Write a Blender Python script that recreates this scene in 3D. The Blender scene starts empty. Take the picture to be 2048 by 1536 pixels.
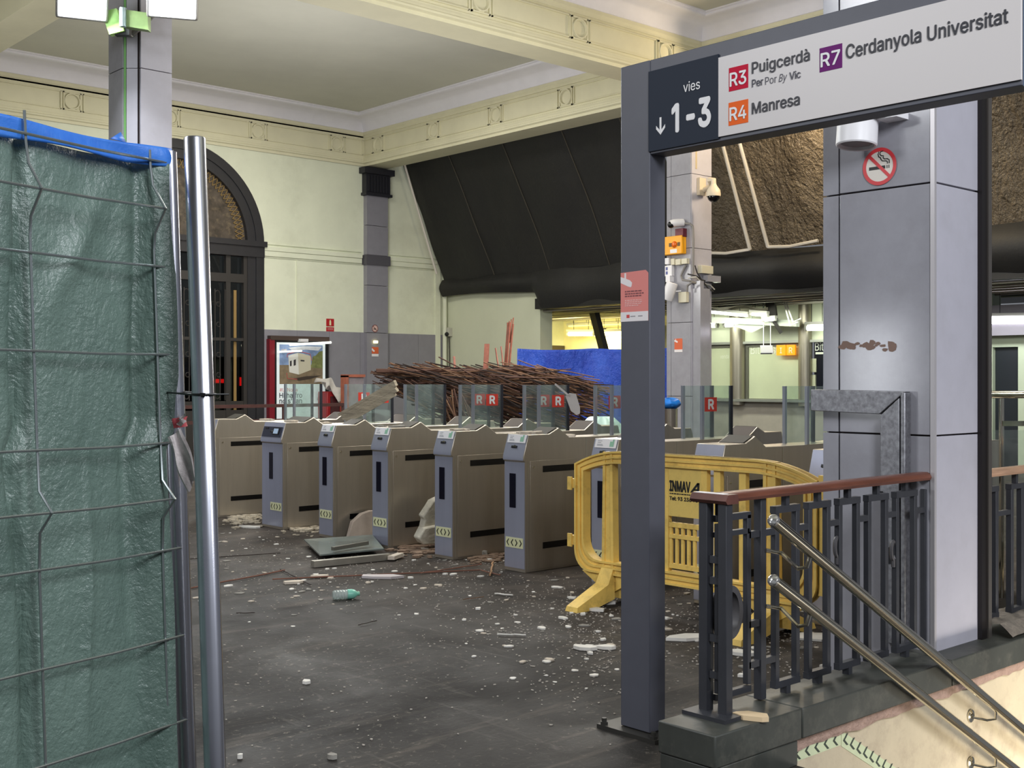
import bpy, bmesh, math, random
from mathutils import Vector, Matrix
random.seed(7)
C = bpy.context.scene.collection
scene = bpy.context.scene
# ---------------------------------------------------------------- camera
EYE = 1.5
HEAD = math.radians(47.9)            # heading from +X; X and Y follow the building's grid
FW = Vector((math.cos(HEAD), math.sin(HEAD), 0))
RT = Vector((math.sin(HEAD), -math.cos(HEAD), 0))
FPX = 2375.0
cd = bpy.data.cameras.new('camera'); cam = bpy.data.objects.new('camera', cd); C.objects.link(cam)
cam.location = (0, 0, EYE)
cam.rotation_euler = (math.pi/2, 0, HEAD - math.pi/2)
cd.sensor_width = 36; cd.lens = FPX/2048*36; cd.shift_y = -8/2048
cd.clip_start = .05; cd.clip_end = 200
scene.camera = cam
# ---------------------------------------------------------------- world and exposure
w = bpy.data.worlds.new('night'); scene.world = w; w.use_nodes = True
w.node_tree.nodes['Background'].inputs[0].default_value = (.80, .84, .92, 1)
w.node_tree.nodes['Background'].inputs[1].default_value = .22
scene.view_settings.view_transform = 'Standard'; scene.view_settings.look = 'None'
scene.view_settings.gamma = 1; scene.view_settings.exposure = 0; scene.view_settings.use_curve_mapping = False
cy = scene.cycles
cy.max_bounces = 6; cy.diffuse_bounces = 3; cy.glossy_bounces = 3; cy.transmission_bounces = 6; cy.transparent_max_bounces = 16
cy.caustics_reflective = False; cy.caustics_refractive = False; cy.sample_clamp_indirect = 6
try: cy.use_denoising = True
except Exception: pass
# ---------------------------------------------------------------- lamps and added fill lights
def area(name, loc, target, size, power, col=(1, 1, 1), sy=None, spread=180):
    l = bpy.data.lights.new(name, 'AREA'); o = bpy.data.objects.new(name, l); C.objects.link(o)
    o.location = loc; d = Vector(target) - Vector(loc); o.rotation_euler = d.to_track_quat('-Z', 'Y').to_euler()
    l.energy = power; l.color = col; l.size = size; l.spread = math.radians(spread)
    if sy: l.shape = 'RECTANGLE'; l.size_y = sy
    return o
def point(name, loc, power, col=(1, 1, 1), r=.1):
    l = bpy.data.lights.new(name, 'POINT'); o = bpy.data.objects.new(name, l); C.objects.link(o)
    o.location = loc; l.energy = power; l.color = col; l.shadow_soft_size = r; return o
area('hall_fill', (10.3, 16.6, 6.9), (10.3, 16.6, 0), 3.0, 330, (1, .98, .91))  # added fill under the far bay's ceiling, no fixture hangs there
area('hall_fill', (10.2, 7.4, 6.9), (10.2, 7.4, 0), 2.6, 330, (1, .97, .90))  # the same added fill for the near bay
point('hall_point_fill', (9.8, 15.4, 3.7), 330, (1, .98, .95), .8)  # added point fill lifting walls, cove and ceiling; the hall has no globe
point('hall_point_fill', (9.5, 9.4, 3.5), 270, (1, .98, .94), .8)  # added point fill, also brightens the near beam's soffit
area('hall_up_fill', (2.8, 14.5, 5.0), (2.8, 14.5, 9), 4, 45, (1, .98, .94))  # added upward fill for the ceiling, no fixture
area('added_offview_light', (1.0, -2.2, 4.6), (4.5, 3.5, 1.0), 1.8, 300, (.90, .94, 1))  # unseen light behind the camera, assumed from the lit pillar and fence
area('added_offview_light', (-2.5, 7.0, 5.6), (3.0, 6.0, 0), 2.0, 260, (.95, .97, 1))  # unseen light added high on the left, no fixture there
area('added_offview_light', (4.6, -4.2, 4.4), (5.4, 2.8, 1.4), 1.6, 190, (.92, .94, 1))  # unseen lamp added to lift the pillar's right face
area('added_reflection_light', (-5.0, 9.25, 1.7), (5.2, 3.05, 1.7), .75, 40, (.92, .95, 1), sy=1.3)  # added unseen area light, makes the bright reflection on the pillar's left face
area('assumed_stair_light', (6.2, .5, -1.35), (6.0, 2.7, -1.25), 1.4, 62, (1, .92, .78), spread=95)  # assumed warm light down the stairwell, its source unseen
# ---------------------------------------------------------------- picking points of the place
def at(px, py, z):                       # the point seen at a pixel, z metres in front of the camera
    k = (px-1024)/FPX
    return FW*z + RT*(k*z) + Vector((0, 0, EYE - (py-760)*z/FPX))
def onX(px, py, X):
    k = (px-1024)/FPX; d = FW + RT*k; return at(px, py, X/d.x)
def onY(px, py, Y):
    k = (px-1024)/FPX; d = FW + RT*k; return at(px, py, Y/d.y)
def flr(px, py, h=0.0): return at(px, py, (EYE-h)*FPX/(py-760))
# ---------------------------------------------------------------- mesh builder
class MB:
    def __init__(s): s.v = []; s.f = []; s.fm = []; s.slot = 0
    def add(s, vs, fs):
        b = len(s.v); s.v += [Vector(p) for p in vs]; s.f += [tuple(i+b for i in f) for f in fs]; s.fm += [s.slot]*len(fs); return s
    def box(s, a, b):
        x0, y0, z0 = [min(p, q) for p, q in zip(a, b)]; x1, y1, z1 = [max(p, q) for p, q in zip(a, b)]
        return s.add([(x0,y0,z0),(x1,y0,z0),(x1,y1,z0),(x0,y1,z0),(x0,y0,z1),(x1,y0,z1),(x1,y1,z1),(x0,y1,z1)],
            [(0,3,2,1),(4,5,6,7),(0,1,5,4),(1,2,6,5),(2,3,7,6),(3,0,4,7)])
    def obox(s, c, u, v, w):                # half-extent vectors
        c, u, v, w = Vector(c), Vector(u), Vector(v), Vector(w)
        P = [c-u-v-w, c+u-v-w, c+u+v-w, c-u+v-w, c-u-v+w, c+u-v+w, c+u+v+w, c-u+v+w]
        return s.add(P, [(0,3,2,1),(4,5,6,7),(0,1,5,4),(1,2,6,5),(2,3,7,6),(3,0,4,7)])
    def beam(s, p, q, a, b, up=(0, 0, 1)):  # rectangular bar p..q, a wide, b deep along up
        p, q = Vector(p), Vector(q); d = (q-p); L = d.length; d.normalize(); up = Vector(up)
        if abs(d.dot(up.normalized())) > .98: up = Vector((1, 0, 0))
        e = d.cross(up).normalized(); g = e.cross(d).normalized()
        return s.obox((p+q)/2, d*L/2, e*a/2, g*b/2)
    def prism(s, poly, vec):
        n = len(poly); vec = Vector(vec); P = [Vector(p) for p in poly]
        return s.add(P+[p+vec for p in P], [tuple(range(n))[::-1], tuple(range(n, 2*n))]+[(i, (i+1) % n, n+(i+1) % n, n+i) for i in range(n)])
    def ring(s, outer, inner, vec):         # extruded band between two polygons of equal length
        n = len(outer); vec = Vector(vec); A = [Vector(p) for p in outer]; B = [Vector(p) for p in inner]
        V = A+B+[p+vec for p in A]+[p+vec for p in B]; F = []
        for i in range(n):
            j = (i+1) % n
            F += [(i, j, n+j, n+i), (2*n+i, 3*n+i, 3*n+j, 2*n+j), (i, 2*n+i, 2*n+j, j), (n+i, n+j, 3*n+j, 3*n+i)]
        return s.add(V, F)
    def cyl(s, p, q, r, r2=None, n=12, cap=True):
        p, q = Vector(p), Vector(q); d = (q-p).normalized(); r2 = r if r2 is None else r2
        a = d.orthogonal().normalized(); b = d.cross(a); V = []
        for c, rr in ((p, r), (q, r2)):
            V += [c+(a*math.cos(2*math.pi*i/n)+b*math.sin(2*math.pi*i/n))*rr for i in range(n)]
        F = [(i, (i+1) % n, n+(i+1) % n, n+i) for i in range(n)]
        if cap: F += [tuple(range(n))[::-1], tuple(range(n, 2*n))]
        return s.add(V, F)
    def tube(s, pts, r, n=8, closed=False):
        P = [Vector(p) for p in pts]; m = len(P); V = []; a = None
        for i in range(m):
            d = (P[(i+1) % m]-P[i-1]) if closed else (P[min(i+1, m-1)]-P[max(i-1, 0)])
            d.normalize()
            a = d.orthogonal() if a is None else a-d*a.dot(d)
            a.normalize(); b = d.cross(a)
            V += [P[i]+(a*math.cos(2*math.pi*k/n)+b*math.sin(2*math.pi*k/n))*r for k in range(n)]
        F = []
        for i in range(m if closed else m-1):
            j = (i+1) % m
            F += [(i*n+k, i*n+(k+1) % n, j*n+(k+1) % n, j*n+k) for k in range(n)]
        if not closed: F += [tuple(range(n))[::-1], tuple(range((m-1)*n, m*n))]
        return s.add(V, F)
    def lathe(s, prof, c, ax=(0, 0, 1), n=20):
        c = Vector(c); d = Vector(ax).normalized(); a = d.orthogonal().normalized(); b = d.cross(a); V = []; m = len(prof)
        for r, z in prof:
            V += [c+d*z+(a*math.cos(2*math.pi*k/n)+b*math.sin(2*math.pi*k/n))*max(r, 1e-4) for k in range(n)]
        F = [(i*n+k, i*n+(k+1) % n, (i+1)*n+(k+1) % n, (i+1)*n+k) for i in range(m-1) for k in range(n)]
        F += [tuple(range(n))[::-1], tuple(range((m-1)*n, m*n))]
        return s.add(V, F)
    def disc(s, c, u, v, r, n=28, r0=0):
        c, u, v = Vector(c), Vector(u).normalized(), Vector(v).normalized()
        P = lambda R: [c+(u*math.cos(2*math.pi*k/n)+v*math.sin(2*math.pi*k/n))*R for k in range(n)]
        if r0: return s.add(P(r)+P(r0), [(i, (i+1) % n, n+(i+1) % n, n+i) for i in range(n)])
        return s.add(P(r), [tuple(range(n))])
    def poly(s, pts): return s.add(pts, [tuple(range(len(pts)))])
    def grid(s, fn, nu, nv):
        V = [fn(i/nu, j/nv) for j in range(nv+1) for i in range(nu+1)]
        return s.add(V, [(j*(nu+1)+i, j*(nu+1)+i+1, (j+1)*(nu+1)+i+1, (j+1)*(nu+1)+i) for j in range(nv) for i in range(nu)])
    def ball(s, c, r, n=12, m=8, sc=(1, 1, 1)):
        c = Vector(c); V = []; F = []
        for j in range(m+1):
            t = math.pi*j/m
            V += [c+Vector((math.sin(t)*math.cos(2*math.pi*i/n)*sc[0], math.sin(t)*math.sin(2*math.pi*i/n)*sc[1], math.cos(t)*sc[2]))*r for i in range(n)]
        F = [(j*n+i, j*n+(i+1) % n, (j+1)*n+(i+1) % n, (j+1)*n+i) for j in range(m) for i in range(n)]
        return s.add(V, F)
    def text(s, body, o, right, up, width=None, height=None, bold=.0, shear=0, align='L'):
        vs, fs, (x0, x1, y0, y1) = glyphs(body, 0, shear)
        right, up = Vector(right).normalized(), Vector(up).normalized(); o = Vector(o)
        sx = (width/(x1-x0)) if width else None; sy = (height/CAP) if height else None
        if sx is None: sx = sy
        if sy is None: sy = sx
        off = -x0 if align == 'L' else -(x0+x1)/2
        nrm = right.cross(up); t = bold*.72
        for k, (dx, dy) in enumerate(((0, 0), (t, 0), (-t, 0), (0, t), (0, -t), (t*.7, t*.7), (-t*.7, t*.7), (t*.7, -t*.7), (-t*.7, -t*.7)) if bold else ((0, 0),)):
            s.add([o+right*((x+off+dx)*sx)+up*((y+dy)*sy)+nrm*((k*3+l)*.00005) for x, y, l in vs], fs)
        return s
    def build(s, name, m, parent=None, base=None, bevel=0, flat=False):
        me = bpy.data.meshes.new(name)
        org = Vector((0, 0, 0))
        if parent is not None: org = parent.get('_o') and Vector(parent['_o']) or Vector((0, 0, 0))
        elif base is not None: org = Vector(base)
        me.from_pydata([tuple(p-org) for p in s.v], [], s.f)
        bm = bmesh.new(); bm.from_mesh(me)
        bmesh.ops.recalc_face_normals(bm, faces=bm.faces); bm.to_mesh(me); bm.free()
        if not flat:
            me.shade_smooth(); me.set_sharp_from_angle(angle=math.radians(38))
        ms = m if isinstance(m, (list, tuple)) else [m]
        for q in ms: me.materials.append(q)
        if len(ms) > 1: me.polygons.foreach_set('material_index', s.fm)
        o = bpy.data.objects.new(name, me); C.objects.link(o)
        if parent is not None: o.parent = parent; o['_o'] = tuple(org)
        else: o.location = org; o['_o'] = tuple(org)
        if bevel:
            b = o.modifiers.new('bevel', 'BEVEL'); b.width = bevel; b.segments = 2; b.limit_method = 'ANGLE'; b.angle_limit = math.radians(40)
        return o
# letter outlines, in thousandths of the type size: advance, points, triangles
GLYPHS = {
 '#': (440, '242,0 326,509 377,509 294,0 10,140,1 19,192,1 400,192,1 391,140,1 64,0,2 147,509,2 198,509,2 115,0,2 40,316,3 49,368,3 429,368,3 421,316,3', '2,1,3 0,3,1 5,4,7 7,6,5 10,9,11 8,11,9 13,12,15 15,14,13'),
 "'": (206, '78,318 70,509 136,509 128,318', '3,2,0 1,0,2'),
 '-': (453, '337,244 337,188 114,188 114,244', '3,2,1 1,0,3'),
 '1': (453, '276,509 276,0 212,0 212,448 209,448 86,358 86,427 198,509', '6,5,4 4,7,6 1,0,3 2,1,3 7,4,3 3,0,7'),
 '2': (453, '64,0 64,47 234,229 252,248 268,266 282,282 294,298 303,312 311,327 316,341 319,356 320,371 319,389 315,405 308,419 298,431 287,441 273,449 258,455 241,458 224,460 205,458 188,454 172,447 159,438 148,427 139,413 132,398 128,381 127,362 66,362 68,391 75,418 86,442 102,464 121,482 143,496 168,507 196,513 225,516 254,513 281,507 306,497 328,482 346,465 361,445 372,423 379,398 381,372 380,354 377,336 371,318 363,299 351,280 336,259 317,235 294,209 267,180 153,60 153,57 389,57 389,0', '1,0,59 29,28,30 31,30,28 28,27,31 32,31,27 33,32,27 27,26,33 34,33,26 26,25,34 25,35,34 38,22,21 21,20,38 37,23,22 22,38,37 18,40,19 39,19,40 57,2,58 19,39,20 38,20,39 1,59,58 58,2,1 35,25,24 36,35,24 24,23,36 23,37,36 17,16,42 41,17,42 50,49,10 11,10,49 49,48,11 5,55,54 6,5,54 54,53,6 7,6,53 53,52,7 8,7,52 52,51,8 9,8,51 51,50,9 50,10,9 11,48,12 48,47,12 47,46,12 13,12,46 46,45,13 14,13,45 45,44,14 15,14,44 44,43,15 16,15,43 42,16,43 59,0,61 61,60,59 2,57,56 3,2,56 4,3,56 56,55,4 55,5,4 17,41,18 40,18,41'),
 '3': (453, '218,-7 188,-5 159,1 133,10 108,22 88,38 70,57 57,79 48,104 44,132 109,132 112,115 118,100 126,87 137,76 150,66 165,59 182,54 200,51 219,50 239,51 258,55 275,61 291,69 304,80 315,93 323,108 328,125 329,145 328,163 323,180 316,196 306,211 292,223 275,234 254,241 229,246 201,248 157,248 157,299 288,448 288,452 70,452 70,509 372,509 372,461 211,278 211,289 247,290 279,286 308,276 333,262 354,244 371,222 383,198 391,173 393,145 390,116 383,90 370,66 354,45 333,27 309,12 281,2 251,-5 221,289', '3,15,4 15,14,4 5,4,14 14,13,5 6,5,13 13,12,6 7,6,12 12,11,7 8,7,11 11,10,8 9,8,10 17,16,2 17,2,1 1,18,17 64,20,0 19,0,20 35,48,36 18,1,0 0,19,18 46,37,36 36,48,46 39,46,47 2,16,3 15,3,16 37,46,38 46,39,38 22,21,63 22,63,62 23,22,62 33,50,34 49,34,50 58,57,27 28,27,57 57,56,28 56,55,28 29,28,55 55,54,29 30,29,54 54,53,30 23,62,61 24,23,61 61,60,24 25,24,60 60,59,25 26,25,59 59,58,26 58,27,26 30,53,31 53,52,31 32,31,52 52,51,32 33,32,51 50,33,51 45,40,47 41,40,45 45,44,41 63,21,64 20,64,21 34,49,35 48,35,49 39,47,40 43,42,41 41,44,43 46,48,65 45,47,65'),
 '4': (453, '40,105 40,158 247,509 311,509 109,166 109,163 413,163 413,105 282,0,1 282,121,1 282,146,1 282,318,1 343,318,1 343,0,1', '1,0,5 5,4,1 3,2,4 5,0,7 7,6,5 1,4,2 9,8,13 10,9,13 13,12,10 12,11,10'),
 '6': (453, '226,-7 196,-4 168,3 142,15 119,31 100,51 84,74 73,101 66,130 64,162 65,187 71,212 80,239 93,268 112,302 137,340 252,509 322,509 151,261 145,261 151,270 157,279 165,288 174,295 184,302 196,307 208,311 221,313 235,314 265,312 291,305 316,295 337,280 355,262 370,240 380,215 387,187 389,157 387,127 379,98 368,73 352,50 333,30 310,14 284,3 257,-4 226,48 245,50 263,55 279,63 293,73 304,86 314,101 322,119 326,137 327,157 326,178 322,196 314,213 304,228 293,241 279,251 263,259 245,264 226,265 207,264 190,259 174,252 160,241 148,229 138,214 131,197 126,179 125,158 126,138 131,119 138,102 148,86 160,73 174,63 190,55 207,50 175,295', '6,5,76 76,75,6 7,6,75 75,74,7 8,7,74 74,73,8 9,8,73 73,72,9 10,9,72 11,10,72 72,71,11 12,11,71 71,70,12 19,69,68 18,19,68 80,1,81 65,26,25 24,66,65 65,25,24 1,80,2 80,79,2 18,68,67 2,79,3 79,78,3 4,3,78 78,77,4 5,4,77 76,5,77 12,70,69 13,12,69 69,19,13 14,13,19 19,20,14 20,21,14 21,22,14 15,14,22 22,23,15 64,28,27 45,48,47 45,47,0 46,0,47 28,64,63 62,61,30 29,62,30 48,45,44 44,49,48 62,29,63 28,63,29 41,40,52 53,52,40 40,39,53 39,38,53 54,53,38 38,37,54 55,54,37 56,55,37 37,36,56 57,56,36 36,35,57 35,34,57 58,57,34 34,33,58 49,44,43 50,49,43 43,42,50 51,50,42 42,41,51 41,52,51 58,33,59 33,32,59 60,59,32 32,31,60 61,60,31 30,61,31 15,23,16 81,1,0 0,46,81 26,65,64 64,27,26 67,66,18 82,18,24 66,24,18 17,16,23 17,23,82'),
 '7': (453, '97,0 323,448 323,452 62,452 62,509 391,509 391,449 165,0', '0,7,1 2,1,6 6,5,2 6,1,7 4,3,2 2,5,4'),
 '9': (453, '226,516 256,513 285,506 310,494 333,478 352,458 368,434 380,408 387,378 389,347 387,322 382,296 373,270 359,240 340,207 315,168 200,0 130,0 301,248 307,248 302,238 295,229 287,221 278,214 268,207 257,202 245,198 232,195 218,195 188,197 161,203 137,214 116,229 98,247 83,269 72,294 66,321 64,352 66,382 73,411 85,436 101,459 120,479 143,494 168,506 196,513 226,460 207,459 190,454 174,446 160,435 148,423 138,407 131,390 127,372 125,352 127,331 131,313 138,295 148,280 160,268 174,257 190,250 207,245 226,243 245,245 263,249 279,257 293,267 305,280 314,295 322,312 326,330 327,350 326,371 322,390 314,407 305,422 293,435 279,446 263,454 245,459 278,213', '34,33,58 58,57,34 35,34,57 36,35,57 57,56,36 37,36,56 56,55,37 55,54,37 38,37,54 54,53,38 39,38,53 53,52,39 40,39,52 41,40,52 43,50,49 49,44,43 64,28,27 46,0,47 28,64,63 45,48,47 47,0,45 28,63,29 63,62,29 30,29,62 61,30,62 44,49,48 48,45,44 15,23,16 30,61,31 61,60,31 32,31,60 60,59,32 33,32,59 58,33,59 41,52,51 42,41,51 51,50,42 50,43,42 65,26,25 65,25,24 24,66,65 1,81,80 18,68,67 79,2,80 1,80,2 14,13,19 71,70,12 12,11,71 72,71,11 11,10,72 10,9,72 73,72,9 9,8,73 74,73,8 8,7,74 75,74,7 7,6,75 76,75,6 6,5,76 22,23,15 15,14,22 21,22,14 20,21,14 14,19,20 68,18,19 69,68,19 19,13,69 13,12,69 12,70,69 76,5,77 5,4,77 78,77,4 4,3,78 79,78,3 2,79,3 64,27,26 26,65,64 0,46,81 81,1,0 67,66,18 82,18,24 66,24,18 17,16,23 17,23,82'),
 ':': (188, '95,-4 83,-3 73,1 63,9 55,18 51,29 50,41 51,53 55,64 63,73 73,81 83,85 95,87 107,85 118,81 128,73 135,64 140,53 141,41 140,29 135,18 128,9 118,1 107,-3 95,271,1 83,272,1 73,277,1 63,284,1 55,294,1 51,304,1 50,316,1 51,328,1 55,339,1 63,349,1 73,356,1 83,360,1 95,362,1 107,360,1 118,356,1 128,349,1 135,339,1 140,328,1 141,316,1 140,304,1 135,294,1 128,284,1 118,277,1 107,272,1', '6,5,4 4,3,6 1,0,2 2,0,3 0,9,3 6,3,9 7,6,9 8,7,9 22,21,23 19,18,20 18,17,15 16,15,17 20,18,21 18,15,12 13,12,15 14,13,15 23,21,0 21,18,0 18,12,0 9,0,12 10,9,12 11,10,12 30,29,28 28,27,30 25,24,26 26,24,27 24,33,27 30,27,33 31,30,33 32,31,33 46,45,47 43,42,44 42,41,39 40,39,41 44,42,45 42,39,36 37,36,39 38,37,39 47,45,24 45,42,24 42,36,24 33,24,36 34,33,36 35,34,36'),
 'A': (480, '16,0 201,509 276,509 463,0 395,0 287,302 280,323 272,346 264,372 255,402 244,438 232,478 245,478 233,437 222,402 213,371 204,345 197,322 191,302 85,0 239,456 110,142,1 110,199,1 370,199,1 370,142,1', '18,17,1 0,19,18 18,1,0 1,17,16 16,15,1 15,14,1 14,13,1 13,11,1 5,4,3 2,6,5 5,3,2 6,2,7 8,7,2 9,8,2 10,9,2 12,10,2 11,13,20 1,11,12 12,2,1 10,12,20 22,21,24 24,23,22'),
 'B': (456, '60,0 60,509 241,509 274,507 304,501 329,491 350,477 367,461 381,442 390,421 396,398 398,374 397,353 393,336 387,320 378,307 368,295 356,286 343,278 329,272 315,267 315,262 331,260 347,254 363,245 378,234 391,220 402,203 411,184 416,161 418,136 416,111 410,88 400,67 386,48 368,31 344,18 317,8 284,2 247,0 125,57 245,57 281,60 309,67 330,80 344,96 353,115 355,137 354,153 350,169 342,184 333,197 320,209 306,218 289,225 269,229 248,231 125,231 125,285 238,285 256,287 273,290 288,296 302,304 314,314 323,326 330,340 335,355 336,372 333,393 326,412 313,429 294,442 270,449 240,452 125,452', '40,57,0 1,0,57 74,2,75 59,58,57 1,57,58 58,75,1 75,2,1 60,56,55 41,39,38 38,42,41 60,55,61 40,0,39 39,41,40 59,57,56 56,60,59 73,3,74 2,74,3 54,53,21 63,62,20 20,19,63 64,63,19 72,71,5 4,72,5 42,38,37 37,43,42 54,21,55 61,55,21 21,20,61 20,62,61 72,4,73 3,73,4 34,33,45 33,32,45 46,45,32 32,31,46 47,46,31 31,30,47 30,29,47 48,47,29 29,28,48 49,48,28 28,27,49 50,49,27 27,26,50 26,25,50 51,50,25 24,51,25 13,12,67 68,67,12 12,11,68 11,10,68 69,68,10 10,9,69 43,37,36 44,43,36 36,35,44 35,34,44 34,45,44 51,24,52 24,23,52 23,22,52 53,52,22 21,53,22 64,19,18 18,17,64 65,64,17 17,16,65 16,15,65 66,65,15 15,14,66 14,13,66 13,67,66 69,9,70 9,8,70 8,7,70 71,70,7 7,6,71 5,71,6'),
 'C': (510, '267,-7 225,-3 186,7 150,25 119,49 92,79 70,115 53,157 44,203 40,254 44,305 53,352 70,393 92,429 119,459 150,484 186,501 225,512 267,516 293,514 317,511 340,504 362,496 383,485 402,471 419,456 435,438 448,418 459,397 467,373 473,348 408,348 404,365 397,380 389,395 380,407 369,418 357,428 344,437 330,444 315,449 300,453 284,455 267,456 237,453 209,445 184,432 161,414 141,391 125,364 113,332 106,295 103,254 106,213 113,177 125,145 141,117 161,94 184,76 210,63 237,56 267,53 284,54 300,56 315,60 330,65 344,72 357,81 369,90 380,102 389,114 397,128 404,144 408,160 473,160 467,135 459,112 448,91 435,71 420,53 402,38 383,24 363,13 341,5 317,-2 293,-6', '6,5,56 56,55,6 7,6,55 55,54,7 8,7,54 54,53,8 9,8,53 52,9,53 9,52,51 10,9,51 51,50,10 11,10,50 50,49,11 12,11,49 49,48,12 13,12,48 15,47,46 1,59,2 16,45,17 2,59,58 45,16,46 15,46,16 0,61,60 85,63,62 18,42,19 85,62,0 61,0,62 42,18,43 44,43,18 0,60,1 59,1,60 17,45,44 44,18,17 2,58,3 58,57,3 4,3,57 5,4,57 56,5,57 13,48,47 14,13,47 47,15,14 40,20,41 64,84,83 83,65,64 39,21,40 20,40,21 38,37,23 22,38,23 65,83,82 66,65,82 82,81,66 81,67,66 38,22,39 21,39,22 78,77,70 71,70,77 77,76,71 72,71,76 76,75,72 73,72,75 75,74,73 30,29,31 32,31,29 29,28,32 33,32,28 28,27,33 34,33,27 27,26,34 67,81,80 68,67,80 80,79,68 69,68,79 79,78,69 78,70,69 34,26,35 26,25,35 36,35,25 25,24,36 37,36,24 23,37,24 63,85,84 84,64,63 19,42,41 41,20,19'),
 'E': (419, '60,0 60,509 372,509 372,452 125,452 125,286 355,286 355,229 125,229 125,57 375,57 375,0', '0,9,8 1,0,8 8,5,1 5,4,1 9,0,11 11,10,9 5,8,7 7,6,5 3,2,4 1,4,2'),
 'H': (517, '60,0 60,509 125,509 125,289 392,289 392,509 457,509 457,0 392,0 392,232 125,232 125,0', '0,11,10 1,0,10 10,3,1 3,2,1 9,8,7 7,6,9 4,9,6 6,5,4 3,10,9 9,4,3'),
 'I': (300, '31,0 31,57 118,57 118,452 31,452 31,509 269,509 269,452 183,452 183,57 269,57 269,0', '1,0,2 3,5,4 9,11,10 7,6,8 2,0,11 11,9,2 3,2,9 9,8,3 8,6,3 5,3,6'),
 'L': (393, '60,0 60,509 125,509 125,57 361,57 361,0', '1,0,3 3,0,5 5,4,3 1,3,2'),
 'M': (628, '60,0 60,509 152,509 277,187 280,179 284,170 287,159 291,147 295,135 299,123 303,110 307,97 311,84 315,71 319,60 322,49 307,49 311,59 314,71 318,83 322,95 326,108 330,121 334,134 338,146 342,158 346,169 349,179 352,187 476,509 568,509 568,0 504,0 504,291 504,302 504,314 504,327 505,340 505,354 505,369 506,413 506,428 507,443 507,457 513,457 508,441 503,425 498,409 492,393 487,378 482,363 477,348 472,335 467,322 463,310 459,300 456,291 342,0 286,0 170,291 167,300 163,310 159,321 155,333 150,347 145,361 140,376 134,392 129,408 124,424 118,441 112,457 119,457 119,444 120,430 120,416 120,401 121,386 121,372 122,328 122,315 122,302 122,291 122,0 315,73 507,437 119,436', '77,76,1 76,75,1 71,1,75 70,71,75 75,74,70 83,82,0 1,0,82 82,81,1 81,80,1 80,79,1 79,78,1 77,1,78 10,16,11 12,17,18 11,16,17 17,12,11 16,10,58 66,65,2 67,66,2 68,67,2 69,68,2 73,69,2 72,73,2 71,72,2 1,71,2 14,15,20 19,13,14 14,20,19 20,15,21 38,37,30 39,38,30 40,39,30 41,40,30 30,44,41 44,45,41 33,32,31 31,30,33 34,33,30 35,34,30 36,35,30 30,37,36 85,42,46 28,27,56 49,48,29 48,47,29 47,46,29 46,42,29 42,43,29 43,44,29 44,30,29 16,58,57 57,15,16 13,19,84 28,56,55 65,64,2 60,59,3 3,2,63 64,63,2 63,62,3 62,61,3 61,60,3 12,18,84 50,49,29 29,28,52 53,52,28 54,53,28 55,54,28 52,51,29 51,50,29 41,45,85 15,57,21 57,56,25 26,25,56 27,26,56 25,24,57 24,23,57 23,22,57 22,21,57 4,3,59 59,58,6 7,6,58 8,7,58 9,8,58 10,9,58 6,5,59 5,4,59 70,74,86 69,73,86'),
 'N': (523, '60,0 60,509 136,509 343,183 349,174 355,163 363,151 371,137 379,122 388,107 396,90 405,73 414,55 405,54 403,72 402,90 401,108 400,126 399,142 399,157 399,171 399,184 399,195 399,509 463,509 463,0 387,0 202,290 194,303 186,317 177,331 168,346 159,363 148,381 136,402 123,425 108,452 119,454 120,429 121,406 122,384 123,363 124,345 124,328 125,313 125,301 125,291 125,0 403,78 120,430', '39,38,36 44,43,1 43,42,1 42,41,1 41,40,1 36,1,40 39,36,40 2,34,33 47,46,0 1,0,46 46,45,1 44,1,45 37,35,34 34,2,37 36,37,2 1,36,2 9,26,10 26,9,8 11,12,15 16,15,12 12,25,16 17,16,25 18,17,25 19,18,25 20,19,25 25,12,26 12,13,26 10,26,13 13,14,10 20,25,21 22,21,25 25,24,22 23,22,24 8,7,26 2,33,32 28,27,3 3,2,29 30,29,2 31,30,2 32,31,2 29,28,3 11,15,48 10,14,48 3,27,26 4,3,26 5,4,26 6,5,26 7,6,26 36,38,49 35,37,49'),
 'O': (533, '267,-7 225,-3 186,7 150,25 119,49 92,79 70,115 53,157 44,203 40,254 44,305 53,352 70,393 92,429 119,459 150,484 186,501 225,512 267,516 309,512 348,501 384,484 415,459 442,429 464,393 480,352 490,305 493,254 490,203 480,157 464,115 442,79 415,49 384,25 348,7 309,-3 267,53 296,55 324,63 349,76 372,94 392,116 408,144 420,176 428,213 430,254 428,295 420,332 408,365 392,392 372,415 349,433 324,446 296,453 267,456 237,453 210,445 184,433 161,415 142,392 125,364 113,332 106,295 103,254 106,213 113,176 125,144 142,117 161,94 184,76 210,63 237,55', '7,6,66 66,65,7 8,7,65 65,64,8 9,8,64 64,63,9 63,62,9 10,9,62 62,61,10 11,10,61 61,60,11 12,11,60 2,69,3 69,68,3 58,57,15 0,36,71 0,71,1 70,1,71 55,17,56 16,56,17 1,70,2 69,2,70 56,16,57 15,57,16 3,68,4 5,4,68 68,67,5 6,5,67 66,6,67 12,60,59 13,12,59 59,58,13 14,13,58 58,15,14 18,54,53 34,38,35 35,38,37 52,19,53 18,53,19 40,39,33 50,21,51 20,51,21 33,39,34 38,34,39 51,20,52 19,52,20 30,29,42 43,42,29 29,28,43 44,43,28 28,27,44 45,44,27 46,45,27 27,26,46 47,46,26 26,25,47 48,47,25 25,24,48 40,33,32 32,31,40 41,40,31 31,30,41 30,42,41 48,24,49 24,23,49 50,49,23 23,22,50 21,50,22 35,37,0 36,0,37 54,18,55 17,55,18'),
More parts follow.
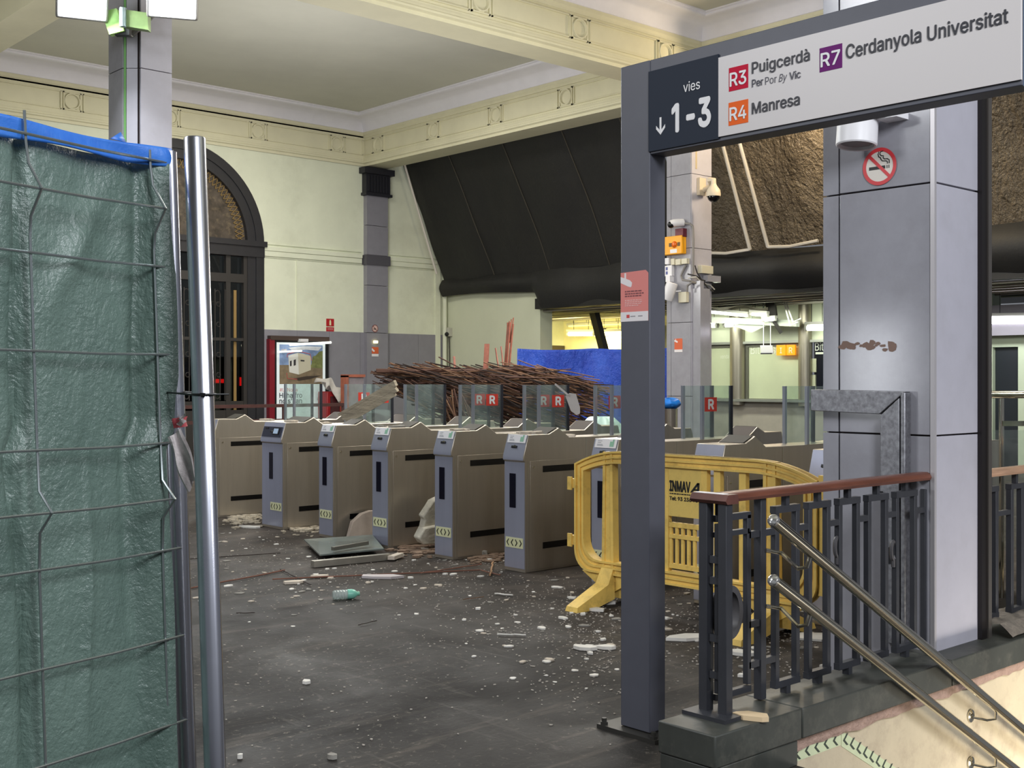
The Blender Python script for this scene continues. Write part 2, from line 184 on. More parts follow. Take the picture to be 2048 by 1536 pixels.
 'P': (445, '60,0 60,509 235,509 272,506 305,499 332,487 356,471 375,452 390,430 400,404 407,377 409,348 407,318 400,291 390,265 375,243 356,223 332,207 305,195 272,188 235,186 109,186 109,242 233,242 257,244 279,248 297,256 312,266 324,279 333,294 339,310 343,328 344,348 343,367 339,385 333,402 324,416 312,428 297,439 279,446 257,451 232,452 125,452 125,0 125,242 125,186', '43,21,0 21,22,0 1,0,22 40,2,41 42,41,2 21,43,45 22,44,42 1,22,42 42,2,1 19,25,24 25,19,18 18,26,25 38,4,39 3,39,4 19,24,20 23,20,24 39,3,40 2,40,3 16,15,28 29,28,15 15,14,29 14,13,29 30,29,13 13,12,30 31,30,12 12,11,31 32,31,11 33,32,11 11,10,33 34,33,10 10,9,34 35,34,9 9,8,35 8,7,35 36,35,7 7,6,36 26,18,17 27,26,17 17,16,27 16,28,27 36,6,37 6,5,37 38,37,5 4,38,5 20,23,45 23,44,45'),
 'R': (449, '60,0 60,509 236,509 273,506 305,500 333,489 356,473 376,455 390,433 401,408 407,381 409,352 407,323 401,296 390,271 376,250 356,232 333,217 305,206 273,200 236,198 96,198 96,255 234,255 258,256 280,260 298,267 313,276 325,287 334,300 340,316 344,333 345,352 344,371 340,389 334,405 325,419 313,430 298,440 279,446 258,451 233,452 125,452 125,0 125,255 125,198 353,0,1 230,229,1 303,229,1 428,0,1', '43,21,0 21,22,0 1,0,22 40,2,41 42,41,2 21,43,45 22,44,42 1,22,42 42,2,1 24,19,25 25,19,18 18,26,25 38,4,39 3,39,4 19,24,20 23,20,24 39,3,40 2,40,3 16,15,28 29,28,15 15,14,29 30,29,14 14,13,30 13,12,30 31,30,12 12,11,31 32,31,11 33,32,11 11,10,33 34,33,10 10,9,34 9,8,34 35,34,8 8,7,35 36,35,7 7,6,36 26,18,17 27,26,17 17,16,27 16,28,27 36,6,37 6,5,37 38,37,5 4,38,5 20,23,45 23,44,45 48,47,46 46,49,48'),
 'T': (449, '32,452 32,509 417,509 417,452 257,452 257,0 193,0 193,452', '1,0,7 3,2,4 7,6,5 5,4,7 4,2,7 1,7,2'),
 'U': (517, '259,-8 220,-6 186,2 154,15 126,33 103,55 85,80 71,108 63,140 60,173 60,509 124,509 124,178 126,155 132,133 141,113 153,95 169,80 187,68 208,59 232,53 259,52 285,53 309,59 331,68 349,80 364,95 377,113 385,133 391,155 393,178 393,509 457,509 457,173 454,140 446,108 433,80 414,55 391,33 363,15 332,2 297,-6', '9,8,13 13,12,9 10,9,12 12,11,10 18,2,19 20,1,0 19,2,1 1,20,19 2,18,3 17,3,18 3,17,4 17,16,4 5,4,16 16,15,5 6,5,15 7,6,15 15,14,7 8,7,14 13,8,14 41,23,22 23,41,40 24,23,40 40,39,24 39,25,24 35,34,28 29,28,34 34,33,29 30,29,33 33,32,30 31,30,32 25,39,38 26,25,38 38,37,26 27,26,37 37,36,27 36,35,27 35,28,27 41,22,0 22,21,0 20,0,21'),
 'V': (480, '204,0 16,509 84,509 192,206 199,187 207,164 215,137 225,106 236,71 248,31 235,31 247,71 257,107 267,138 276,165 283,187 290,206 395,509 463,509 278,0 241,53', '4,3,0 0,3,1 2,1,3 10,8,0 8,7,0 7,6,0 6,5,0 4,0,5 17,16,18 18,16,19 15,19,16 11,9,19 12,11,19 13,12,19 14,13,19 19,15,14 10,0,19 19,9,10 9,11,20 8,10,20'),
 'X': (474, '18,0 217,284 217,236 29,509 104,509 178,400 188,386 196,373 204,361 211,350 217,340 223,329 230,318 236,305 243,292 232,292 239,305 246,317 252,329 258,339 265,350 272,361 280,373 288,386 298,400 374,509 446,509 259,239 259,287 456,0 382,0 292,129 283,142 275,154 268,165 262,175 256,185 250,195 244,206 237,218 230,231 244,231 238,219 231,207 225,196 219,186 213,176 206,166 199,155 191,143 182,129 91,0 200,261 238,303 275,263 237,218', '0,51,50 5,4,3 2,46,45 11,10,1 43,39,40 15,13,12 2,45,44 44,43,2 43,40,2 1,2,40 15,12,1 11,1,12 46,2,47 48,47,2 49,48,2 50,49,2 5,3,1 6,5,1 7,6,1 8,7,1 9,8,1 1,10,9 38,41,42 35,27,36 37,36,27 28,19,18 37,27,38 41,38,27 27,28,14 16,14,28 17,16,28 28,18,17 30,29,31 26,25,24 27,35,34 34,33,27 33,32,27 32,31,27 27,31,54 24,23,28 23,22,28 22,21,28 21,20,28 19,28,20 39,43,55 41,27,40 1,40,27 27,14,1 15,1,14 1,3,52 0,50,52 50,2,52 14,16,53 13,15,53 26,24,54 24,28,54 31,29,54 38,42,55'),
 'a': (389, '160,-9 137,-7 115,-3 94,5 76,15 60,29 48,45 38,63 32,84 30,108 32,128 36,146 43,161 53,174 64,184 78,193 92,200 108,206 125,211 143,214 161,217 178,220 200,223 218,225 234,227 247,229 257,231 265,235 271,240 274,246 276,255 276,257 275,272 272,285 267,297 260,307 251,315 240,322 227,327 212,330 196,331 178,330 163,327 149,322 137,316 127,309 118,301 110,292 104,283 100,274 41,291 51,313 64,331 79,346 95,358 114,368 133,375 153,380 173,383 194,384 208,384 223,382 239,379 255,375 271,369 286,360 300,350 312,336 322,320 330,301 335,278 337,251 337,0 277,0 277,52 272,52 267,43 260,34 252,25 242,16 229,8 215,1 199,-4 181,-7 170,45 192,47 211,51 228,59 242,68 254,80 263,93 270,108 274,122 276,138 276,190 272,187 267,184 259,182 251,180 241,178 231,176 221,174 210,173 200,171 191,170 182,169 175,168 161,166 147,163 134,159 122,153 112,147 103,139 97,130 93,118 92,105 93,93 96,82 102,72 109,64 119,57 130,52 142,48 156,46', '5,4,119 119,118,5 6,5,118 118,117,6 7,6,117 117,116,7 8,7,116 116,115,8 9,8,115 115,114,9 10,9,114 11,10,114 114,113,11 12,11,113 13,12,113 113,112,13 14,13,112 15,14,112 51,50,49 49,48,51 48,47,51 52,51,47 1,122,2 122,121,2 21,106,105 105,104,21 83,84,0 123,0,84 20,107,106 106,21,20 57,42,41 41,58,57 0,123,1 122,1,123 18,109,108 19,18,108 108,107,19 107,20,19 55,44,43 56,55,43 43,42,56 42,57,56 2,121,3 121,120,3 4,3,120 119,4,120 15,112,111 16,15,111 111,110,16 17,16,110 110,109,17 109,18,17 52,47,46 53,52,46 46,45,53 54,53,45 45,44,54 44,55,54 59,40,60 38,61,39 85,82,81 81,86,85 22,103,102 102,101,22 101,23,22 60,40,39 39,61,60 24,100,99 87,79,78 24,99,98 98,25,24 86,81,80 80,79,86 79,87,86 23,101,100 100,24,23 37,63,38 63,62,38 61,38,62 74,73,72 72,71,93 94,93,71 30,29,71 31,30,71 71,70,31 32,31,70 70,69,32 91,90,74 74,72,91 92,91,72 72,93,92 96,95,94 28,27,94 94,71,28 71,29,28 32,69,33 69,68,33 34,33,68 68,67,34 35,34,67 67,66,35 66,65,35 87,78,77 88,87,77 77,76,88 76,75,88 89,88,75 75,74,89 74,90,89 25,98,97 97,96,25 26,25,96 96,94,26 94,27,26 35,65,36 65,64,36 37,36,64 63,37,64 82,85,83 84,83,85 103,22,104 21,104,22 40,59,41 58,41,59'),
 'c': (396, '207,-8 174,-5 144,3 117,16 93,35 72,58 56,85 44,116 37,150 34,187 37,225 44,260 56,291 72,318 93,341 117,360 144,374 174,382 207,384 226,384 243,381 260,377 276,371 291,364 305,356 318,346 330,335 340,322 349,308 356,293 362,277 303,262 300,272 295,281 290,289 284,297 278,304 270,311 261,316 252,321 242,325 231,328 220,329 207,330 184,328 163,321 145,310 130,296 118,278 108,258 102,236 98,212 96,187 98,163 102,139 108,117 118,97 130,80 145,66 163,55 184,49 207,46 220,47 232,49 243,52 253,55 262,60 271,66 279,73 285,80 292,89 297,98 301,107 304,117 363,102 357,86 350,70 341,56 331,43 319,32 306,21 292,12 277,5 261,-1 244,-5 226,-7', '6,5,56 56,55,6 7,6,55 55,54,7 8,7,54 54,53,8 9,8,53 53,52,9 52,51,9 10,9,51 51,50,10 11,10,50 50,49,11 12,11,49 41,19,42 18,42,19 85,62,0 61,0,62 42,18,43 0,61,1 61,60,1 2,1,60 59,2,60 16,45,44 17,16,44 44,43,17 43,18,17 2,59,3 59,58,3 4,3,58 58,57,4 5,4,57 56,5,57 12,49,48 13,12,48 48,47,13 14,13,47 47,46,14 15,14,46 46,45,15 45,16,15 84,64,63 64,84,83 83,65,64 39,21,40 20,40,21 65,83,82 82,66,65 37,23,38 23,22,38 39,38,22 21,39,22 78,77,70 71,70,77 77,76,71 72,71,76 76,75,72 73,72,75 75,74,73 30,29,31 32,31,29 29,28,32 33,32,28 28,27,33 66,82,81 67,66,81 81,80,67 68,67,80 80,79,68 69,68,79 79,78,69 78,70,69 33,27,34 27,26,34 35,34,26 26,25,35 36,35,25 25,24,36 37,36,24 23,37,24 84,63,85 62,85,63 40,20,41 19,41,20'),
 'd': (424, '195,-8 165,-6 137,3 111,16 89,34 70,57 55,84 43,116 36,151 34,189 36,227 43,261 55,293 70,320 89,342 112,361 137,374 165,382 196,384 218,383 237,379 253,373 267,364 278,355 287,346 295,336 301,327 306,319 311,319 311,509 372,509 372,0 313,0 313,59 307,59 301,50 295,41 287,31 277,21 266,12 252,4 236,-3 217,-7 205,47 226,49 246,55 263,65 278,78 290,95 299,115 306,138 310,162 312,189 310,216 306,241 300,263 290,282 278,299 263,312 246,322 227,328 205,330 182,328 162,322 145,311 130,298 118,281 108,261 102,239 98,215 96,189 98,163 102,139 109,117 118,97 130,80 145,66 162,55 182,49', '7,6,73 73,72,7 8,7,72 72,71,8 9,8,71 71,70,9 70,69,9 10,9,69 69,68,10 11,10,68 68,67,11 12,11,67 64,63,16 64,16,15 77,1,78 42,43,0 78,1,0 0,43,78 61,18,62 17,62,18 1,77,2 76,2,77 62,17,63 16,63,17 2,76,3 4,3,76 76,75,4 5,4,75 75,74,5 6,5,74 73,6,74 12,67,66 13,12,66 66,65,13 14,13,65 65,64,14 64,15,14 60,20,19 44,41,40 40,45,44 59,21,60 20,60,21 24,23,58 45,40,39 39,38,45 46,45,38 38,37,46 58,23,59 23,22,59 21,59,22 31,33,32 31,52,51 52,31,53 31,30,53 28,53,30 50,49,33 33,31,50 31,51,50 53,28,54 55,54,28 56,55,28 27,56,28 28,30,29 46,37,36 36,35,46 47,46,35 35,34,47 48,47,34 34,33,48 33,49,48 56,27,57 27,26,57 58,57,26 26,25,58 24,58,25 41,44,42 43,42,44 60,19,61 18,61,19'),
 'e': (404, '212,-8 177,-5 145,3 117,16 92,35 72,58 56,85 44,116 37,150 34,187 36,224 44,258 55,290 71,317 91,340 115,359 142,373 172,382 205,384 226,383 246,380 266,374 285,366 303,355 319,341 334,324 347,305 357,282 365,256 370,227 371,194 371,169 75,169 75,221 338,221 310,202 308,226 304,248 298,269 288,286 277,301 263,314 246,323 227,328 205,330 183,328 164,323 146,313 131,301 119,286 109,270 102,251 97,231 96,211 96,178 98,151 102,127 110,106 121,88 135,73 151,61 169,53 190,48 212,46 227,47 241,49 254,53 265,58 276,65 285,73 294,82 300,93 306,105 365,91 358,72 348,55 335,39 320,26 302,14 283,4 261,-3 237,-7 309,221 97,221 96,169', '8,7,32 9,8,32 52,51,33 7,6,56 56,55,7 32,7,55 9,32,33 10,9,33 11,10,33 33,51,11 12,11,51 51,50,12 13,12,50 48,47,15 47,16,15 0,63,62 45,44,18 0,62,1 61,1,62 17,46,45 45,18,17 1,61,2 61,60,2 3,2,60 59,3,60 16,47,46 46,17,16 3,59,4 59,58,4 5,4,58 58,57,5 6,5,57 56,6,57 13,50,49 14,13,49 49,48,14 48,15,14 64,81,65 65,81,80 80,66,65 42,20,43 19,43,20 66,80,79 79,67,66 42,41,22 22,21,42 20,42,21 30,29,34 29,28,34 75,74,71 72,71,74 74,73,72 31,35,54 31,30,35 30,34,35 37,36,34 34,28,37 28,27,37 67,79,78 68,67,78 78,77,68 69,68,77 77,76,69 70,69,76 76,75,70 75,71,70 37,27,38 27,26,38 39,38,26 26,25,39 40,39,25 25,24,40 24,23,40 41,40,23 22,41,23 81,64,0 63,0,64 53,54,35 43,19,44 18,44,19 32,55,84 52,33,83 34,36,82 53,35,82 53,82,83 31,54,84'),
 'f': (254, '228,379 228,327 6,327 6,379 81,0,1 81,432,1 82,452,1 87,470,1 96,486,1 107,499,1 120,510,1 135,519,1 152,525,1 169,529,1 187,530,1 201,530,1 212,529,1 222,527,1 231,525,1 238,523,1 243,521,1 227,468,1 224,470,1 220,471,1 215,472,1 209,473,1 202,474,1 195,474,1 178,472,1 164,468,1 154,460,1 147,449,1 143,435,1 142,419,1 142,0,1', '3,2,1 1,0,3 29,12,11 34,33,4 5,4,33 33,32,5 6,5,32 32,31,6 7,6,31 8,7,31 31,30,8 9,8,30 10,9,30 30,29,10 29,11,10 27,14,28 13,28,14 25,16,26 15,26,16 26,15,27 14,27,15 21,20,22 20,19,22 23,22,19 19,18,23 24,23,18 17,24,18 24,17,25 16,25,17 12,29,28 28,13,12'),
 'g': (425, '207,-151 180,-149 156,-146 134,-140 114,-132 97,-122 82,-110 70,-97 59,-84 51,-69 101,-41 107,-49 114,-57 122,-66 131,-74 142,-82 154,-88 169,-93 187,-96 207,-97 236,-95 261,-87 282,-75 298,-58 308,-34 311,-6 311,68 306,68 301,60 294,51 287,41 277,32 266,23 252,16 236,10 217,6 195,5 165,7 138,14 113,27 90,43 71,65 55,90 43,120 36,154 34,191 36,229 43,263 55,293 71,320 90,342 112,361 138,374 166,382 196,384 218,383 237,379 253,373 267,365 279,356 288,346 296,336 302,327 308,319 313,319 313,379 372,379 372,-9 370,-40 363,-67 350,-90 334,-109 314,-124 291,-136 265,-144 237,-149 205,59 227,61 246,66 264,75 278,87 290,103 300,121 307,142 311,166 312,193 311,219 307,242 300,264 291,283 279,299 264,312 247,322 227,328 205,330 182,328 163,322 145,312 130,298 118,282 109,262 102,241 98,218 96,193 98,167 102,144 109,123 118,104 131,88 145,76 163,66 183,61', '8,7,12 12,11,8 11,10,8 9,8,10 43,42,106 106,105,43 44,43,105 105,104,44 45,44,104 104,103,45 103,102,45 46,45,102 102,101,46 47,46,101 101,100,47 48,47,100 16,15,3 3,15,4 1,17,2 36,76,111 94,54,95 17,1,18 36,111,37 110,37,111 53,96,95 95,54,53 16,3,2 2,17,16 37,110,38 109,38,110 52,97,96 96,53,52 4,15,5 15,14,5 6,5,14 14,13,6 7,6,13 12,7,13 38,109,39 40,39,109 109,108,40 41,40,108 108,107,41 42,41,107 106,42,107 48,100,99 49,48,99 99,98,49 50,49,98 98,97,50 51,50,97 97,52,51 19,0,75 20,19,75 77,35,34 34,33,77 33,78,77 92,57,93 57,56,93 55,93,56 79,31,30 60,59,91 20,75,74 74,21,20 78,33,32 32,31,78 31,79,78 91,59,92 59,58,92 57,92,58 68,67,25 26,25,67 85,84,67 67,66,85 86,85,66 65,64,66 71,70,23 70,69,23 24,23,69 69,68,24 68,25,24 83,82,26 26,67,83 67,84,83 86,66,87 66,64,87 88,87,64 89,88,64 63,89,64 21,74,73 22,21,73 73,72,22 72,71,22 71,23,22 79,30,29 29,28,79 80,79,28 28,27,80 81,80,27 27,26,81 26,82,81 89,63,90 63,62,90 91,90,62 62,61,91 60,91,61 18,1,0 0,19,18 76,36,35 35,77,76 93,55,94 54,94,55'),
 'h': (410, '114,227 114,0 53,0 53,509 114,509 114,287 102,287 116,319 132,344 152,362 175,374 200,382 227,384 252,383 275,377 295,369 313,356 328,340 341,321 350,298 355,271 357,240 357,0 296,0 296,235 293,263 286,286 273,304 256,318 235,326 210,329 192,328 176,324 161,317 147,308 136,297 126,283 119,266 115,248 114,314', '3,2,6 2,1,0 6,2,0 0,38,6 10,32,31 9,33,32 32,10,9 8,34,33 33,9,8 6,38,37 5,6,37 37,36,5 36,35,5 7,5,35 35,34,7 34,8,7 3,6,4 12,29,13 29,12,30 11,30,12 13,29,28 28,14,13 24,23,22 22,21,24 24,21,25 21,20,25 20,19,25 26,25,19 19,18,26 18,17,26 27,26,17 17,16,27 16,15,27 28,27,15 14,28,15 30,11,31 10,31,11 5,7,39 4,6,39'),
 'i': (167, '53,0 53,379 114,379 114,0 84,443,1 73,444,1 63,448,1 54,455,1 47,463,1 43,472,1 41,483,1 43,494,1 47,504,1 54,512,1 63,518,1 73,522,1 84,524,1 95,522,1 105,518,1 114,512,1 121,504,1 125,494,1 126,483,1 125,472,1 121,463,1 114,455,1 105,448,1 95,444,1', '1,0,3 3,2,1 10,9,8 8,7,10 11,10,12 13,6,14 14,6,5 5,15,14 6,13,7 10,7,13 12,10,13 17,16,27 18,26,25 26,18,27 17,27,18 23,22,24 20,19,22 22,21,20 24,22,25 22,19,25 18,25,19 27,16,4 5,4,16 15,5,16'),
 'l': (189, '139,-2 112,0 91,8 74,20 62,37 55,59 53,84 53,509 114,509 114,99 114,83 117,71 120,62 126,57 135,53 146,52 152,52 157,52 160,53 164,53 167,54 170,54 181,3 175,1 169,0 162,-1 154,-2 147,-2', '14,13,1 2,1,13 13,12,2 3,2,12 4,3,12 12,11,4 5,4,11 11,10,5 6,5,10 10,9,6 7,6,9 9,8,7 15,0,27 15,27,26 26,16,15 24,23,19 20,19,23 23,22,20 22,21,20 16,26,25 17,16,25 18,17,25 25,24,18 24,19,18 14,1,0 0,15,14'),
 'n': (410, '114,227 114,0 53,0 53,379 112,379 112,287 102,287 116,319 132,344 152,362 175,374 200,382 227,384 252,383 275,377 295,369 313,356 328,340 341,321 350,298 355,271 357,240 357,0 296,0 296,235 293,263 286,286 273,304 256,318 235,326 210,329 192,328 176,324 161,317 147,308 136,297 126,283 119,266 115,248 112,310', '1,0,2 3,2,0 6,3,0 0,38,6 3,6,4 10,32,31 9,33,32 32,10,9 8,34,33 33,9,8 6,38,37 5,6,37 37,36,5 36,35,5 7,5,35 35,34,7 34,8,7 12,29,13 29,12,30 11,30,12 13,29,28 28,14,13 24,23,22 22,21,24 24,21,25 21,20,25 20,19,25 26,25,19 19,18,26 18,17,26 27,26,17 17,16,27 16,15,27 28,27,15 14,28,15 30,11,31 10,31,11 5,7,39 4,6,39'),
 'o': (415, '207,-8 174,-5 144,3 117,16 93,35 72,58 56,85 44,116 37,150 34,187 37,225 44,260 56,291 72,318 93,341 117,360 144,374 174,382 207,384 241,382 271,374 299,360 323,341 343,318 359,291 371,260 379,225 381,187 379,150 371,116 359,85 343,58 323,35 299,16 271,3 241,-5 207,46 231,49 252,55 270,66 285,80 298,97 307,117 314,139 318,163 319,187 318,212 314,236 307,258 298,278 285,296 270,310 252,321 231,328 207,330 184,328 163,321 145,310 130,296 118,278 108,258 102,236 98,212 96,187 98,163 102,139 108,117 118,97 130,80 145,66 163,55 184,49', '7,6,66 66,65,7 8,7,65 65,64,8 9,8,64 64,63,9 63,62,9 10,9,62 62,61,10 11,10,61 61,60,11 12,11,60 0,36,1 36,71,1 1,71,2 71,70,2 3,2,70 69,3,70 57,56,15 16,15,56 56,55,16 55,17,16 3,69,4 69,68,4 5,4,68 68,67,5 6,5,67 66,6,67 12,60,59 13,12,59 59,58,13 14,13,58 58,57,14 57,15,14 54,53,19 18,54,19 37,35,34 38,37,34 34,33,38 39,38,33 51,21,52 21,20,52 53,52,20 19,53,20 30,29,42 43,42,29 29,28,43 44,43,28 28,27,44 45,44,27 46,45,27 27,26,46 47,46,26 26,25,47 48,47,25 25,24,48 39,33,32 40,39,32 32,31,40 41,40,31 31,30,41 30,42,41 48,24,49 24,23,49 50,49,23 23,22,50 51,50,22 21,51,22 35,37,0 36,0,37 17,55,54 54,18,17'),
 'r': (259, '53,0 53,379 112,379 112,321 115,321 124,339 137,354 152,367 171,377 191,383 213,385 218,385 223,385 229,384 243,384 243,322 241,323 236,324 230,324 223,325 215,326 207,326 190,324 174,321 159,315 146,306 135,296 126,284 119,269 115,254 114,237 114,0', '3,2,1 31,30,0 1,0,30 30,29,1 3,1,29 25,24,5 24,6,5 3,29,28 28,27,3 4,3,27 27,26,4 26,25,4 25,5,4 8,23,22 22,9,8 10,21,20 20,11,10 9,22,21 21,10,9 18,13,19 12,19,13 15,14,16 17,16,14 17,14,18 13,18,14 19,12,20 11,20,12 6,24,23 7,6,23 23,8,7'),
 's': (365, '182,-8 157,-7 133,-3 112,3 93,12 76,24 62,38 50,54 41,73 36,94 94,107 101,87 111,72 124,60 141,52 160,47 181,45 206,47 227,53 244,62 258,74 265,88 268,103 266,115 262,126 254,136 243,144 229,150 212,155 149,170 118,180 92,192 72,208 58,227 50,249 47,274 49,295 55,314 65,332 79,347 95,360 115,370 137,378 161,383 187,384 212,383 234,379 254,372 271,363 286,352 299,339 309,324 318,308 324,290 268,277 262,291 254,304 243,316 228,325 210,331 187,333 166,331 147,326 131,317 119,305 111,292 109,277 110,264 115,253 124,243 136,235 152,229 172,223 229,209 261,200 287,187 306,171 320,153 328,131 331,107 329,85 323,65 312,47 298,31 281,18 260,6 236,-2 210,-7', '5,12,6 12,11,6 7,6,11 8,7,11 11,10,8 9,8,10 34,33,67 35,34,67 67,66,35 36,35,66 66,65,36 37,36,65 38,37,65 0,16,1 16,15,1 71,29,72 1,15,2 15,14,2 3,2,14 13,3,14 29,71,30 70,30,71 41,63,62 42,41,62 62,61,42 61,43,42 3,13,4 5,4,13 12,5,13 30,70,31 70,69,31 32,31,69 69,68,32 33,32,68 67,33,68 38,65,64 39,38,64 40,39,64 64,63,40 63,41,40 27,73,28 60,59,45 44,60,45 17,87,86 18,17,86 86,85,18 85,19,18 26,74,27 73,27,74 47,46,58 59,58,46 45,59,46 82,81,21 81,80,21 22,21,80 80,79,22 23,22,79 79,78,23 78,77,23 24,23,77 77,76,24 53,52,54 55,54,52 52,51,55 19,85,84 20,19,84 84,83,20 83,82,20 82,21,20 24,76,25 76,75,25 26,25,75 74,26,75 55,51,56 51,50,56 50,49,56 57,56,49 49,48,57 58,57,48 47,58,48 16,0,87 87,17,16 72,29,28 28,73,72 43,61,60 60,44,43'),
 't': (227, '204,379 204,327 6,327 6,379 65,471,1 126,471,1 126,98,1 127,83,1 130,70,1 136,61,1 144,55,1 156,51,1 170,50,1 175,50,1 180,50,1 185,51,1 191,52,1 197,53,1 202,54,1 213,2,1 207,0,1 200,-2,1 192,-3,1 184,-3,1 176,-4,1 168,-4,1 138,-1,1 113,7,1 92,21,1 77,41,1 68,64,1 65,93,1', '3,2,1 1,0,3 4,31,6 11,10,26 26,10,27 10,9,27 28,27,9 29,28,9 9,8,29 30,29,8 8,7,30 31,30,7 6,31,7 4,6,5 12,25,24 13,12,24 24,23,13 23,14,13 21,20,16 17,16,20 20,19,17 19,18,17 14,23,22 15,14,22 22,21,15 21,16,15 11,26,25 25,12,11'),
 'u': (410, '182,-5 158,-3 135,2 115,11 97,23 82,39 69,59 60,82 54,109 53,139 53,379 114,379 114,144 116,117 124,94 137,75 154,61 175,53 200,50 218,51 234,55 249,62 263,71 274,83 283,97 290,113 295,132 296,153 296,379 357,379 357,0 298,0 298,92 307,92 294,60 277,35 257,17 234,5 209,-3 298,70', '10,9,12 12,11,10 17,0,18 0,17,1 16,1,17 1,16,2 3,2,16 15,3,16 3,15,4 5,4,15 15,14,5 6,5,14 7,6,14 14,13,7 8,7,13 9,8,13 12,9,13 19,38,37 37,20,19 20,37,36 21,20,36 36,35,21 35,22,21 30,33,31 32,33,25 26,25,33 27,26,33 33,30,27 30,29,27 28,27,29 22,35,34 23,22,34 34,32,23 24,23,32 32,25,24 18,0,38 38,19,18 32,34,39 31,33,39'),
 'v': (389, '163,0 17,379 84,379 165,155 173,132 180,110 187,87 193,64 199,42 206,21 184,21 191,42 197,64 203,87 209,110 216,132 224,155 305,379 371,379 226,0 195,58', '3,0,4 0,3,1 2,1,3 6,11,7 10,11,0 11,6,0 6,5,0 4,0,5 12,8,13 16,15,19 19,18,16 18,17,16 8,9,19 13,8,19 14,13,19 19,15,14 10,0,19 19,9,10 8,12,20 7,11,20'),
 'x': (379, '21,0 171,218 171,171 29,379 100,379 147,306 159,287 170,270 179,253 188,237 198,221 207,206 175,206 185,221 194,237 202,253 211,270 222,287 233,306 282,379 352,379 209,169 209,214 358,0 287,0 231,85 219,103 209,120 200,136 191,152 182,167 173,182 205,182 195,167 187,152 178,136 170,120 160,103 148,85 91,0 155,194 191,232 224,192 189,155', '5,4,3 0,39,38 1,2,31 31,12,1 2,35,34 34,30,2 31,2,30 1,12,13 13,9,1 9,8,1 35,2,36 37,36,2 38,37,2 0,38,2 5,3,1 6,5,1 7,6,1 1,8,7 11,21,22 21,11,32 29,28,21 33,29,21 21,32,33 11,22,10 14,10,22 22,15,14 19,18,20 24,23,25 21,28,27 27,26,21 26,25,21 25,23,21 21,23,42 20,18,22 18,17,22 17,16,22 15,22,16 12,31,32 32,11,12 1,3,40 0,2,40 10,14,41 9,13,41 20,22,42 30,34,43 29,33,43'),
 'y': (389, '47,-139 61,-86 71,-87 83,-89 94,-90 104,-89 113,-86 122,-81 130,-74 138,-64 145,-51 151,-36 163,-1 17,379 84,379 165,155 173,132 180,109 187,87 193,64 199,42 206,21 184,21 190,42 196,64 202,87 209,110 216,132 224,155 305,379 371,379 204,-58 196,-77 187,-93 177,-107 165,-119 153,-128 139,-136 125,-141 109,-144 91,-145 82,-145 73,-144 65,-143 57,-142 52,-140 195,58', '45,44,1 45,1,0 41,3,42 43,42,3 2,43,3 43,2,44 1,44,2 4,40,39 5,4,39 5,39,38 6,5,38 38,37,6 7,6,37 40,4,41 3,41,4 22,23,12 23,18,12 18,17,12 16,12,17 46,20,24 20,25,24 26,21,27 29,28,30 30,28,21 27,21,28 30,21,31 25,20,21 21,26,25 31,21,12 22,12,21 18,23,19 7,37,36 36,35,7 8,7,35 35,34,8 9,8,34 34,33,9 10,9,33 33,32,10 32,31,10 11,10,31 31,12,11 16,15,12 14,13,15 15,13,12 19,23,46'),
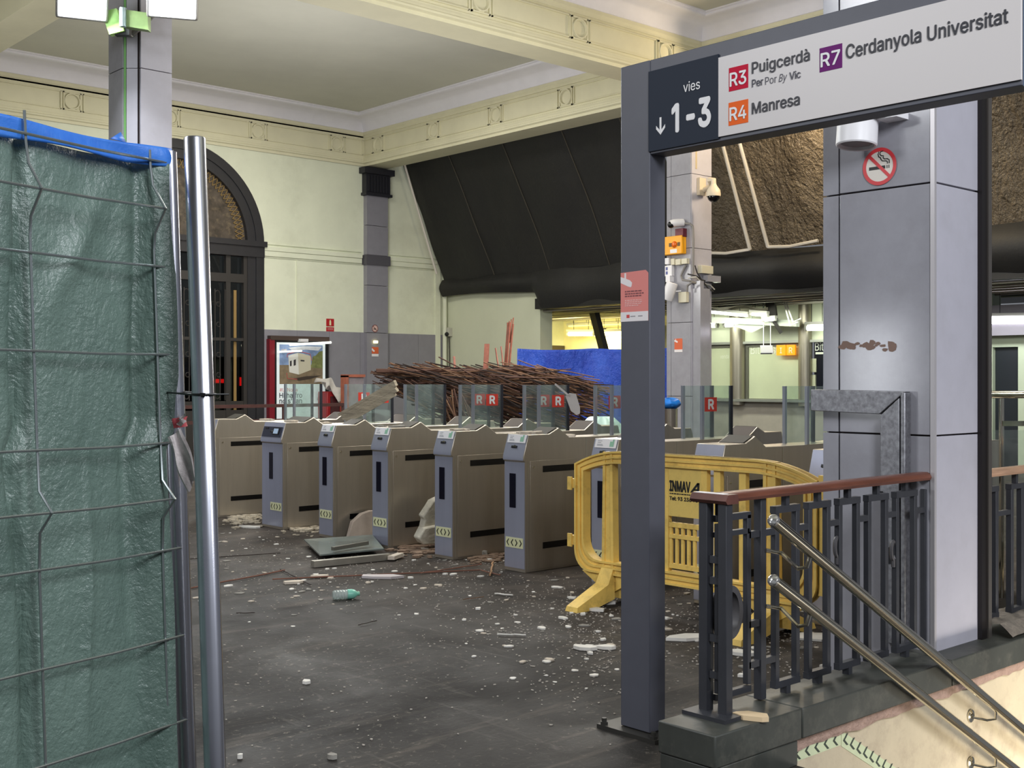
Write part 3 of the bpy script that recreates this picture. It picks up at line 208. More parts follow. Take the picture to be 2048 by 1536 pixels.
 'à': (389, '160,-9 137,-7 115,-3 94,5 76,15 60,29 48,45 38,63 32,84 30,108 32,128 36,146 43,161 53,174 64,184 78,193 92,200 108,206 125,211 143,214 161,217 178,220 200,223 218,225 234,227 247,229 257,231 265,235 271,240 274,246 276,255 276,257 275,272 272,285 267,297 260,307 251,315 240,322 227,327 212,330 196,331 178,330 163,327 149,322 137,316 127,309 118,301 110,292 104,283 100,274 41,291 51,313 64,331 79,346 95,358 114,368 133,375 153,380 173,383 194,384 208,384 223,382 239,379 255,375 271,369 286,360 300,350 312,336 322,320 330,301 335,278 337,251 337,0 277,0 277,52 272,52 267,43 260,34 252,25 242,16 229,8 215,1 199,-4 181,-7 170,45 192,47 211,51 228,59 242,68 254,80 263,93 270,108 274,122 276,138 276,190 272,187 267,184 259,182 251,180 241,178 231,176 221,174 210,173 200,171 191,170 182,169 175,168 161,166 147,163 134,159 122,153 112,147 103,139 97,130 93,118 92,105 93,93 96,82 102,72 109,64 119,57 130,52 142,48 156,46 165,429,1 99,529,1 168,529,1 215,429,1', '5,4,119 119,118,5 6,5,118 118,117,6 7,6,117 117,116,7 8,7,116 116,115,8 9,8,115 115,114,9 10,9,114 11,10,114 114,113,11 12,11,113 13,12,113 113,112,13 14,13,112 15,14,112 51,50,49 49,48,51 48,47,51 52,51,47 1,122,2 122,121,2 21,106,105 105,104,21 83,84,0 123,0,84 20,107,106 106,21,20 57,42,41 41,58,57 0,123,1 122,1,123 18,109,108 19,18,108 108,107,19 107,20,19 55,44,43 56,55,43 43,42,56 42,57,56 2,121,3 121,120,3 4,3,120 119,4,120 15,112,111 16,15,111 111,110,16 17,16,110 110,109,17 109,18,17 52,47,46 53,52,46 46,45,53 54,53,45 45,44,54 44,55,54 59,40,60 38,61,39 85,82,81 81,86,85 22,103,102 102,101,22 101,23,22 60,40,39 39,61,60 24,100,99 87,79,78 24,99,98 98,25,24 86,81,80 80,79,86 79,87,86 23,101,100 100,24,23 37,63,38 63,62,38 61,38,62 74,73,72 72,71,93 94,93,71 30,29,71 31,30,71 71,70,31 32,31,70 70,69,32 91,90,74 74,72,91 92,91,72 72,93,92 96,95,94 28,27,94 94,71,28 71,29,28 32,69,33 69,68,33 34,33,68 68,67,34 35,34,67 67,66,35 66,65,35 87,78,77 88,87,77 77,76,88 76,75,88 89,88,75 75,74,89 74,90,89 25,98,97 97,96,25 26,25,96 96,94,26 94,27,26 35,65,36 65,64,36 37,36,64 63,37,64 82,85,83 84,83,85 103,22,104 21,104,22 40,59,41 58,41,59 127,126,124 125,124,126'),
}
CAP = .509
def glyphs(body, bold, shear):
    vs = []; fs = []; x = 0
    for ch in body:
        if ch == ' ': x += .2; continue
        a, P, T = GLYPHS[ch]; b = len(vs)
        for p in P.split():
            q = [int(i) for i in p.split(',')]; px, py = q[0]/1000, q[1]/1000
            vs.append((x+px+shear*py, py, q[2] if len(q) > 2 else 0))
        fs += [tuple(int(i)+b for i in q.split(',')) for q in T.split()]
        x += a/1000
    xs = [p[0] for p in vs]; ys = [p[1] for p in vs]
    return vs, fs, (min(xs), max(xs), min(ys), max(ys))
# ---------------------------------------------------------------- tagging
def tag(o, label, cat, group=None, kind=None):
    if label: o['label'] = label
    if cat: o['category'] = cat
    if group: o['group'] = group
    if kind: o['kind'] = kind
    return o
def thing(name, label, cat, base, group=None):
    o = bpy.data.objects.new(name, None); C.objects.link(o); o.location = base; o['_o'] = tuple(base); o.empty_display_size = .1
    return tag(o, label, cat, group)
def struct(o): o['kind'] = 'structure'; return o
def dup(root, loc, label=None, rz=0):
    r = root.copy(); C.objects.link(r); r.location = loc; r.rotation_euler = (0, 0, rz)
    if label: r['label'] = label
    for ch in list(root.children):
        c = ch.copy(); C.objects.link(c); c.parent = r
        for g in list(ch.children):
            d = g.copy(); C.objects.link(d); d.parent = c
    return r
# ---------------------------------------------------------------- materials
def lin(c): return tuple(((v/255)/12.92 if v/255 <= .04045 else ((v/255+.055)/1.055)**2.4) for v in c)
_mc = {}
def M(name, rgb, rough=.5, metal=0, var=.0, scale=4, bump=0, bscale=20, stretch=(1, 1, 1), spec=.5, emit=0, dirt=None, dscale=2, damt=.5, coat=0):
    if name in _mc: return _mc[name]
    m = bpy.data.materials.new(name); m.use_nodes = True; t = m.node_tree; N = t.nodes; L = t.links; p = N['Principled BSDF']
    c = lin(rgb); p.inputs['Base Color'].default_value = (*c, 1); p.inputs['Roughness'].default_value = rough; p.inputs['Metallic'].default_value = metal
    p.inputs['Specular IOR Level'].default_value = spec
    if coat: p.inputs['Coat Weight'].default_value = coat; p.inputs['Coat Roughness'].default_value = .08
    if emit: p.inputs['Emission Color'].default_value = (*c, 1); p.inputs['Emission Strength'].default_value = emit
    if var or bump or dirt:
        tc = N.new('ShaderNodeTexCoord'); mp = N.new('ShaderNodeMapping'); mp.inputs['Scale'].default_value = stretch; L.new(tc.outputs['Object'], mp.inputs[0])
    src = None
    if var:
        n = N.new('ShaderNodeTexNoise'); n.inputs['Scale'].default_value = scale; n.inputs['Detail'].default_value = 5; n.inputs['Roughness'].default_value = .6; L.new(mp.outputs[0], n.inputs[0])
        r = N.new('ShaderNodeValToRGB'); e = r.color_ramp.elements; e[0].position = .3; e[1].position = .7
        e[0].color = (*[max(0, v*(1-var)) for v in c], 1); e[1].color = (*[min(1, v*(1+var)) for v in c], 1)
        L.new(n.outputs[0], r.inputs[0]); src = r.outputs[0]
    if dirt:
        n2 = N.new('ShaderNodeTexNoise'); n2.inputs['Scale'].default_value = dscale; n2.inputs['Detail'].default_value = 8; n2.inputs['Roughness'].default_value = .7; L.new(mp.outputs[0], n2.inputs[0])
        r2 = N.new('ShaderNodeValToRGB'); e = r2.color_ramp.elements; e[0].position = .5; e[1].position = .72; e[0].color = (0, 0, 0, 1); e[1].color = (damt, damt, damt, 1)
        L.new(n2.outputs[0], r2.inputs[0]); mx = N.new('ShaderNodeMix'); mx.data_type = 'RGBA'
        L.new(r2.outputs[0], mx.inputs[0]); mx.inputs[7].default_value = (*lin(dirt), 1)
        if src: L.new(src, mx.inputs[6])
        else: mx.inputs[6].default_value = (*c, 1)
        src = mx.outputs[2]
    if src: L.new(src, p.inputs['Base Color'])
    if bump:
        n3 = N.new('ShaderNodeTexNoise'); n3.inputs['Scale'].default_value = bscale; n3.inputs['Detail'].default_value = 6; L.new(mp.outputs[0], n3.inputs[0])
        b = N.new('ShaderNodeBump'); b.inputs['Strength'].default_value = bump; b.inputs['Distance'].default_value = .02; L.new(n3.outputs[0], b.inputs['Height']); L.new(b.outputs[0], p.inputs['Normal'])
    _mc[name] = m; return m
def glass(name, rgb, clear=.85, rough=.02, haze=0.0):
    if name in _mc: return _mc[name]
    m = bpy.data.materials.new(name); m.use_nodes = True; t = m.node_tree; N = t.nodes; L = t.links; N.remove(N['Principled BSDF'])
    out = N['Material Output']; tr = N.new('ShaderNodeBsdfTransparent'); tr.inputs[0].default_value = (*[clear*v for v in lin(rgb)], 1)
    gl = N.new('ShaderNodeBsdfGlossy'); gl.inputs['Roughness'].default_value = rough; gl.inputs[0].default_value = (.9, .95, .95, 1)
    lw = N.new('ShaderNodeLayerWeight'); lw.inputs[0].default_value = .5; pw = N.new('ShaderNodeMath'); pw.operation = 'POWER'; pw.inputs[1].default_value = 4; L.new(lw.outputs['Facing'], pw.inputs[0])
    fr = N.new('ShaderNodeMath'); fr.operation = 'MULTIPLY_ADD'; fr.inputs[1].default_value = .5; fr.inputs[2].default_value = .035; L.new(pw.outputs[0], fr.inputs[0]); mx = N.new('ShaderNodeMixShader'); L.new(fr.outputs[0], mx.inputs[0])
    src = tr
    if haze:
        df = N.new('ShaderNodeBsdfDiffuse'); df.inputs[0].default_value = (.62, .68, .66, 1)
        tc = N.new('ShaderNodeTexCoord'); n = N.new('ShaderNodeTexNoise'); n.inputs['Scale'].default_value = 7; n.inputs['Detail'].default_value = 6; L.new(tc.outputs['Object'], n.inputs[0])
        r = N.new('ShaderNodeValToRGB'); e = r.color_ramp.elements; e[0].position = .3; e[1].position = .8; e[0].color = (haze*.4,)*3+(1,); e[1].color = (min(1, haze*1.9),)*3+(1,); L.new(n.outputs[0], r.inputs[0])
        m2 = N.new('ShaderNodeMixShader'); L.new(r.outputs[0], m2.inputs[0]); L.new(tr.outputs[0], m2.inputs[1]); L.new(df.outputs[0], m2.inputs[2]); src = m2
    L.new(src.outputs[0], mx.inputs[1]); L.new(gl.outputs[0], mx.inputs[2]); L.new(mx.outputs[0], out.inputs[0])
    _mc[name] = m; return m
cream = M('cream_paint', (226, 229, 205), .75, var=.05, scale=1.5, dirt=(190, 190, 165), dscale=1.2, damt=.35)
creamb = M('cream_beam_paint', (222, 217, 186), .7, var=.05, scale=2)
white_cove = M('white_cove_paint', (238, 236, 242), .75, var=.03, scale=3)
ceil_m = M('ceiling_paint', (206, 205, 192), .85, var=.05, scale=.8)
dado_m = M('grey_dado_stone', (140, 138, 145), .45, var=.05, scale=6)
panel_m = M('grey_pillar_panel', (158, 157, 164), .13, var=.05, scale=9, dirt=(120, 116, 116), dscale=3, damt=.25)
panel_b = M('lit_pillar_panel', (186, 184, 194), .3, var=.03, scale=9, dirt=(150, 146, 146), dscale=3, damt=.2)  # lighter copy for the right faces, their light put into the colour
groove = M('dark_groove', (48, 36, 36), .7)
black = M('black_plastic', (16, 16, 20), .45)
blackm = M('black_iron', (34, 34, 38), .5, var=.15, scale=8)
steel = M('brushed_steel', (186, 177, 163), .33, .72, var=.05, scale=3, stretch=(6, 6, .6))
steelb = M('front_steel', (184, 188, 208), .33, .62, var=.03, scale=3, stretch=(6, 6, .6))
galv = M('galvanised_steel', (196, 198, 208), .26, 1, var=.06, scale=9)
chrome = M('chrome', (205, 200, 185), .12, 1)
white = M('white_plastic', (232, 230, 232), .4)
charcoal = M('charcoal_metal_paint', (82, 83, 92), .5, var=.04, scale=12)
rail_iron = M('dark_iron_paint', (50, 51, 56), .5, var=.12, scale=10)
wood = M('varnished_red_wood', (104, 60, 45), .38, var=.3, scale=6, stretch=(.6, 5, 5), bump=.1, bscale=30)
# ================================================================ THE SETTING
X1, X2, Y1, Y2 = 5.88, 14.9, 12.5, 21.3       # far bay between the beams
SOF, FRZ, CEI = 6.13, 6.86, 7.18
# floor ------------------------------------------------------------
fm = M('worn_dark_floor', (108, 103, 98), .5, spec=.14)
def floor_nodes(m):
    t = m.node_tree; N = t.nodes; L = t.links; p = N['Principled BSDF']
    tc = N.new('ShaderNodeTexCoord')
    def noise(sc, det, stretch, rot, lo, hi, ro=.6):
        mp = N.new('ShaderNodeMapping'); mp.inputs['Scale'].default_value = stretch; mp.inputs['Rotation'].default_value = (0, 0, rot); L.new(tc.outputs['Object'], mp.inputs[0])
        n = N.new('ShaderNodeTexNoise'); n.inputs['Scale'].default_value = sc; n.inputs['Detail'].default_value = det; n.inputs['Roughness'].default_value = ro; n.inputs['Distortion'].default_value = .6; L.new(mp.outputs[0], n.inputs[0])
        r = N.new('ShaderNodeMapRange'); r.inputs[1].default_value = lo; r.inputs[2].default_value = hi; L.new(n.outputs[0], r.inputs[0]); return r.outputs[0]
    def mix(a, b, f, blend='MIX'):
        x = N.new('ShaderNodeMix'); x.data_type = 'RGBA'; x.blend_type = blend
        if isinstance(f, float): x.inputs[0].default_value = f
        else: L.new(f, x.inputs[0])
        for s, i in ((a, 6), (b, 7)):
            if isinstance(s, tuple): x.inputs[i].default_value = (*lin(s), 1)
            else: L.new(s, x.inputs[i])
        return x.outputs[2]
    def mul(a, b):
        x = N.new('ShaderNodeMath'); x.operation = 'MULTIPLY'
        for s, i in ((a, 0), (b, 1)):
            if isinstance(s, float): x.inputs[i].default_value = s
            else: L.new(s, x.inputs[i])
        return x.outputs[0]
    c = mix((33, 31, 30), (56, 53, 50), noise(.8, 6, (1, 1, 1), 0, .32, .7))
    c = mix(c, (26, 25, 25), mul(noise(1.7, 8, (1, 2.4, 1), .5, .5, .72, .7), .75))
    c = mix(c, (96, 88, 80), mul(noise(2.2, 9, (.35, 3.0, 1), 1.1, .54, .72, .7), .7))
    c = mix(c, (104, 99, 94), mul(noise(3.4, 9, (3.2, .4, 1), .35, .58, .76, .7), .65))
    c = mix(c, (118, 110, 102), mul(noise(5.5, 10, (.25, 4.5, 1), -.6, .60, .76, .75), .6))
    sx = N.new('ShaderNodeSeparateXYZ'); L.new(tc.outputs['Object'], sx.inputs[0]); zn = N.new('ShaderNodeMapRange'); zn.inputs[1].default_value = 4.3; zn.inputs[2].default_value = 6.2; L.new(sx.outputs[0], zn.inputs[0])
    c = mix(c, (96, 86, 78), mul(mul(noise(3.0, 9, (1, 1, 1), 0, .30, .68, .75), zn.outputs[0]), .75))     # brown dust walked out of the lanes
    # plaster dust trodden around the gates
    c = mix(c, (150, 141, 128), mul(mul(noise(26, 6, (1, 1, 1), 0, .58, .7, .7), noise(.55, 4, (1, 1, 1), 0, .42, .62)), .75))
    L.new(c, p.inputs['Base Color'])
    r = N.new('ShaderNodeMapRange'); L.new(noise(1.3, 5, (1, 1, 1), 0, .3, .7), r.inputs[0]); r.inputs[3].default_value = .50; r.inputs[4].default_value = .80; L.new(r.outputs[0], p.inputs['Roughness'])
    b = N.new('ShaderNodeBump'); b.inputs['Strength'].default_value = .25; b.inputs['Distance'].default_value = .01; L.new(noise(40, 5, (1, 1, 1), 0, 0, 1), b.inputs['Height']); L.new(b.outputs[0], p.inputs['Normal'])
floor_nodes(fm)
HX, HY0, HY1 = 3.92, -.55, 2.70                # stair hole
mb = MB()
mb.box((-9, 2.80, -.25), (24, 22, 0)); mb.box((-9, -9, -.25), (HX, 2.80, 0)); mb.box((HX, -9, -.25), (24, HY0, 0))
struct(mb.build('floor', fm))
mb = MB()
for i in range(14):
    mb.box((HX+i*.29, HY0, -.165*(i+1)-.3), (HX+(i+1)*.29, HY1, -.165*(i+1)))
struct(mb.build('stair_flight', M('step_stone', (120, 112, 104), .6, var=.1, scale=5)))
stairwall = M('stair_plaster', (206, 192, 164), .8, var=.08, scale=3, dirt=(150, 128, 112), dscale=5, damt=.5, bump=.15, bscale=30)
mb = MB(); mb.box((3.9, 2.72, -4.2), (16, 2.94, .06)); struct(mb.build('wall_stair', stairwall))
# rough pink mortar bed under the coping
mb = MB(); mb.grid(lambda u, v: Vector((3.9+u*12, 2.715-.012*random.random()-.004*math.sin(v*3), .045+v*.062+(.006*random.uniform(-1, 1) if v < .1 else 0))), 240, 3)
struct(mb.build('trim_1', M('rough_mortar', (176, 148, 134), .95, var=.2, scale=20, bump=.6, bscale=60)))
coping = M('dark_green_stone', (62, 64, 59), .5, var=.22, scale=5, dirt=(128, 124, 112), dscale=7, damt=.35)
mb = MB(); mb.box((3.405, 2.68, 0), (3.92, 2.94, .10)); mb.box((3.92, 2.72, .06), (16, 2.94, .14))
mb.box((3.40, 2.675, .10), (3.94, 2.945, .22))
x = 3.945
while x < 16:
    mb.box((x, 2.675, .10), (x+1.18, 2.945, .22)); x += 1.186
struct(mb.build('trim_2', coping, bevel=.006))
# left wall with the arched doorway ---------------------------------
AX, AR, AZ = 10.52, 1.88, 4.24
mb = MB(); mb.box((-9, Y2, 0), (AX-AR, Y2+.35, 7.4)); mb.box((AX+AR, Y2, 0), (22, Y2+.35, 7.4))
n = 32
for i in range(n):
    a0, a1 = math.pi*(1-i/n), math.pi*(1-(i+1)/n)
    P = [(AX+AR*math.cos(a0), AZ+AR*math.sin(a0)), (AX+AR*math.cos(a1), AZ+AR*math.sin(a1))]
    mb.prism([(P[0][0], Y2, P[0][1]), (P[1][0], Y2, P[1][1]), (P[1][0], Y2, 7.4), (P[0][0], Y2, 7.4)], (0, .35, 0))
struct(mb.build('wall_left', cream, flat=True))
# dado slabs on the left wall
mb = MB(); xs = [AX+AR+.02]
while xs[-1] < 17.0: xs.append(xs[-1]+.79)
for a, b in zip(xs, xs[1:]):
    if b > 17.2: b = 17.2
    for z0, z1 in ((0, .72), (.725, 2.53)): mb.box((a+.003, Y2-.03, z0), (b-.003, Y2+.02, z1))
mb.box((-9, Y2-.03, 0), (AX-AR-.02, Y2+.02, 2.53))
struct(mb.build('baseboard_left', dado_m))
# string course
mb = MB()
for a, b in ((AX+AR, 14.83), (15.5, 16.9), (-9, AX-AR)):
    mb.box((a, Y2-.07, 4.13), (b, Y2+.01, 4.22)); mb.box((a, Y2-.05, 4.02), (b, Y2+.01, 4.13)); mb.box((a, Y2-.02, 3.99), (b, Y2+.01, 4.02)); mb.box((a, Y2-.03, 4.26), (b, Y2+.01, 4.29))
struct(mb.build('trim_3', cream, bevel=.008))
# thin vertical surface conduit and corner pipe on the wall
mb = MB(); p = onY(593, 600, Y2); mb.beam((p.x, Y2-.012, 2.53), (p.x, Y2-.012, 3.99), .025, .02); struct(mb.build('trim_4', cream))
mb = MB(); mb.cyl((17.08, Y2-.1, .0), (17.08, Y2-.1, 3.9), .05); mb.box((16.86, Y2-.048, 0), (17.0, Y2, 4.2)); struct(mb.build('trim_5', cream))
# pilaster: stone slabs, dark band and fluted dark capital
mb = MB()
for z0, z1 in ((0, 1.3), (1.31, 2.52), (2.53, 3.55), (3.56, 4.0), (4.22, 4.85), (4.86, 5.5)):
    mb.box((14.9, Y2-.13, z0), (15.46, Y2+.02, z1))
pil = thing('wall_pilaster', 'grey stone pilaster with a black fluted capital on the cream wall', 'pilaster', (15.18, Y2-.1, 0))
mb.build('shaft', dado_m, pil)
mb = MB(); mb.box((14.86, Y2-.17, 4.0), (15.5, Y2+.02, 4.21)); mb.build('band', M('dark_grey_stone', (84, 82, 88), .5), pil)
mb = MB(); mb.box((14.86, Y2-.16, 5.5), (15.5, Y2+.02, 5.97)); mb.box((14.78, Y2-.22, 5.97), (15.58, Y2+.02, 6.10)); mb.box((14.83, Y2-.2, 5.5), (15.53, Y2+.02, 5.56))
for i in range(8): mb.box((14.885+i*.078, Y2-.19, 5.58), (14.93+i*.078, Y2-.1, 5.94))
mb.build('capital', M('black_stone', (36, 36, 42), .5), pil)
# back wall stub and the lit passage behind it
mb = MB(); mb.box((17.2, 18.15, 0), (17.55, Y2, 5.2)); struct(mb.build('wall_back', M('pale_cream_paint', (216, 219, 192), .75, var=.04, scale=1.2)))
yel = M('passage_paint', (226, 222, 180), .7, var=.05, scale=3)
mb = MB(); mb.box((21.0, 16.4, 0), (21.3, 22, 5)); struct(mb.build('wall_passage', yel))
mb = MB(); mb.box((20.22, 21.22, 0), (20.95, 21.3, 2.36)); struct(mb.build('door_2', M('dark_brown_door', (64, 54, 46), .5)))
mb = MB()
mb.box((20.9, 18.0, 0), (21.0, 18.14, 2.75)); mb.box((20.9, 19.74, 0), (21.0, 19.9, 2.75)); mb.box((20.9, 18.0, 2.62), (21.0, 19.9, 2.75))
for i in range(20): mb.box((20.95, 18.14, .12*i+.2), (21.0, 19.74, .12*i+.31))
struct(mb.build('window_2', yel))
# low soffit behind the tarpaulins with battens
low = M('dark_low_ceiling', (30, 29, 27), .55, var=.2, scale=4)  # very dark base colour with random variation
mb = MB(); mb.box((17.0, -3, 2.98), (22.5, 18.1, 3.2)); mb.box((17.6, 18.1, 2.98), (22.5, 22, 3.2)); struct(mb.build('ceiling', low))
mb = MB()
for i, x in enumerate((17.25, 17.75, 18.2, 18.7, 19.1, 19.6, 20.2)):
    mb.cyl((x, -3, 2.95), (x, 21.2 if x > 17.6 else 18.1, 2.95), .022, n=6)
struct(mb.build('trim_6', M('bare_batten_metal', (150, 146, 134), .4, .6)))
# beams -------------------------------------------------------------
mb = MB()
for x0, x1, y0, y1 in ((-9, 24, 12.0, Y1), (X2, 15.45, -6, 2.8), (X2, 15.45, 3.3, 12.0), (X2, 15.45, Y1, Y2), (5.38, X1, -6, 2.8), (5.38, X1, 3.3, 12.0), (5.38, X1, Y1, Y2), (-9, 24, 2.8, 3.3)):
    mb.box((x0, y0, SOF), (x1, y1, 7.5))
mb.box((5.9, Y2-.02, SOF), (14.9, Y2+.02, 7.3))
struct(mb.build('trim_7', creamb))
mb = MB(); mb.box((X1-.1, Y1-.1, CEI), (X2+.1, Y2+.1, 7.5)); mb.box((X1-.1, 3.2, CEI), (X2+.1, 12.1, 7.5)); mb.box((-9, 12.4, CEI), (5.5, Y2+.1, 7.5)); mb.box((-9, -6, CEI), (5.5, 12.1, 7.5)); mb.box((5.4, -6, CEI), (15, 2.9, 7.5))
struct(mb.build('ceiling', ceil_m))
def coffer(x0, x1, y0, y1, prof):
    V = []; F = []
    for d, h in prof: V += [(x0+d, y0+d, h), (x1-d, y0+d, h), (x1-d, y1-d, h), (x0+d, y1-d, h)]
    for i in range(len(prof)-1):
        for k in range(4): F.append((i*4+k, i*4+(k+1) % 4, i*4+4+(k+1) % 4, i*4+4+k))
    return MB().add(V, F)
mould = [(0, SOF), (.012, SOF), (.012, SOF+.05), (.05, SOF+.07), (.05, SOF+.10), (.03, SOF+.11), (.03, SOF+.15), (.015, SOF+.17), (.015, SOF+.19), (0, SOF+.2)]
up_m = [(0, 6.74), (.02, 6.75), (.02, 6.78), (.045, 6.81), (.045, FRZ)]
cove = [(.045, FRZ), (.06, FRZ+.005)]+[(.06+.30*(1-math.cos(t*math.pi/16)), FRZ+.005+.235*math.sin(t*math.pi/16)) for t in range(1, 9)]
rim = [(.36, 7.10), (.40, 7.105), (.42, 7.125), (.42, 7.15), (.45, 7.16), (.45, CEI)]
for bay in ((X1, X2, Y1, Y2), (X1, X2, 3.3, 12.0)):
    struct(coffer(*bay, mould).build('trim_8', creamb)); struct(coffer(*bay, up_m).build('trim_9', creamb)); struct(coffer(*bay, cove).build('trim_10', white_cove)); struct(coffer(*bay, rim).build('trim_11', white_cove))
def frieze(pt, u0, u1, first, step):
    """raised frieze: framed panels between square blocks, each with a roundel; pt(u, h, d) -> point"""
    mb = MB()
    def bar(ua, ub, ha, hb, d0=0, d1=.026):
        A = [pt(u, h, d) for u in (ua, ub) for h in (ha, hb) for d in (d0, d1)]
        mb.add(A, [(0, 1, 3, 2), (4, 6, 7, 5), (0, 4, 5, 1), (2, 3, 7, 6), (0, 2, 6, 4), (1, 5, 7, 3)])
    def frame(ua, ub, ha, hb, t=.022):
        bar(ua, ub, ha, ha+t); bar(ua, ub, hb-t, hb); bar(ua, ua+t, ha, hb); bar(ub-t, ub, ha, hb)
    c = first; cs = []
    while c < u1+step: cs.append(c); c += step
    lo, hi = 6.37, 6.70
    prev = u0
    for c in cs:
        if c-.17 > u0 and c+.17 < u1:
            frame(c-.165, c+.165, lo, hi)
            n = 24; R = .135; r = .020; V = []; F = []
            for i in range(n):
                a = 2*math.pi*i/n
                for k, (rr, d) in enumerate(((R+r, 0), (R+r*.5, .038), (R-r*.5, .038), (R-r, .004))): V.append(pt(c+rr*math.cos(a), (lo+hi)/2+rr*math.sin(a), d))
            for i in range(n):
                j = (i+1) % n
                F += [(i*4+k, j*4+k, j*4+k+1, i*4+k+1) for k in range(3)]
            mb.add(V, F)
            if c-.20-prev > .1: frame(prev, c-.2, lo, hi, .016)
            prev = c+.2
    if u1-prev > .1: frame(prev, u1, lo, hi, .016)
    return mb
struct(frieze(lambda u, h, d: Vector((u, Y2-.02-d, h)), X1, X2-.05, onY(143, 205, Y2).x-1.9*1, 1.9).build('trim_12', creamb))
struct(frieze(lambda u, h, d: Vector((X2-d, u, h)), Y1, Y2, onX(757, 290, X2).y-1.9*8, 1.9).build('trim_13', creamb))
struct(frieze(lambda u, h, d: Vector((u, 12.0-d, h)), X1, X2, onY(960, 17, 12).x-1.87*2, 1.87).build('trim_14', creamb))
struct(frieze(lambda u, h, d: Vector((X2-d, u, h)), 3.3, 12.0, 4.1, 1.9).build('trim_15', creamb))
# ---------------------------------------------------------------- arched iron door
d = thing('door_1', None, None, (AX, Y2+.1, 0)); struct(d)
mb = MB()
def arch(R, n=40, z0=0): return [(AX-R, Y2-.06, z0)]+[(AX+R*math.cos(math.pi*(1-i/n)), Y2-.06, AZ+R*math.sin(math.pi*(1-i/n))) for i in range(n+1)]+[(AX+R, Y2-.06, z0)]
iron = M('black_door_iron', (42, 42, 46), .42, var=.1, scale=5)
mb.ring(arch(AR+.02), arch(AR-.16), (0, .25, 0)); mb.ring([(p[0], p[1]+.03, p[2]) for p in arch(AR-.15)], [(p[0], p[1]+.03, p[2]) for p in arch(AR-.34)], (0, .2, 0))
mb.box((AX-AR-.06, Y2-.12, AZ-.05), (AX+AR+.06, Y2+.15, AZ+.06)); mb.box((AX-AR-.02, Y2-.08, AZ-.26), (AX+AR+.02, Y2+.15, AZ-.05))
mb.build('frame', iron, d)
mb = MB(); y = Y2+.02
xr = AX+AR-.34
for xx, wd in ((xr-.42, .10), (xr-.04, .08), (AX, .16), (AX-AR+.34, .1), (AX-AR+.74, .1)): mb.box((xx-wd/2, y-.03, 0), (xx+wd/2, y+.06, AZ-.2))
mb.box((AX-AR+.3, y-.034, 3.45), (AX+AR-.3, y+.064, 3.62)); mb.box((AX-AR+.3, y-.02, 0), (AX+AR-.3, y+.05, .9))
mb.box((AX-AR+.3, y-.02, 1.0), (AX+AR-.3, y+.05, 1.08)); mb.box((AX-AR+.3, y-.02, 2.28), (AX+AR-.3, y+.05, 2.34))
for s in (-1, 1):                        # scroll grille bars
    for i in range(9):
        xx = AX+s*(.18+i*.11); z0 = 1.1; mb.beam((xx, y, z0), (xx, y, 3.3-.1*(i % 2)), .022, .02)
        if i % 2 == 0 and i < 8:
            mb.tube([(xx+.055*(1-math.cos(t*math.pi/8)), y, 3.2+.07*math.sin(t*math.pi/8)) for t in range(9)], .012, 5)
            mb.tube([(xx+.055*(1-math.cos(t*math.pi/8)), y, 1.2-.07*math.sin(t*math.pi/8)) for t in range(9)], .012, 5)
    for z in (1.6, 2.0, 2.6, 3.0):
        for i in range(4): mb.tube([(AX+s*(.26+i*.22)+.045*math.cos(t*math.pi/5), y, z+.045*math.sin(t*math.pi/5)) for t in range(10)], .01, 5, True)
mb.build('grille', M('wrought_iron', (50, 47, 45), .5), d)
mb = MB(); mb.grid(lambda u, v: Vector((AX-AR+.34+u*(2*AR-.68), y+.1, v*(AZ-.1))), 1, 1); mb.build('pane', glass('night_door_glass', (96, 100, 96), .55), d)
mb = MB(); R = AR-.33
mb.poly([(AX+R*math.cos(math.pi*i/30), y+.05, AZ+.06+R*math.sin(math.pi*i/30)) for i in range(31)]); mb.build('fanlight', M('dusty_fanlight', (74, 66, 58), .35, var=.5, scale=5, dirt=(150, 132, 104), dscale=9, damt=.5), d)
mb = MB()
for i in range(48):                        # lattice strip around the fanlight
    a = math.pi*i/48; b = math.pi*(i+1)/48
    for q0, q1 in ((R-.04, R-.24), (R-.24, R-.04)):
        mb.beam((AX+q0*math.cos(a), y+.03, AZ+.06+q0*math.sin(a)), (AX+q1*math.cos(b), y+.03, AZ+.06+q1*math.sin(b)), .012, .01)
mb.build('lattice', M('brass_lattice', (160, 132, 78), .5, .3), d)
mb = MB(); xx = xr-.22; mb.box((xx-.03, y+.06, .1), (xx+.03, y+.08, 3.3)); mb.build('jamb_strip', M('amber_strip', (150, 122, 74), .4), d)
# night street seen through the door
mb = MB(); mb.box((4, 34, -1), (16, 34.2, 8)); struct(mb.build('wall_street', M('night_facade', (38, 34, 32), .8, var=.4, scale=3)))
st = thing('street_lamp', 'lit street lamp outside, seen through the dark iron door', 'street lamp', (12.62, 24.5, 0))
q = onY(492, 691, 24.5); st.location = (q.x, 24.5, 0); st['_o'] = (q.x, 24.5, 0)
mb = MB(); mb.cyl((q.x, 24.5, 0), (q.x, 24.5, q.z-.06), .04); mb.build('post', M('golden_lit_post', (150, 120, 60), .4), st)  # golden reflection put into the post's colour
mb = MB(); mb.ball((q.x, 24.5, q.z), .11); mb.build('globe', M('lamp_globe', (255, 240, 215), .5, emit=9), st)
q = onY(441, 762, 27.5); q2 = onY(488, 763, 27.5)
car = thing('parked_car', 'dark car outside in the street, its two red tail lights glowing through the door', 'car', (q.x+.3, 28, 0))
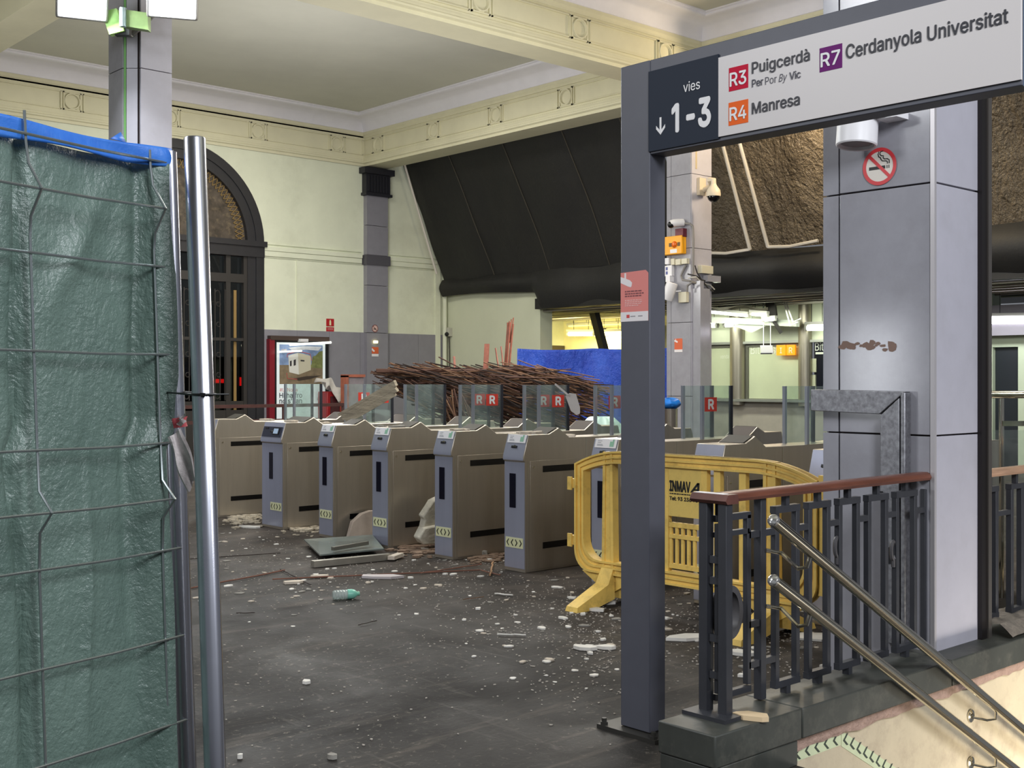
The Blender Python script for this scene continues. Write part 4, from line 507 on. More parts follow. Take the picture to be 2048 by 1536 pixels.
mb = MB(); x0 = q.x-.6; mb.prism([(x0, 27.55, .3), (x0+2.0, 27.55, .3), (x0+2.0, 27.55, 1.55), (x0+1.8, 27.55, 1.62), (x0+1.7, 27.55, 2.1), (x0+.3, 27.55, 2.1), (x0+.2, 27.55, 1.62), (x0, 27.55, 1.55)], (0, 3.6, 0)); mb.build('body', M('car_black', (18, 18, 22), .3), car, bevel=.05)
for sx in (x0+.25, x0+1.75):
    mb = MB(); mb.cyl((sx, 27.6, .33), (sx, 27.85, .33), .33, n=16); mb.build('wheel', black, car)
for qq, a_, b_ in ((q, .17, .05), (q2, .1, .11)):
    mb = MB(); mb.box((qq.x-a_, 27.5, qq.z-b_), (qq.x+a_, 27.56, qq.z+b_)); mb.build('tail_light', M('red_tail_light', (255, 26, 26), .4, emit=7), car)
# ================================================================ FENCE PANEL, LEFT FOREGROUND
fo = FW*2.42+RT*(-.69); fe = (RT*.514+FW*.857).normalized(); fnn = (RT*.857-FW*.514).normalized()
def fen(s, h, n=0.0):                     # s along the fence, h height, n towards the viewer
    return fo+fe*s+fnn*n+RT*((1.5-h)*.0325)+Vector((0, 0, h))
fence = thing('mesh_fence_panel', 'galvanised wire mesh fence panel with a green tarpaulin behind, left foreground', 'fence', fo)
mb = MB(); mb.cyl(fen(.012, .06, -.01), fen(.012, 1.965, -.01), .0195, n=16); mb.lathe([(.0195, 0), (.0195, .004), (.012, .006)], fen(.012, 1.964, -.01)); mb.build('end_tube', galv, fence)
mb = MB(); mb.cyl(fen(-1.95, .06, -.01), fen(-1.95, 1.965, -.01), .0195, n=12); mb.build('end_tube', galv, fence)
wirem = M('galvanised_wire', (176, 184, 184), .3, .9)
for h, b in ((1.942, 0), (1.842, 1), (1.729, 0), (1.552, 0), (1.373, 0), (1.263, 1), (1.158, 0), (.98, 0), (.808, 0), (.63, 1), (.45, 0), (.25, 0)):
    mb = MB()
    n = .034 if b else .004
    sE = -.036 if b else .012
    mb.tube([fen(-1.95, h, 0), fen(-1.9, h, n)]+[fen(-1.9+(sE+1.9)*i/10, h+.002*math.sin(i*1.9), n) for i in range(1, 11)], .0027, 6)
    mb.build('horizontal_wire', wirem, fence)
def vwire(s, top):
    pts = []
    for h, n in ((.06, 0), (.52, 0), (.60, .006), (.63, .036), (.66, .006), (.74, 0), (1.16, 0), (1.225, .004), (1.263, .038), (1.30, .004), (1.40, 0), (1.76, 0), (1.795, .005), (1.842, .038), (1.89, .005), (1.93, 0), (top, 0)):
        pts.append(fen(s+.003*math.sin(h*5), h, n))
    return MB().tube(pts, .0027, 6)
for s, top in ((-1.65, 1.98), (-1.36, 1.97), (-1.0, 1.98), (-.64, 1.97), (-.331, 1.985), (-.042, 1.962)): vwire(s, top).build('vertical_wire', wirem, fence)
# tarpaulins tied behind the mesh
def tarp_mat(name, rgb, rgb2, weave=1, rough=.34, bumpk=.5, wscale=1, dist=.03, fine=1):
    m = M(name, rgb, rough); t = m.node_tree; N = t.nodes; L = t.links; p = N['Principled BSDF']
    tc = N.new('ShaderNodeTexCoord')
    def noise(sc, det, st, dist=0.0):
        mp = N.new('ShaderNodeMapping'); mp.inputs['Scale'].default_value = st; L.new(tc.outputs['Object'], mp.inputs[0])
        n = N.new('ShaderNodeTexNoise'); n.inputs['Scale'].default_value = sc; n.inputs['Detail'].default_value = det; n.inputs['Distortion'].default_value = dist; n.inputs['Roughness'].default_value = .6; L.new(mp.outputs[0], n.inputs[0]); return n.outputs[0]
    r = N.new('ShaderNodeValToRGB'); e = r.color_ramp.elements; e[0].position = .35; e[1].position = .68; e[0].color = (*lin(rgb), 1); e[1].color = (*lin(rgb2), 1)
    L.new(noise(6*wscale, 8, (1, 1, .6)), r.inputs[0]); L.new(r.outputs[0], p.inputs['Base Color'])
    def add(a, b, k):
        x = N.new('ShaderNodeMath'); x.operation = 'MULTIPLY_ADD'; L.new(b, x.inputs[0]); x.inputs[1].default_value = k; L.new(a, x.inputs[2]); return x.outputs[0]
    hgt = noise(9*wscale, 6, (1, 1, .45), 1.2); hgt = add(hgt, noise(38*wscale, 4, (1, 1, .7), .8), .55*fine); hgt = add(hgt, noise(110*wscale, 3, (1, 1, 1)), .28*fine)
    b = N.new('ShaderNodeBump'); b.inputs['Strength'].default_value = bumpk; b.inputs['Distance'].default_value = dist; L.new(hgt, b.inputs['Height']); L.new(b.outputs[0], p.inputs['Normal'])
    return m
green = tarp_mat('green_tarpaulin', (84, 103, 95), (100, 119, 110), rough=.34, bumpk=.6, dist=.010, fine=1.5)
bluet = tarp_mat('blue_tarpaulin', (34, 92, 186), (66, 130, 214), rough=.4, bumpk=.3, dist=.006)
def rip(s, h):
    d = .004*math.sin(s*17+1.3*math.sin(h*4))+.003*math.sin(h*9+s*6)+.002*math.sin(s*41+h*13)
    d += .036*max(0, min(1, (s+.07)/.055))                                 # drawn over the front of the end tube
    d -= .014*math.exp(-((s+.075+.02*math.sin(h*2.2))/.016)**2)*min(1, max(0, (h-.95)*2))      # slack fold beside the end tube
    d += .012*math.exp(-((s+.045)/.02)**2)*min(1, max(0, h-.9))
    d -= .02*math.exp(-((s+.335+.012*math.sin(h*5))/.012)**2)                 # pinched by the upright wire
    d += .008*math.exp(-((s+.19+.02*math.sin(h*3))/.01)**2)*math.exp(-((h-1.05)/.25)**2)
    d += .014*math.exp(-(((s+.15)+(1.87-h)*.55)/.03)**2)*math.exp(-((h-1.75)/.12)**2)
    return d
def redge(h): return .010+.004*math.sin(h*7)-.034*max(0, min(1, (1.42-h)/.06))
mb = MB(); mb.grid(lambda u, v: fen(-1.9+(redge(.1+v*1.84)+1.9)*(1-(1-u)**2), .1+v*1.84, -.030+rip(-1.9+1.9*(1-(1-u)**2), .1+v*1.84)), 170, 130)
gt = mb.build('green_tarpaulin', green, base=fo); tag(gt, 'wrinkled dark green tarpaulin hanging behind the wire mesh fence', 'tarpaulin')
sd = gt.modifiers.new('thickness', 'SOLIDIFY'); sd.thickness = .0015
def bluefn(u, v):
    s = -1.9+1.91*u; low = 1.934+.003*math.sin(s*19); top = 1.970+.003*math.sin(s*14+1)
    return fen(s, low+(top-low)*v, -.012+.003*math.sin(s*23+v*3)+.018*max(0, min(1, (s+.1)/.1)))
mb = MB(); mb.grid(bluefn, 110, 8)
mb.add([fen(-.125, 1.972, -.02), fen(-.09, 1.992, -.03), fen(-.082, 1.972, -.024)], [(0, 1, 2)])
bt = mb.build('blue_tarpaulin', bluet, base=fo); tag(bt, 'narrow bright blue tarpaulin strip along the top of the green-covered fence', 'tarpaulin')
sd = bt.modifiers.new('thickness', 'SOLIDIFY'); sd.thickness = .0015
# neighbouring post tied on with a cable tie
p0 = FW*2.33+RT*(2.33*(405-1024)/FPX)
def pst(h): return p0+RT*((1.5-h)*.0325)+Vector((0, 0, h))
post = thing('fence_post', 'thick galvanised fence post nearest the viewer, right of the green tarpaulin', 'fence post', p0)
mb = MB(); mb.lathe([(.0005, -.001), (.0212, -.001), (.0212, 1.974), (.019, 1.977), (.0185, 1.977), (.0185, 1.9), (.0005, 1.9)], pst(0), (pst(2)-pst(0)), n=28); mb.build('tube', galv, post)
mb = MB()
for i in range(9): mb.obox(pst(1.86-.045*i)+fnn*.004-RT*.0205, RT*.003, FW*.004, Vector((0, 0, .008)))
mb.build('slot', black, post)
q0 = fen(.012, 1.475, -.01); q1 = pst(1.472)
tie = MB(); r = .0235
ax = (q1-q0); ax.z = 0; ax.normalize(); pr = Vector((-ax.y, ax.x, 0))
L0 = [q0+(-ax*math.cos(a)+pr*math.sin(a))*r for a in [(-90+18*i)*math.pi/180 for i in range(11)]]
L1 = [q1+(ax*math.cos(a)+pr*math.sin(a))*(r+.001) for a in [(90-18*i)*math.pi/180 for i in range(11)]]
tie.tube(L0+L1, .0022, 6, True); tie.obox(q1-FW*.024+RT*.006, RT*.005, FW*.003, Vector((0, 0, .003))); tie.tube([q1-FW*.024+RT*.006, q1-FW*.012+RT*.03, q1-FW*.004+RT*.052], .0018, 5)
tag(tie.build('cable_tie', M('black_nylon', (14, 14, 16), .4), base=q1), 'black cable tie strapping the two fence posts together', 'cable tie')
# torn barrier tape
tapew = M('white_tape', (226, 216, 214), .5, var=.08, scale=30, bump=.3, bscale=60); taper = M('red_tape', (214, 96, 104), .5, var=.15, scale=30)
tp = thing('barrier_tape', 'torn red and white barrier tape knotted round the fence tube', 'barrier tape', fen(.012, 1.40))
mb = MB(); qc = fen(.012, 1.408, -.01)
mb.grid(lambda u, v: qc+(RT*math.cos(-3.3+u*3.5)+FW*math.sin(-3.3+u*3.5))*(.0225+.002*math.sin(u*9+v*4))+Vector((0, 0, (v-.5)*.02+.008*u)), 16, 4); mb.build('wrap', taper, tp)
mb = MB(); mb.grid(lambda u, v: qc+RT*(.012+.012*v+.004*math.sin(u*8))-FW*(.024+.003*math.sin(v*6+u*5))+Vector((0, 0, .012-.016*u+.012*v)), 8, 5); mb.build('loose_end', tapew, tp)
mb = MB(); mb.grid(lambda u, v: fen(-.034, 1.385, .014)+RT*(.030*v+.038*u*(1-.0*v)+.003*math.sin(u*7+v*5))-FW*(.004*math.sin(v*9)+.006*u)+Vector((0, 0, -.105*u+.018*v-.008*math.sin(v*8)*u)), 14, 8); mb.build('hanging_strip', tapew, tp)

# ================================================================ GANTRY SIGN
SX = 3.76
sg = thing('station_sign', 'hanging platform sign on a charcoal post listing Puigcerdà, Manresa and Cerdanyola Universitat', 'sign', (SX+.05, 3.38, 0))
YL, YR = 3.466, onX(2043, 100, SX).y
mb = MB(); mb.box((SX, 3.302, .02), (SX+.10, YL, 2.84)); mb.build('post', charcoal, sg, bevel=.004)
zb = 2.445; mb = MB(); mb.box((SX+.004, YR, zb), (SX+.10, 3.302, 2.84)); mb.build('beam_box', charcoal, sg, bevel=.003)
mb = MB(); mb.box((SX+.012, YR-.004, zb-.002), (SX+.092, YR, 2.838)); mb.build('end_cap', M('blue_grey_end_cap', (112, 128, 150), .4), sg)
mb = MB(); mb.box((SX-.055, 3.225, 0), (SX+.175, 3.555, .018)); mb.build('base_plate', M('base_plate_metal', (58, 56, 52), .5, .4), sg)
for yy, xx in ((3.53, -.035), (3.25, -.035), (3.25, .15), (3.53, .15)):
    mb = MB(); mb.cyl((SX+xx, yy, .018), (SX+xx, yy, .045), .011, n=8); mb.cyl((SX+xx, yy, .018), (SX+xx, yy, .03), .018, n=6); mb.build('anchor_bolt', M('base_plate_metal', (58, 56, 52)), sg)
YD = onX(1438, 200, SX).y; YDL = onX(1298, 200, SX).y
mb = MB(); mb.box((SX-.004, YR, 2.462), (SX+.01, YD, 2.775)); mb.build('white_board', M('sign_white', (205, 199, 197), .4), sg)
mb = MB(); mb.box((SX-.004, YD+.001, 2.455), (SX+.01, YDL, 2.79)); mb.build('dark_board', M('sign_slate', (38, 45, 58), .6, spec=.2), sg)
inkw = M('sign_letter_white', (232, 230, 230), .5); inkb = M('sign_letter_black', (34, 34, 44), .5); inkg = M('sign_letter_grey', (70, 70, 82), .5)
SR = Vector((0, -1, 0)); UP = Vector((0, 0, 1)); XT = SX-.0055
def stext(body, p, q, hpx, m, name, bold=.018, shear=0):
    a = onX(*p, XT); b = onX(*q, XT); z = (a-FW*0).dot(FW)
    hh = hpx*a.dot(FW)/FPX
    mb = MB(); mb.text(body, (XT, a.y, (a.z+b.z)/2), SR, UP, width=abs(a.y-b.y), height=hh, bold=bold, shear=shear); return mb.build(name, m, sg, flat=True)
stext('vies', (1367, 183), (1400, 179), 19, inkw, 'lettering', .005)
stext('1-3', (1345, 263), (1420, 249), 52, inkw, 'lettering', .045)
stext('Puigcerdà', (1504, 145.5), (1619, 122.5), 22, inkb, 'lettering')
stext('Per', (1504, 174.5), (1526, 170), 15, inkg, 'lettering', .01); stext('Por', (1530, 169.5), (1553, 165), 15, inkg, 'lettering', 0); stext('By', (1557, 163.5), (1574, 161), 15, inkg, 'lettering', 0, .3); stext('Vic', (1579, 160), (1601, 155), 15, inkg, 'lettering', .012)
stext('Manresa', (1504, 227.5), (1599, 210), 22, inkb, 'lettering')
stext('Cerdanyola', (1692, 117), (1842, 84), 27, inkb, 'lettering'); stext('Universitat', (1855, 81), (2016, 46), 28, inkb, 'lettering')
def badge(tx, tl, tr, bl, rgb, nm):
    a = onX(*tl, XT); b = onX(*tr, XT); c = onX(*bl, XT)
    mb = MB(); mb.box((SX-.0052, a.y, c.z), (SX-.004, b.y, a.z)); o = mb.build('line_badge', M(nm, rgb, .6, spec=.15), sg); o['label'] = nm.replace('_', ' ')+' '+tx
    w = abs(a.y-b.y); hgt = a.z-c.z
    mb = MB(); mb.text(tx, (SX-.0062, a.y-w*.07, c.z+hgt*.2), SR, UP, width=w*.84, height=hgt*.56, bold=.02); mb.build('badge_text', inkw, o, flat=True)
badge('R3', (1457.6, 136.6), (1496, 129), (1457.6, 183.4), (196, 22, 56), 'crimson_badge'); badge('R4', (1457, 206), (1496, 200), (1457, 252), (236, 104, 40), 'orange_badge'); badge('R7', (1639, 97), (1684, 86), (1639, 145), (108, 36, 110), 'purple_badge')
a = onX(1321, 252, XT); mb = MB(); s = .0195*1.1
mb.box((XT-.0005, a.y-.005, a.z-.03), (XT+.0005, a.y+.005, a.z+.036))
for sgn in (-1, 1): mb.prism([(XT, a.y, a.z-.036), (XT, a.y+sgn*.024, a.z-.010), (XT, a.y+sgn*.024, a.z+.004), (XT, a.y, a.z-.021)], (.001, 0, 0))
mb.build('arrow', inkw, sg, flat=True)
# camera notice stuck on the post
def sticker(parent, X, yl, yr, zt, zb, tone='notice_salmon', rgb=(222, 132, 124), detail=True):
    """salmon notice with a white camera drawing, lines of print and a white footer"""
    mb = MB(); cz = .018; mb.prism([(X-.001, yl, zb), (X-.001, yr, zb), (X-.001, yr, zt-cz*.7), (X-.001, yr+(yl-yr)*.09, zt), (X-.001, yl, zt-.004)], (.001, 0, 0))
    o = mb.build('notice', M(tone, rgb, .45), parent); o['label'] = 'salmon notice with a white camera drawing'
    W = yl-yr; H = zt-zb
    mb = MB(); x = X-.0015; mb.box((x, yl, zb), (x+.0004, yr, zb+H*.19)); mb.build('footer', M('notice_white', (232, 226, 226), .5), o, flat=True); mb = MB()
    P = lambda u, v: (x, yl-u*W, zb+v*H)
    mb.prism([P(0, .965), P(.14, .965), P(.14, .87), P(0, .90)], (.0004, 0, 0)) if False else None; mb.prism([P(0, .90), P(.14, .87), P(.14, .97), P(.20, .97), P(.20, .855), P(.34, .82), P(.42, .77), P(.40, .70), P(.37, .68), P(.27, .70), P(0, .78)], (.0004, 0, 0))
    mb.build('drawing', M('notice_white', (232, 226, 226), .5), o, flat=True)
    if detail:
        mb = MB()
        for r_, (z, wd) in enumerate(((.60, .62), (.552, .68), (.505, .60))):
            u = .16
            while u < .16+wd:
                l = random.uniform(.05, .13); mb.box((x-.0004, yl-u*W, zb+(z-.012)*H), (x, yl-min(u+l, .16+wd)*W, zb+(z+.012)*H)); u += l+.025
        mb.build('print', M('notice_ink', (128, 70, 74), .5), o, flat=True)
        mb = MB()
        for z, wd in ((.42, .6), (.385, .62), (.35, .6), (.315, .5)):
            u = .16
            while u < .16+wd:
                l = random.uniform(.04, .10); mb.box((x-.0004, yl-u*W, zb+(z-.008)*H), (x, yl-min(u+l, .16+wd)*W, zb+(z+.008)*H)); u += l+.02
        mb.build('print', M('notice_pale_ink', (236, 186, 180), .5), o, flat=True)
        mb = MB(); mb.box((x-.0004, yl-.22*W, zb+.07*H), (x, yl-.33*W, zb+.135*H)); mb.build('logo', M('notice_logo', (206, 70, 70), .5), o, flat=True)
        mb = MB(); mb.box((x-.0004, yl-.36*W, zb+.09*H), (x, yl-.54*W, zb+.11*H)); mb.box((x-.0004, yl-.64*W, zb+.09*H), (x, yl-.8*W, zb+.11*H)); mb.build('print', M('notice_grey_ink', (150, 146, 150), .5), o, flat=True)
    return o
a = onX(1240, 540, SX); b = onX(1295, 642, SX)
sticker(sg, SX, 3.465, 3.309, EYE+221*4.97/FPX, EYE+119*4.97/FPX)

# ================================================================ PILLARS
def pillar(label, X, Y, s, seams, z0=0, corner=None, chamfer=None, zt=SOF, sx=None):
    """square clad pillar; X, Y its near corner; seams the joint heights"""
    t = thing('pillar', label, 'pillar', (X+s/2, Y+s/2, z0))
    ch = chamfer or 0; sx = sx or s
    mb = MB(); k = ch+.02 if ch else .02; mb.prism([(X+.025, Y+k, z0), (X+k, Y+.025, z0), (X+sx-.02, Y+.025, z0), (X+sx-.02, Y+s-.02, z0), (X+.025, Y+s-.02, z0)], (0, 0, zt-z0)); mb.build('core', groove, t)
    zs = [z0]+seams+[zt]
    near = ch if corner == 'groove' else .012
    for a, b in zip(zs, zs[1:]):
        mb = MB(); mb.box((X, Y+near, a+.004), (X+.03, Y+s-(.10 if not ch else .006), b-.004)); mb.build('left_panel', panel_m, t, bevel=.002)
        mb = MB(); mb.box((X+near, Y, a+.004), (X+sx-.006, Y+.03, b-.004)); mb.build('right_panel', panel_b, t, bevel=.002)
        if not ch:
            mb = MB(); mb.box((X+.006, Y+s-.088, a+.004), (X+.04, Y+s, b-.004)); mb.build('corner_panel', panel_m, t)
        else:
            e = .02; mb = MB(); mb.prism([(X+.035, Y+ch-e, a+.003), (X+ch-e, Y+.035, a+.003), (X+ch, Y+.09, a+.003), (X+.09, Y+ch, a+.003)], (0, 0, b-a-.006)); mb.build('corner_panel', panel_b, t)
    mb = MB(); mb.box((X+.04, Y+s-.03, z0), (X+sx-.02, Y+s, zt)); mb.box((X+sx-.03, Y+.03, z0), (X+sx, Y+s, zt)); mb.build('back_panel', panel_m, t)
    return t
SEAM = [1.237, 2.43, 3.622, 4.815]
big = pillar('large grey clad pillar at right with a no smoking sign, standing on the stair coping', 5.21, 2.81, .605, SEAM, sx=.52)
mb = MB(); mb.box((5.204, 2.804, .21), (5.216, 2.825, SOF)); mb.box((5.208, 2.803, .21), (5.222, 2.815, SOF)); mb.build('corner_profile', M('worn_corner_profile', (190, 186, 188), .35, .3), big)
mb = MB(); random.seed(3)
for i in range(26):
    y = random.uniform(3.0, 3.30); z = 1.665+random.uniform(-.018, .02); r = random.uniform(.004, .016); mb.poly([(5.2094-i*.00006, y+r*1.7*math.cos(k*.9)*random.uniform(.6, 1.2), z+r*math.sin(k*.9)*random.uniform(.6, 1.2)) for k in range(7)])
mb.build('rust_stain', M('peeled_stain', (136, 112, 100), .8), big, flat=True)
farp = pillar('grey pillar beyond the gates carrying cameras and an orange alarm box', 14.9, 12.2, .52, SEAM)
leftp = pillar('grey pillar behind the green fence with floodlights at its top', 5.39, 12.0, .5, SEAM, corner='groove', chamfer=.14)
mb = MB(); mb.box((5.405, 12.128, 3), (5.425, 12.15, SOF)); mb.build('green_edge_strip', M('green_strip', (128, 190, 112), .5), leftp)
# no smoking sign, large and small
def nosmoke(X, c, r, label, fine=True):
    t = thing('no_smoking_sign', label, 'sign', (X, c.y, c.z))
    P = lambda u, v, d=0: Vector((X-.002-d, c.y-u*r, c.z+v*r))
    mb = MB(); mb.disc(P(0, 0), (0, -1, 0), UP, r*.98); mb.build('plate', M('sign_cream', (226, 218, 206), .45), t, flat=True)
    mb = MB(); mb.box(tuple(P(-.62, -.15, .0006)), tuple(P(.34, .02, .0008))); mb.box(tuple(P(.42, -.15, .0006)), tuple(P(.47, .02, .0008))); mb.box(tuple(P(.53, -.15, .0006)), tuple(P(.58, .02, .0008)))
    if fine:
        for pts in ([(.58, .10), (.58, .28), (.46, .36), (.30, .36), (.22, .44), (.24, .54), (.10, .56), (.02, .66), (.08, .78), (.22, .80)], [(.48, .10), (.46, .22), (.36, .26), (.18, .27), (.10, .36), (.06, .46), (-.04, .52), (-.08, .66), (-.02, .78)]):
            mb.tube([P(u, v, .0006) for u, v in pts], r*.028, 4)
    mb.build('cigarette', M('sign_black', (26, 24, 26), .5), t, flat=True)
    mb = MB(); mb.disc(P(0, 0, .0012), (0, -1, 0), UP, r, 40, r*.80)
    q = math.sqrt(.5); mb.obox(P(0, 0, .0012), Vector((0, -1, -1))*q*r*.86, Vector((0, -1, 1))*q*r*.085, Vector((.0004, 0, 0)))
    mb.build('red_ring', M('sign_red', (212, 52, 58), .45), t, flat=True); return t
c = onX(1759.5, 333, 5.208); nosmoke(5.208, c, .0915, 'large round no smoking sign stuck on the big grey pillar')
# wall loudspeaker above it
c = onX(1713, 262, 5.08)
sp = thing('wall_speaker', 'white cylindrical loudspeaker on the big pillar just under the platform sign', 'loudspeaker', (5.08, c.y, 2.63))
mb = MB(); ax = Vector((-.10, .0, -1)).normalized(); mb.lathe([(.001, .26), (.085, .26), (.096, .24), (.097, .0), (.092, -.006), (.084, -.004), (.08, .012), (.001, .012)], (5.08, c.y, 2.635), -ax, n=28); mb.build('housing', white, sp)
mb = MB(); mb.lathe([(.001, .011), (.078, .011), (.078, .02), (.001, .02)], (5.08, c.y, 2.635), -ax, n=24); mb.build('grille', M('speaker_grille', (150, 146, 148), .6), sp)
b1 = onX(1762, 238, 5.19); mb = MB(); mb.box((5.10, c.y-.20, 2.745), (5.21, c.y-.09, 2.775)); mb.box((5.06, c.y-.15, 2.75), (5.10, c.y-.08, 2.77)); mb.build('bracket', white, sp)
# galvanised duct cover on the pillar
zinc = M('spangled_zinc', (150, 150, 154), .42, .85, var=.35, scale=40)
gz = thing('cable_duct_cover', 'galvanised steel duct cover bent in an L on the big pillar beside the railing', 'duct cover', (5.18, 3.2, .3))
mb = MB(); mb.prism([(5.15, 3.445, 1.345), (5.15, 3.06, 1.335), (5.15, 2.925, 1.445), (5.15, 3.445, 1.452)], (.055, 0, 0)); mb.build('horizontal_duct', zinc, gz, bevel=.003)
mb = MB(); mb.prism([(5.15, 3.055, 1.33), (5.15, 2.955, 1.415), (5.15, 2.955, .24), (5.15, 3.055, .24)], (.055, 0, 0)); mb.box((5.15, 2.925, .24), (5.205, 2.948, 1.44)); mb.build('vertical_duct', zinc, gz, bevel=.003)
mb = MB(); mb.box((5.146, 3.04, .93), (5.15, 3.06, .965)); mb.box((5.146, 2.99, .62), (5.15, 3.02, .70)); mb.build('knockout', black, gz)
# dark steel frame right of the pillar
fr = thing('steel_frame', 'tall dark steel frame upright fixed against the right side of the big pillar', 'frame', (5.6, 2.78, .22))
mb = MB(); mb.box((5.637, 2.787, .22), (5.69, 2.86, 6.0)); mb.build('dark_jamb', M('dark_bronze_steel', (42, 38, 38), .35, .5), fr)
mb = MB(); mb.box((5.692, 2.780, .22), (5.726, 2.86, 6.0)); mb.build('bright_edge', M('frame_edge_steel', (120, 114, 108), .3, .7), fr)

# ================================================================ RAILING ON THE COPING
RY = 2.86
rl = thing('stair_railing', 'dark iron balustrade with a red wooden handrail between the sign post and the big pillar', 'railing', (4.3, RY, .22))
def handrail(mb, x0, x1, y, z0=1.03, wd=.072):
    prof = [(-wd/2, 0), (-wd/2-.006, .012), (-wd/2, .026), (-wd/4, .036), (wd/4, .036), (wd/2, .026), (wd/2+.006, .012), (wd/2, 0)]
    return mb.prism([(x0, y+a, z0+b) for a, b in prof], (x1-x0, 0, 0))
mb = MB(); handrail(mb, 3.63, 5.21, RY); mb.build('handrail', wood, rl)
mb = MB(); mb.prism([(3.595, 2.77, 1.03), (3.585, 2.77, 1.043), (3.60, 2.77, 1.066), (3.66, 2.77, 1.066), (3.665, 2.77, 1.03)], (0, .175, 0)); mb.build('handrail_end', M('varnished_dark_wood', (98, 62, 54), .35, var=.25, scale=8), rl)
mb = MB(); mb.box((3.605, 2.80, 1.066), (3.64, 2.94, 1.0675)); mb.build('end_strip', white, rl)
def bar(x, y, z0, z1, w=.026, name='baluster', par=None, d=None):
    d = d or w; mb = MB(); mb.box((x-w/2, y-d/2, z0), (x+w/2, y+d/2, z1)); return mb.build(name, rail_iron, par or rl, bevel=.002)
bar(3.62, 2.80, .225, 1.03, .04, 'newel_post'); bar(3.62, 2.892, .225, 1.03, .04, 'newel_post')
mb = MB(); mb.box((3.54, 2.74, .22), (3.69, 2.945, .235)); mb.build('base_plate', rail_iron, rl)
for z in (.36, .50, .72, .80):
    mb = MB(); mb.box((3.61, 2.81, z), (3.63, 2.885, z+.028)); mb.build('cross_link', rail_iron, rl)
bar(3.632, 2.846, .30, .95, .018)
pxs = [1494, 1507+13, 1550, 1591, 1616, 1653, 1677, 1712, 1735, 1769, 1791, 1827, 1848]
xs = [onY(p, 1150, RY).x for p in pxs]
bar(xs[0], RY, .30, .97, .024); bar(xs[1], RY, .225, 1.03, .036, 'newel_post')
tops = {}
for i, x in enumerate(xs[2:]):
    z1 = .985; z0 = .255
    bar(x, RY, z0, z1, .026)
for a, b in ((2, 3), (4, 5), (6, 7), (8, 9), (10, 11)):
    mb = MB(); mb.box((xs[a]-.0145, RY-.0145, .960), (xs[b]+.0145, RY+.0145, .988)); xm = (xs[a]+xs[b])/2; mb.box((xm-.012, RY-.012, .985), (xm+.012, RY+.012, 1.032)); mb.build('cross_link', rail_iron, rl)
    mb = MB(); mb.box((xs[a]-.0145, RY-.0145, .250), (xs[b]+.0145, RY+.0145, .278)); mb.box((xm-.014, RY-.016, .22), (xm+.014, RY+.016, .252)); mb.build('cross_link', rail_iron, rl)
for a, b, z in ((3, 4, .875), (5, 6, .875), (7, 8, .875), (9, 10, .875), (11, 12, .875), (1, 2, .875), (1, 2, .36), (0, 1, .875), (0, 1, .36), (0, 1, .52)):
    mb = MB(); mb.box((xs[a], RY-.012, z), (xs[b], RY+.012, z+.026)); mb.build('cross_link', rail_iron, rl)
mb = MB(); mb.box((3.63, RY-.012, .955), (xs[0]+.012, RY+.012, .98)); mb.box((3.65, RY-.012, .955), (3.675, RY+.012, 1.03)); mb.box((3.63, RY-.012, .895), (xs[0], RY+.012, .915)); mb.build('cross_link', rail_iron, rl)
mb = MB(); mb.box((3.63, RY-.012, .27), (xs[0]+.012, RY+.012, .295)); mb.box((3.67, RY-.014, .22), (3.69, RY+.014, .27)); mb.build('cross_link', rail_iron, rl)
ringm = M('ring_iron', (74, 72, 74), .45, var=.15, scale=20)
mb = MB(); n = 28; cx = 3.71
mb.ring([(cx+.075*math.cos(2*math.pi*i/n), RY-.02, .60+.105*math.sin(2*math.pi*i/n)) for i in range(n)], [(cx+.052*math.cos(2*math.pi*i/n), RY-.02, .60+.08*math.sin(2*math.pi*i/n)) for i in range(n)], (0, .04, 0)); mb.build('ring', ringm, rl)
for xr_, z_ in ((xs[6]-.01, .78), (xs[10]-.02, .72)):   # small oval drops between bars
    mb = MB(); mb.tube([(xr_+.018*math.cos(2*math.pi*i/16), RY, z_+.042*math.sin(2*math.pi*i/16)) for i in range(16)], .009, 6, True); mb.cyl((xr_, RY, z_-.075), (xr_, RY, z_-.042), .01, n=8); mb.build('oval_drop', ringm, rl)
# second stretch beyond the steel frame
r2 = thing('stair_railing', 'dark iron balustrade with a pale worn handrail at the right edge, beyond the big pillar', 'railing', (6.5, RY, .22))
mb = MB(); handrail(mb, 5.74, 8.6, RY, 1.01); mb.build('handrail', M('worn_pale_wood', (178, 142, 116), .45, var=.3, scale=6, stretch=(.6, 5, 5)), r2)
for i in range(9):
    x = 5.80+i*.29
    for q in (0, .12): bar(x+q, RY, .30, .955, .03, par=r2)
    mb = MB(); mb.box((x-.0165, RY-.0165, .93), (x+.1365, RY+.0165, .957)); mb.box((x+.045, RY-.012, .955), (x+.07, RY+.012, 1.012)); mb.build('cross_link', rail_iron, r2)
    mb = MB(); mb.box((x-.0165, RY-.0165, .285), (x+.1365, RY+.0165, .311)); mb.build('cross_link', rail_iron, r2)
    mb = MB(); mb.box((x+.12, RY-.012, .80), (x+.29, RY+.012, .825)); mb.build('cross_link', rail_iron, r2)
mb = MB(); mb.grid(lambda u, v: Vector((5.74+u*3, 2.68+v*.26, .232+.05*min(v*4, 1)+.012*random.random())), 60, 8); mb.build('broken_base', M('broken_mortar', (120, 112, 102), .9, var=.3, scale=25, bump=.5, bscale=50), r2)
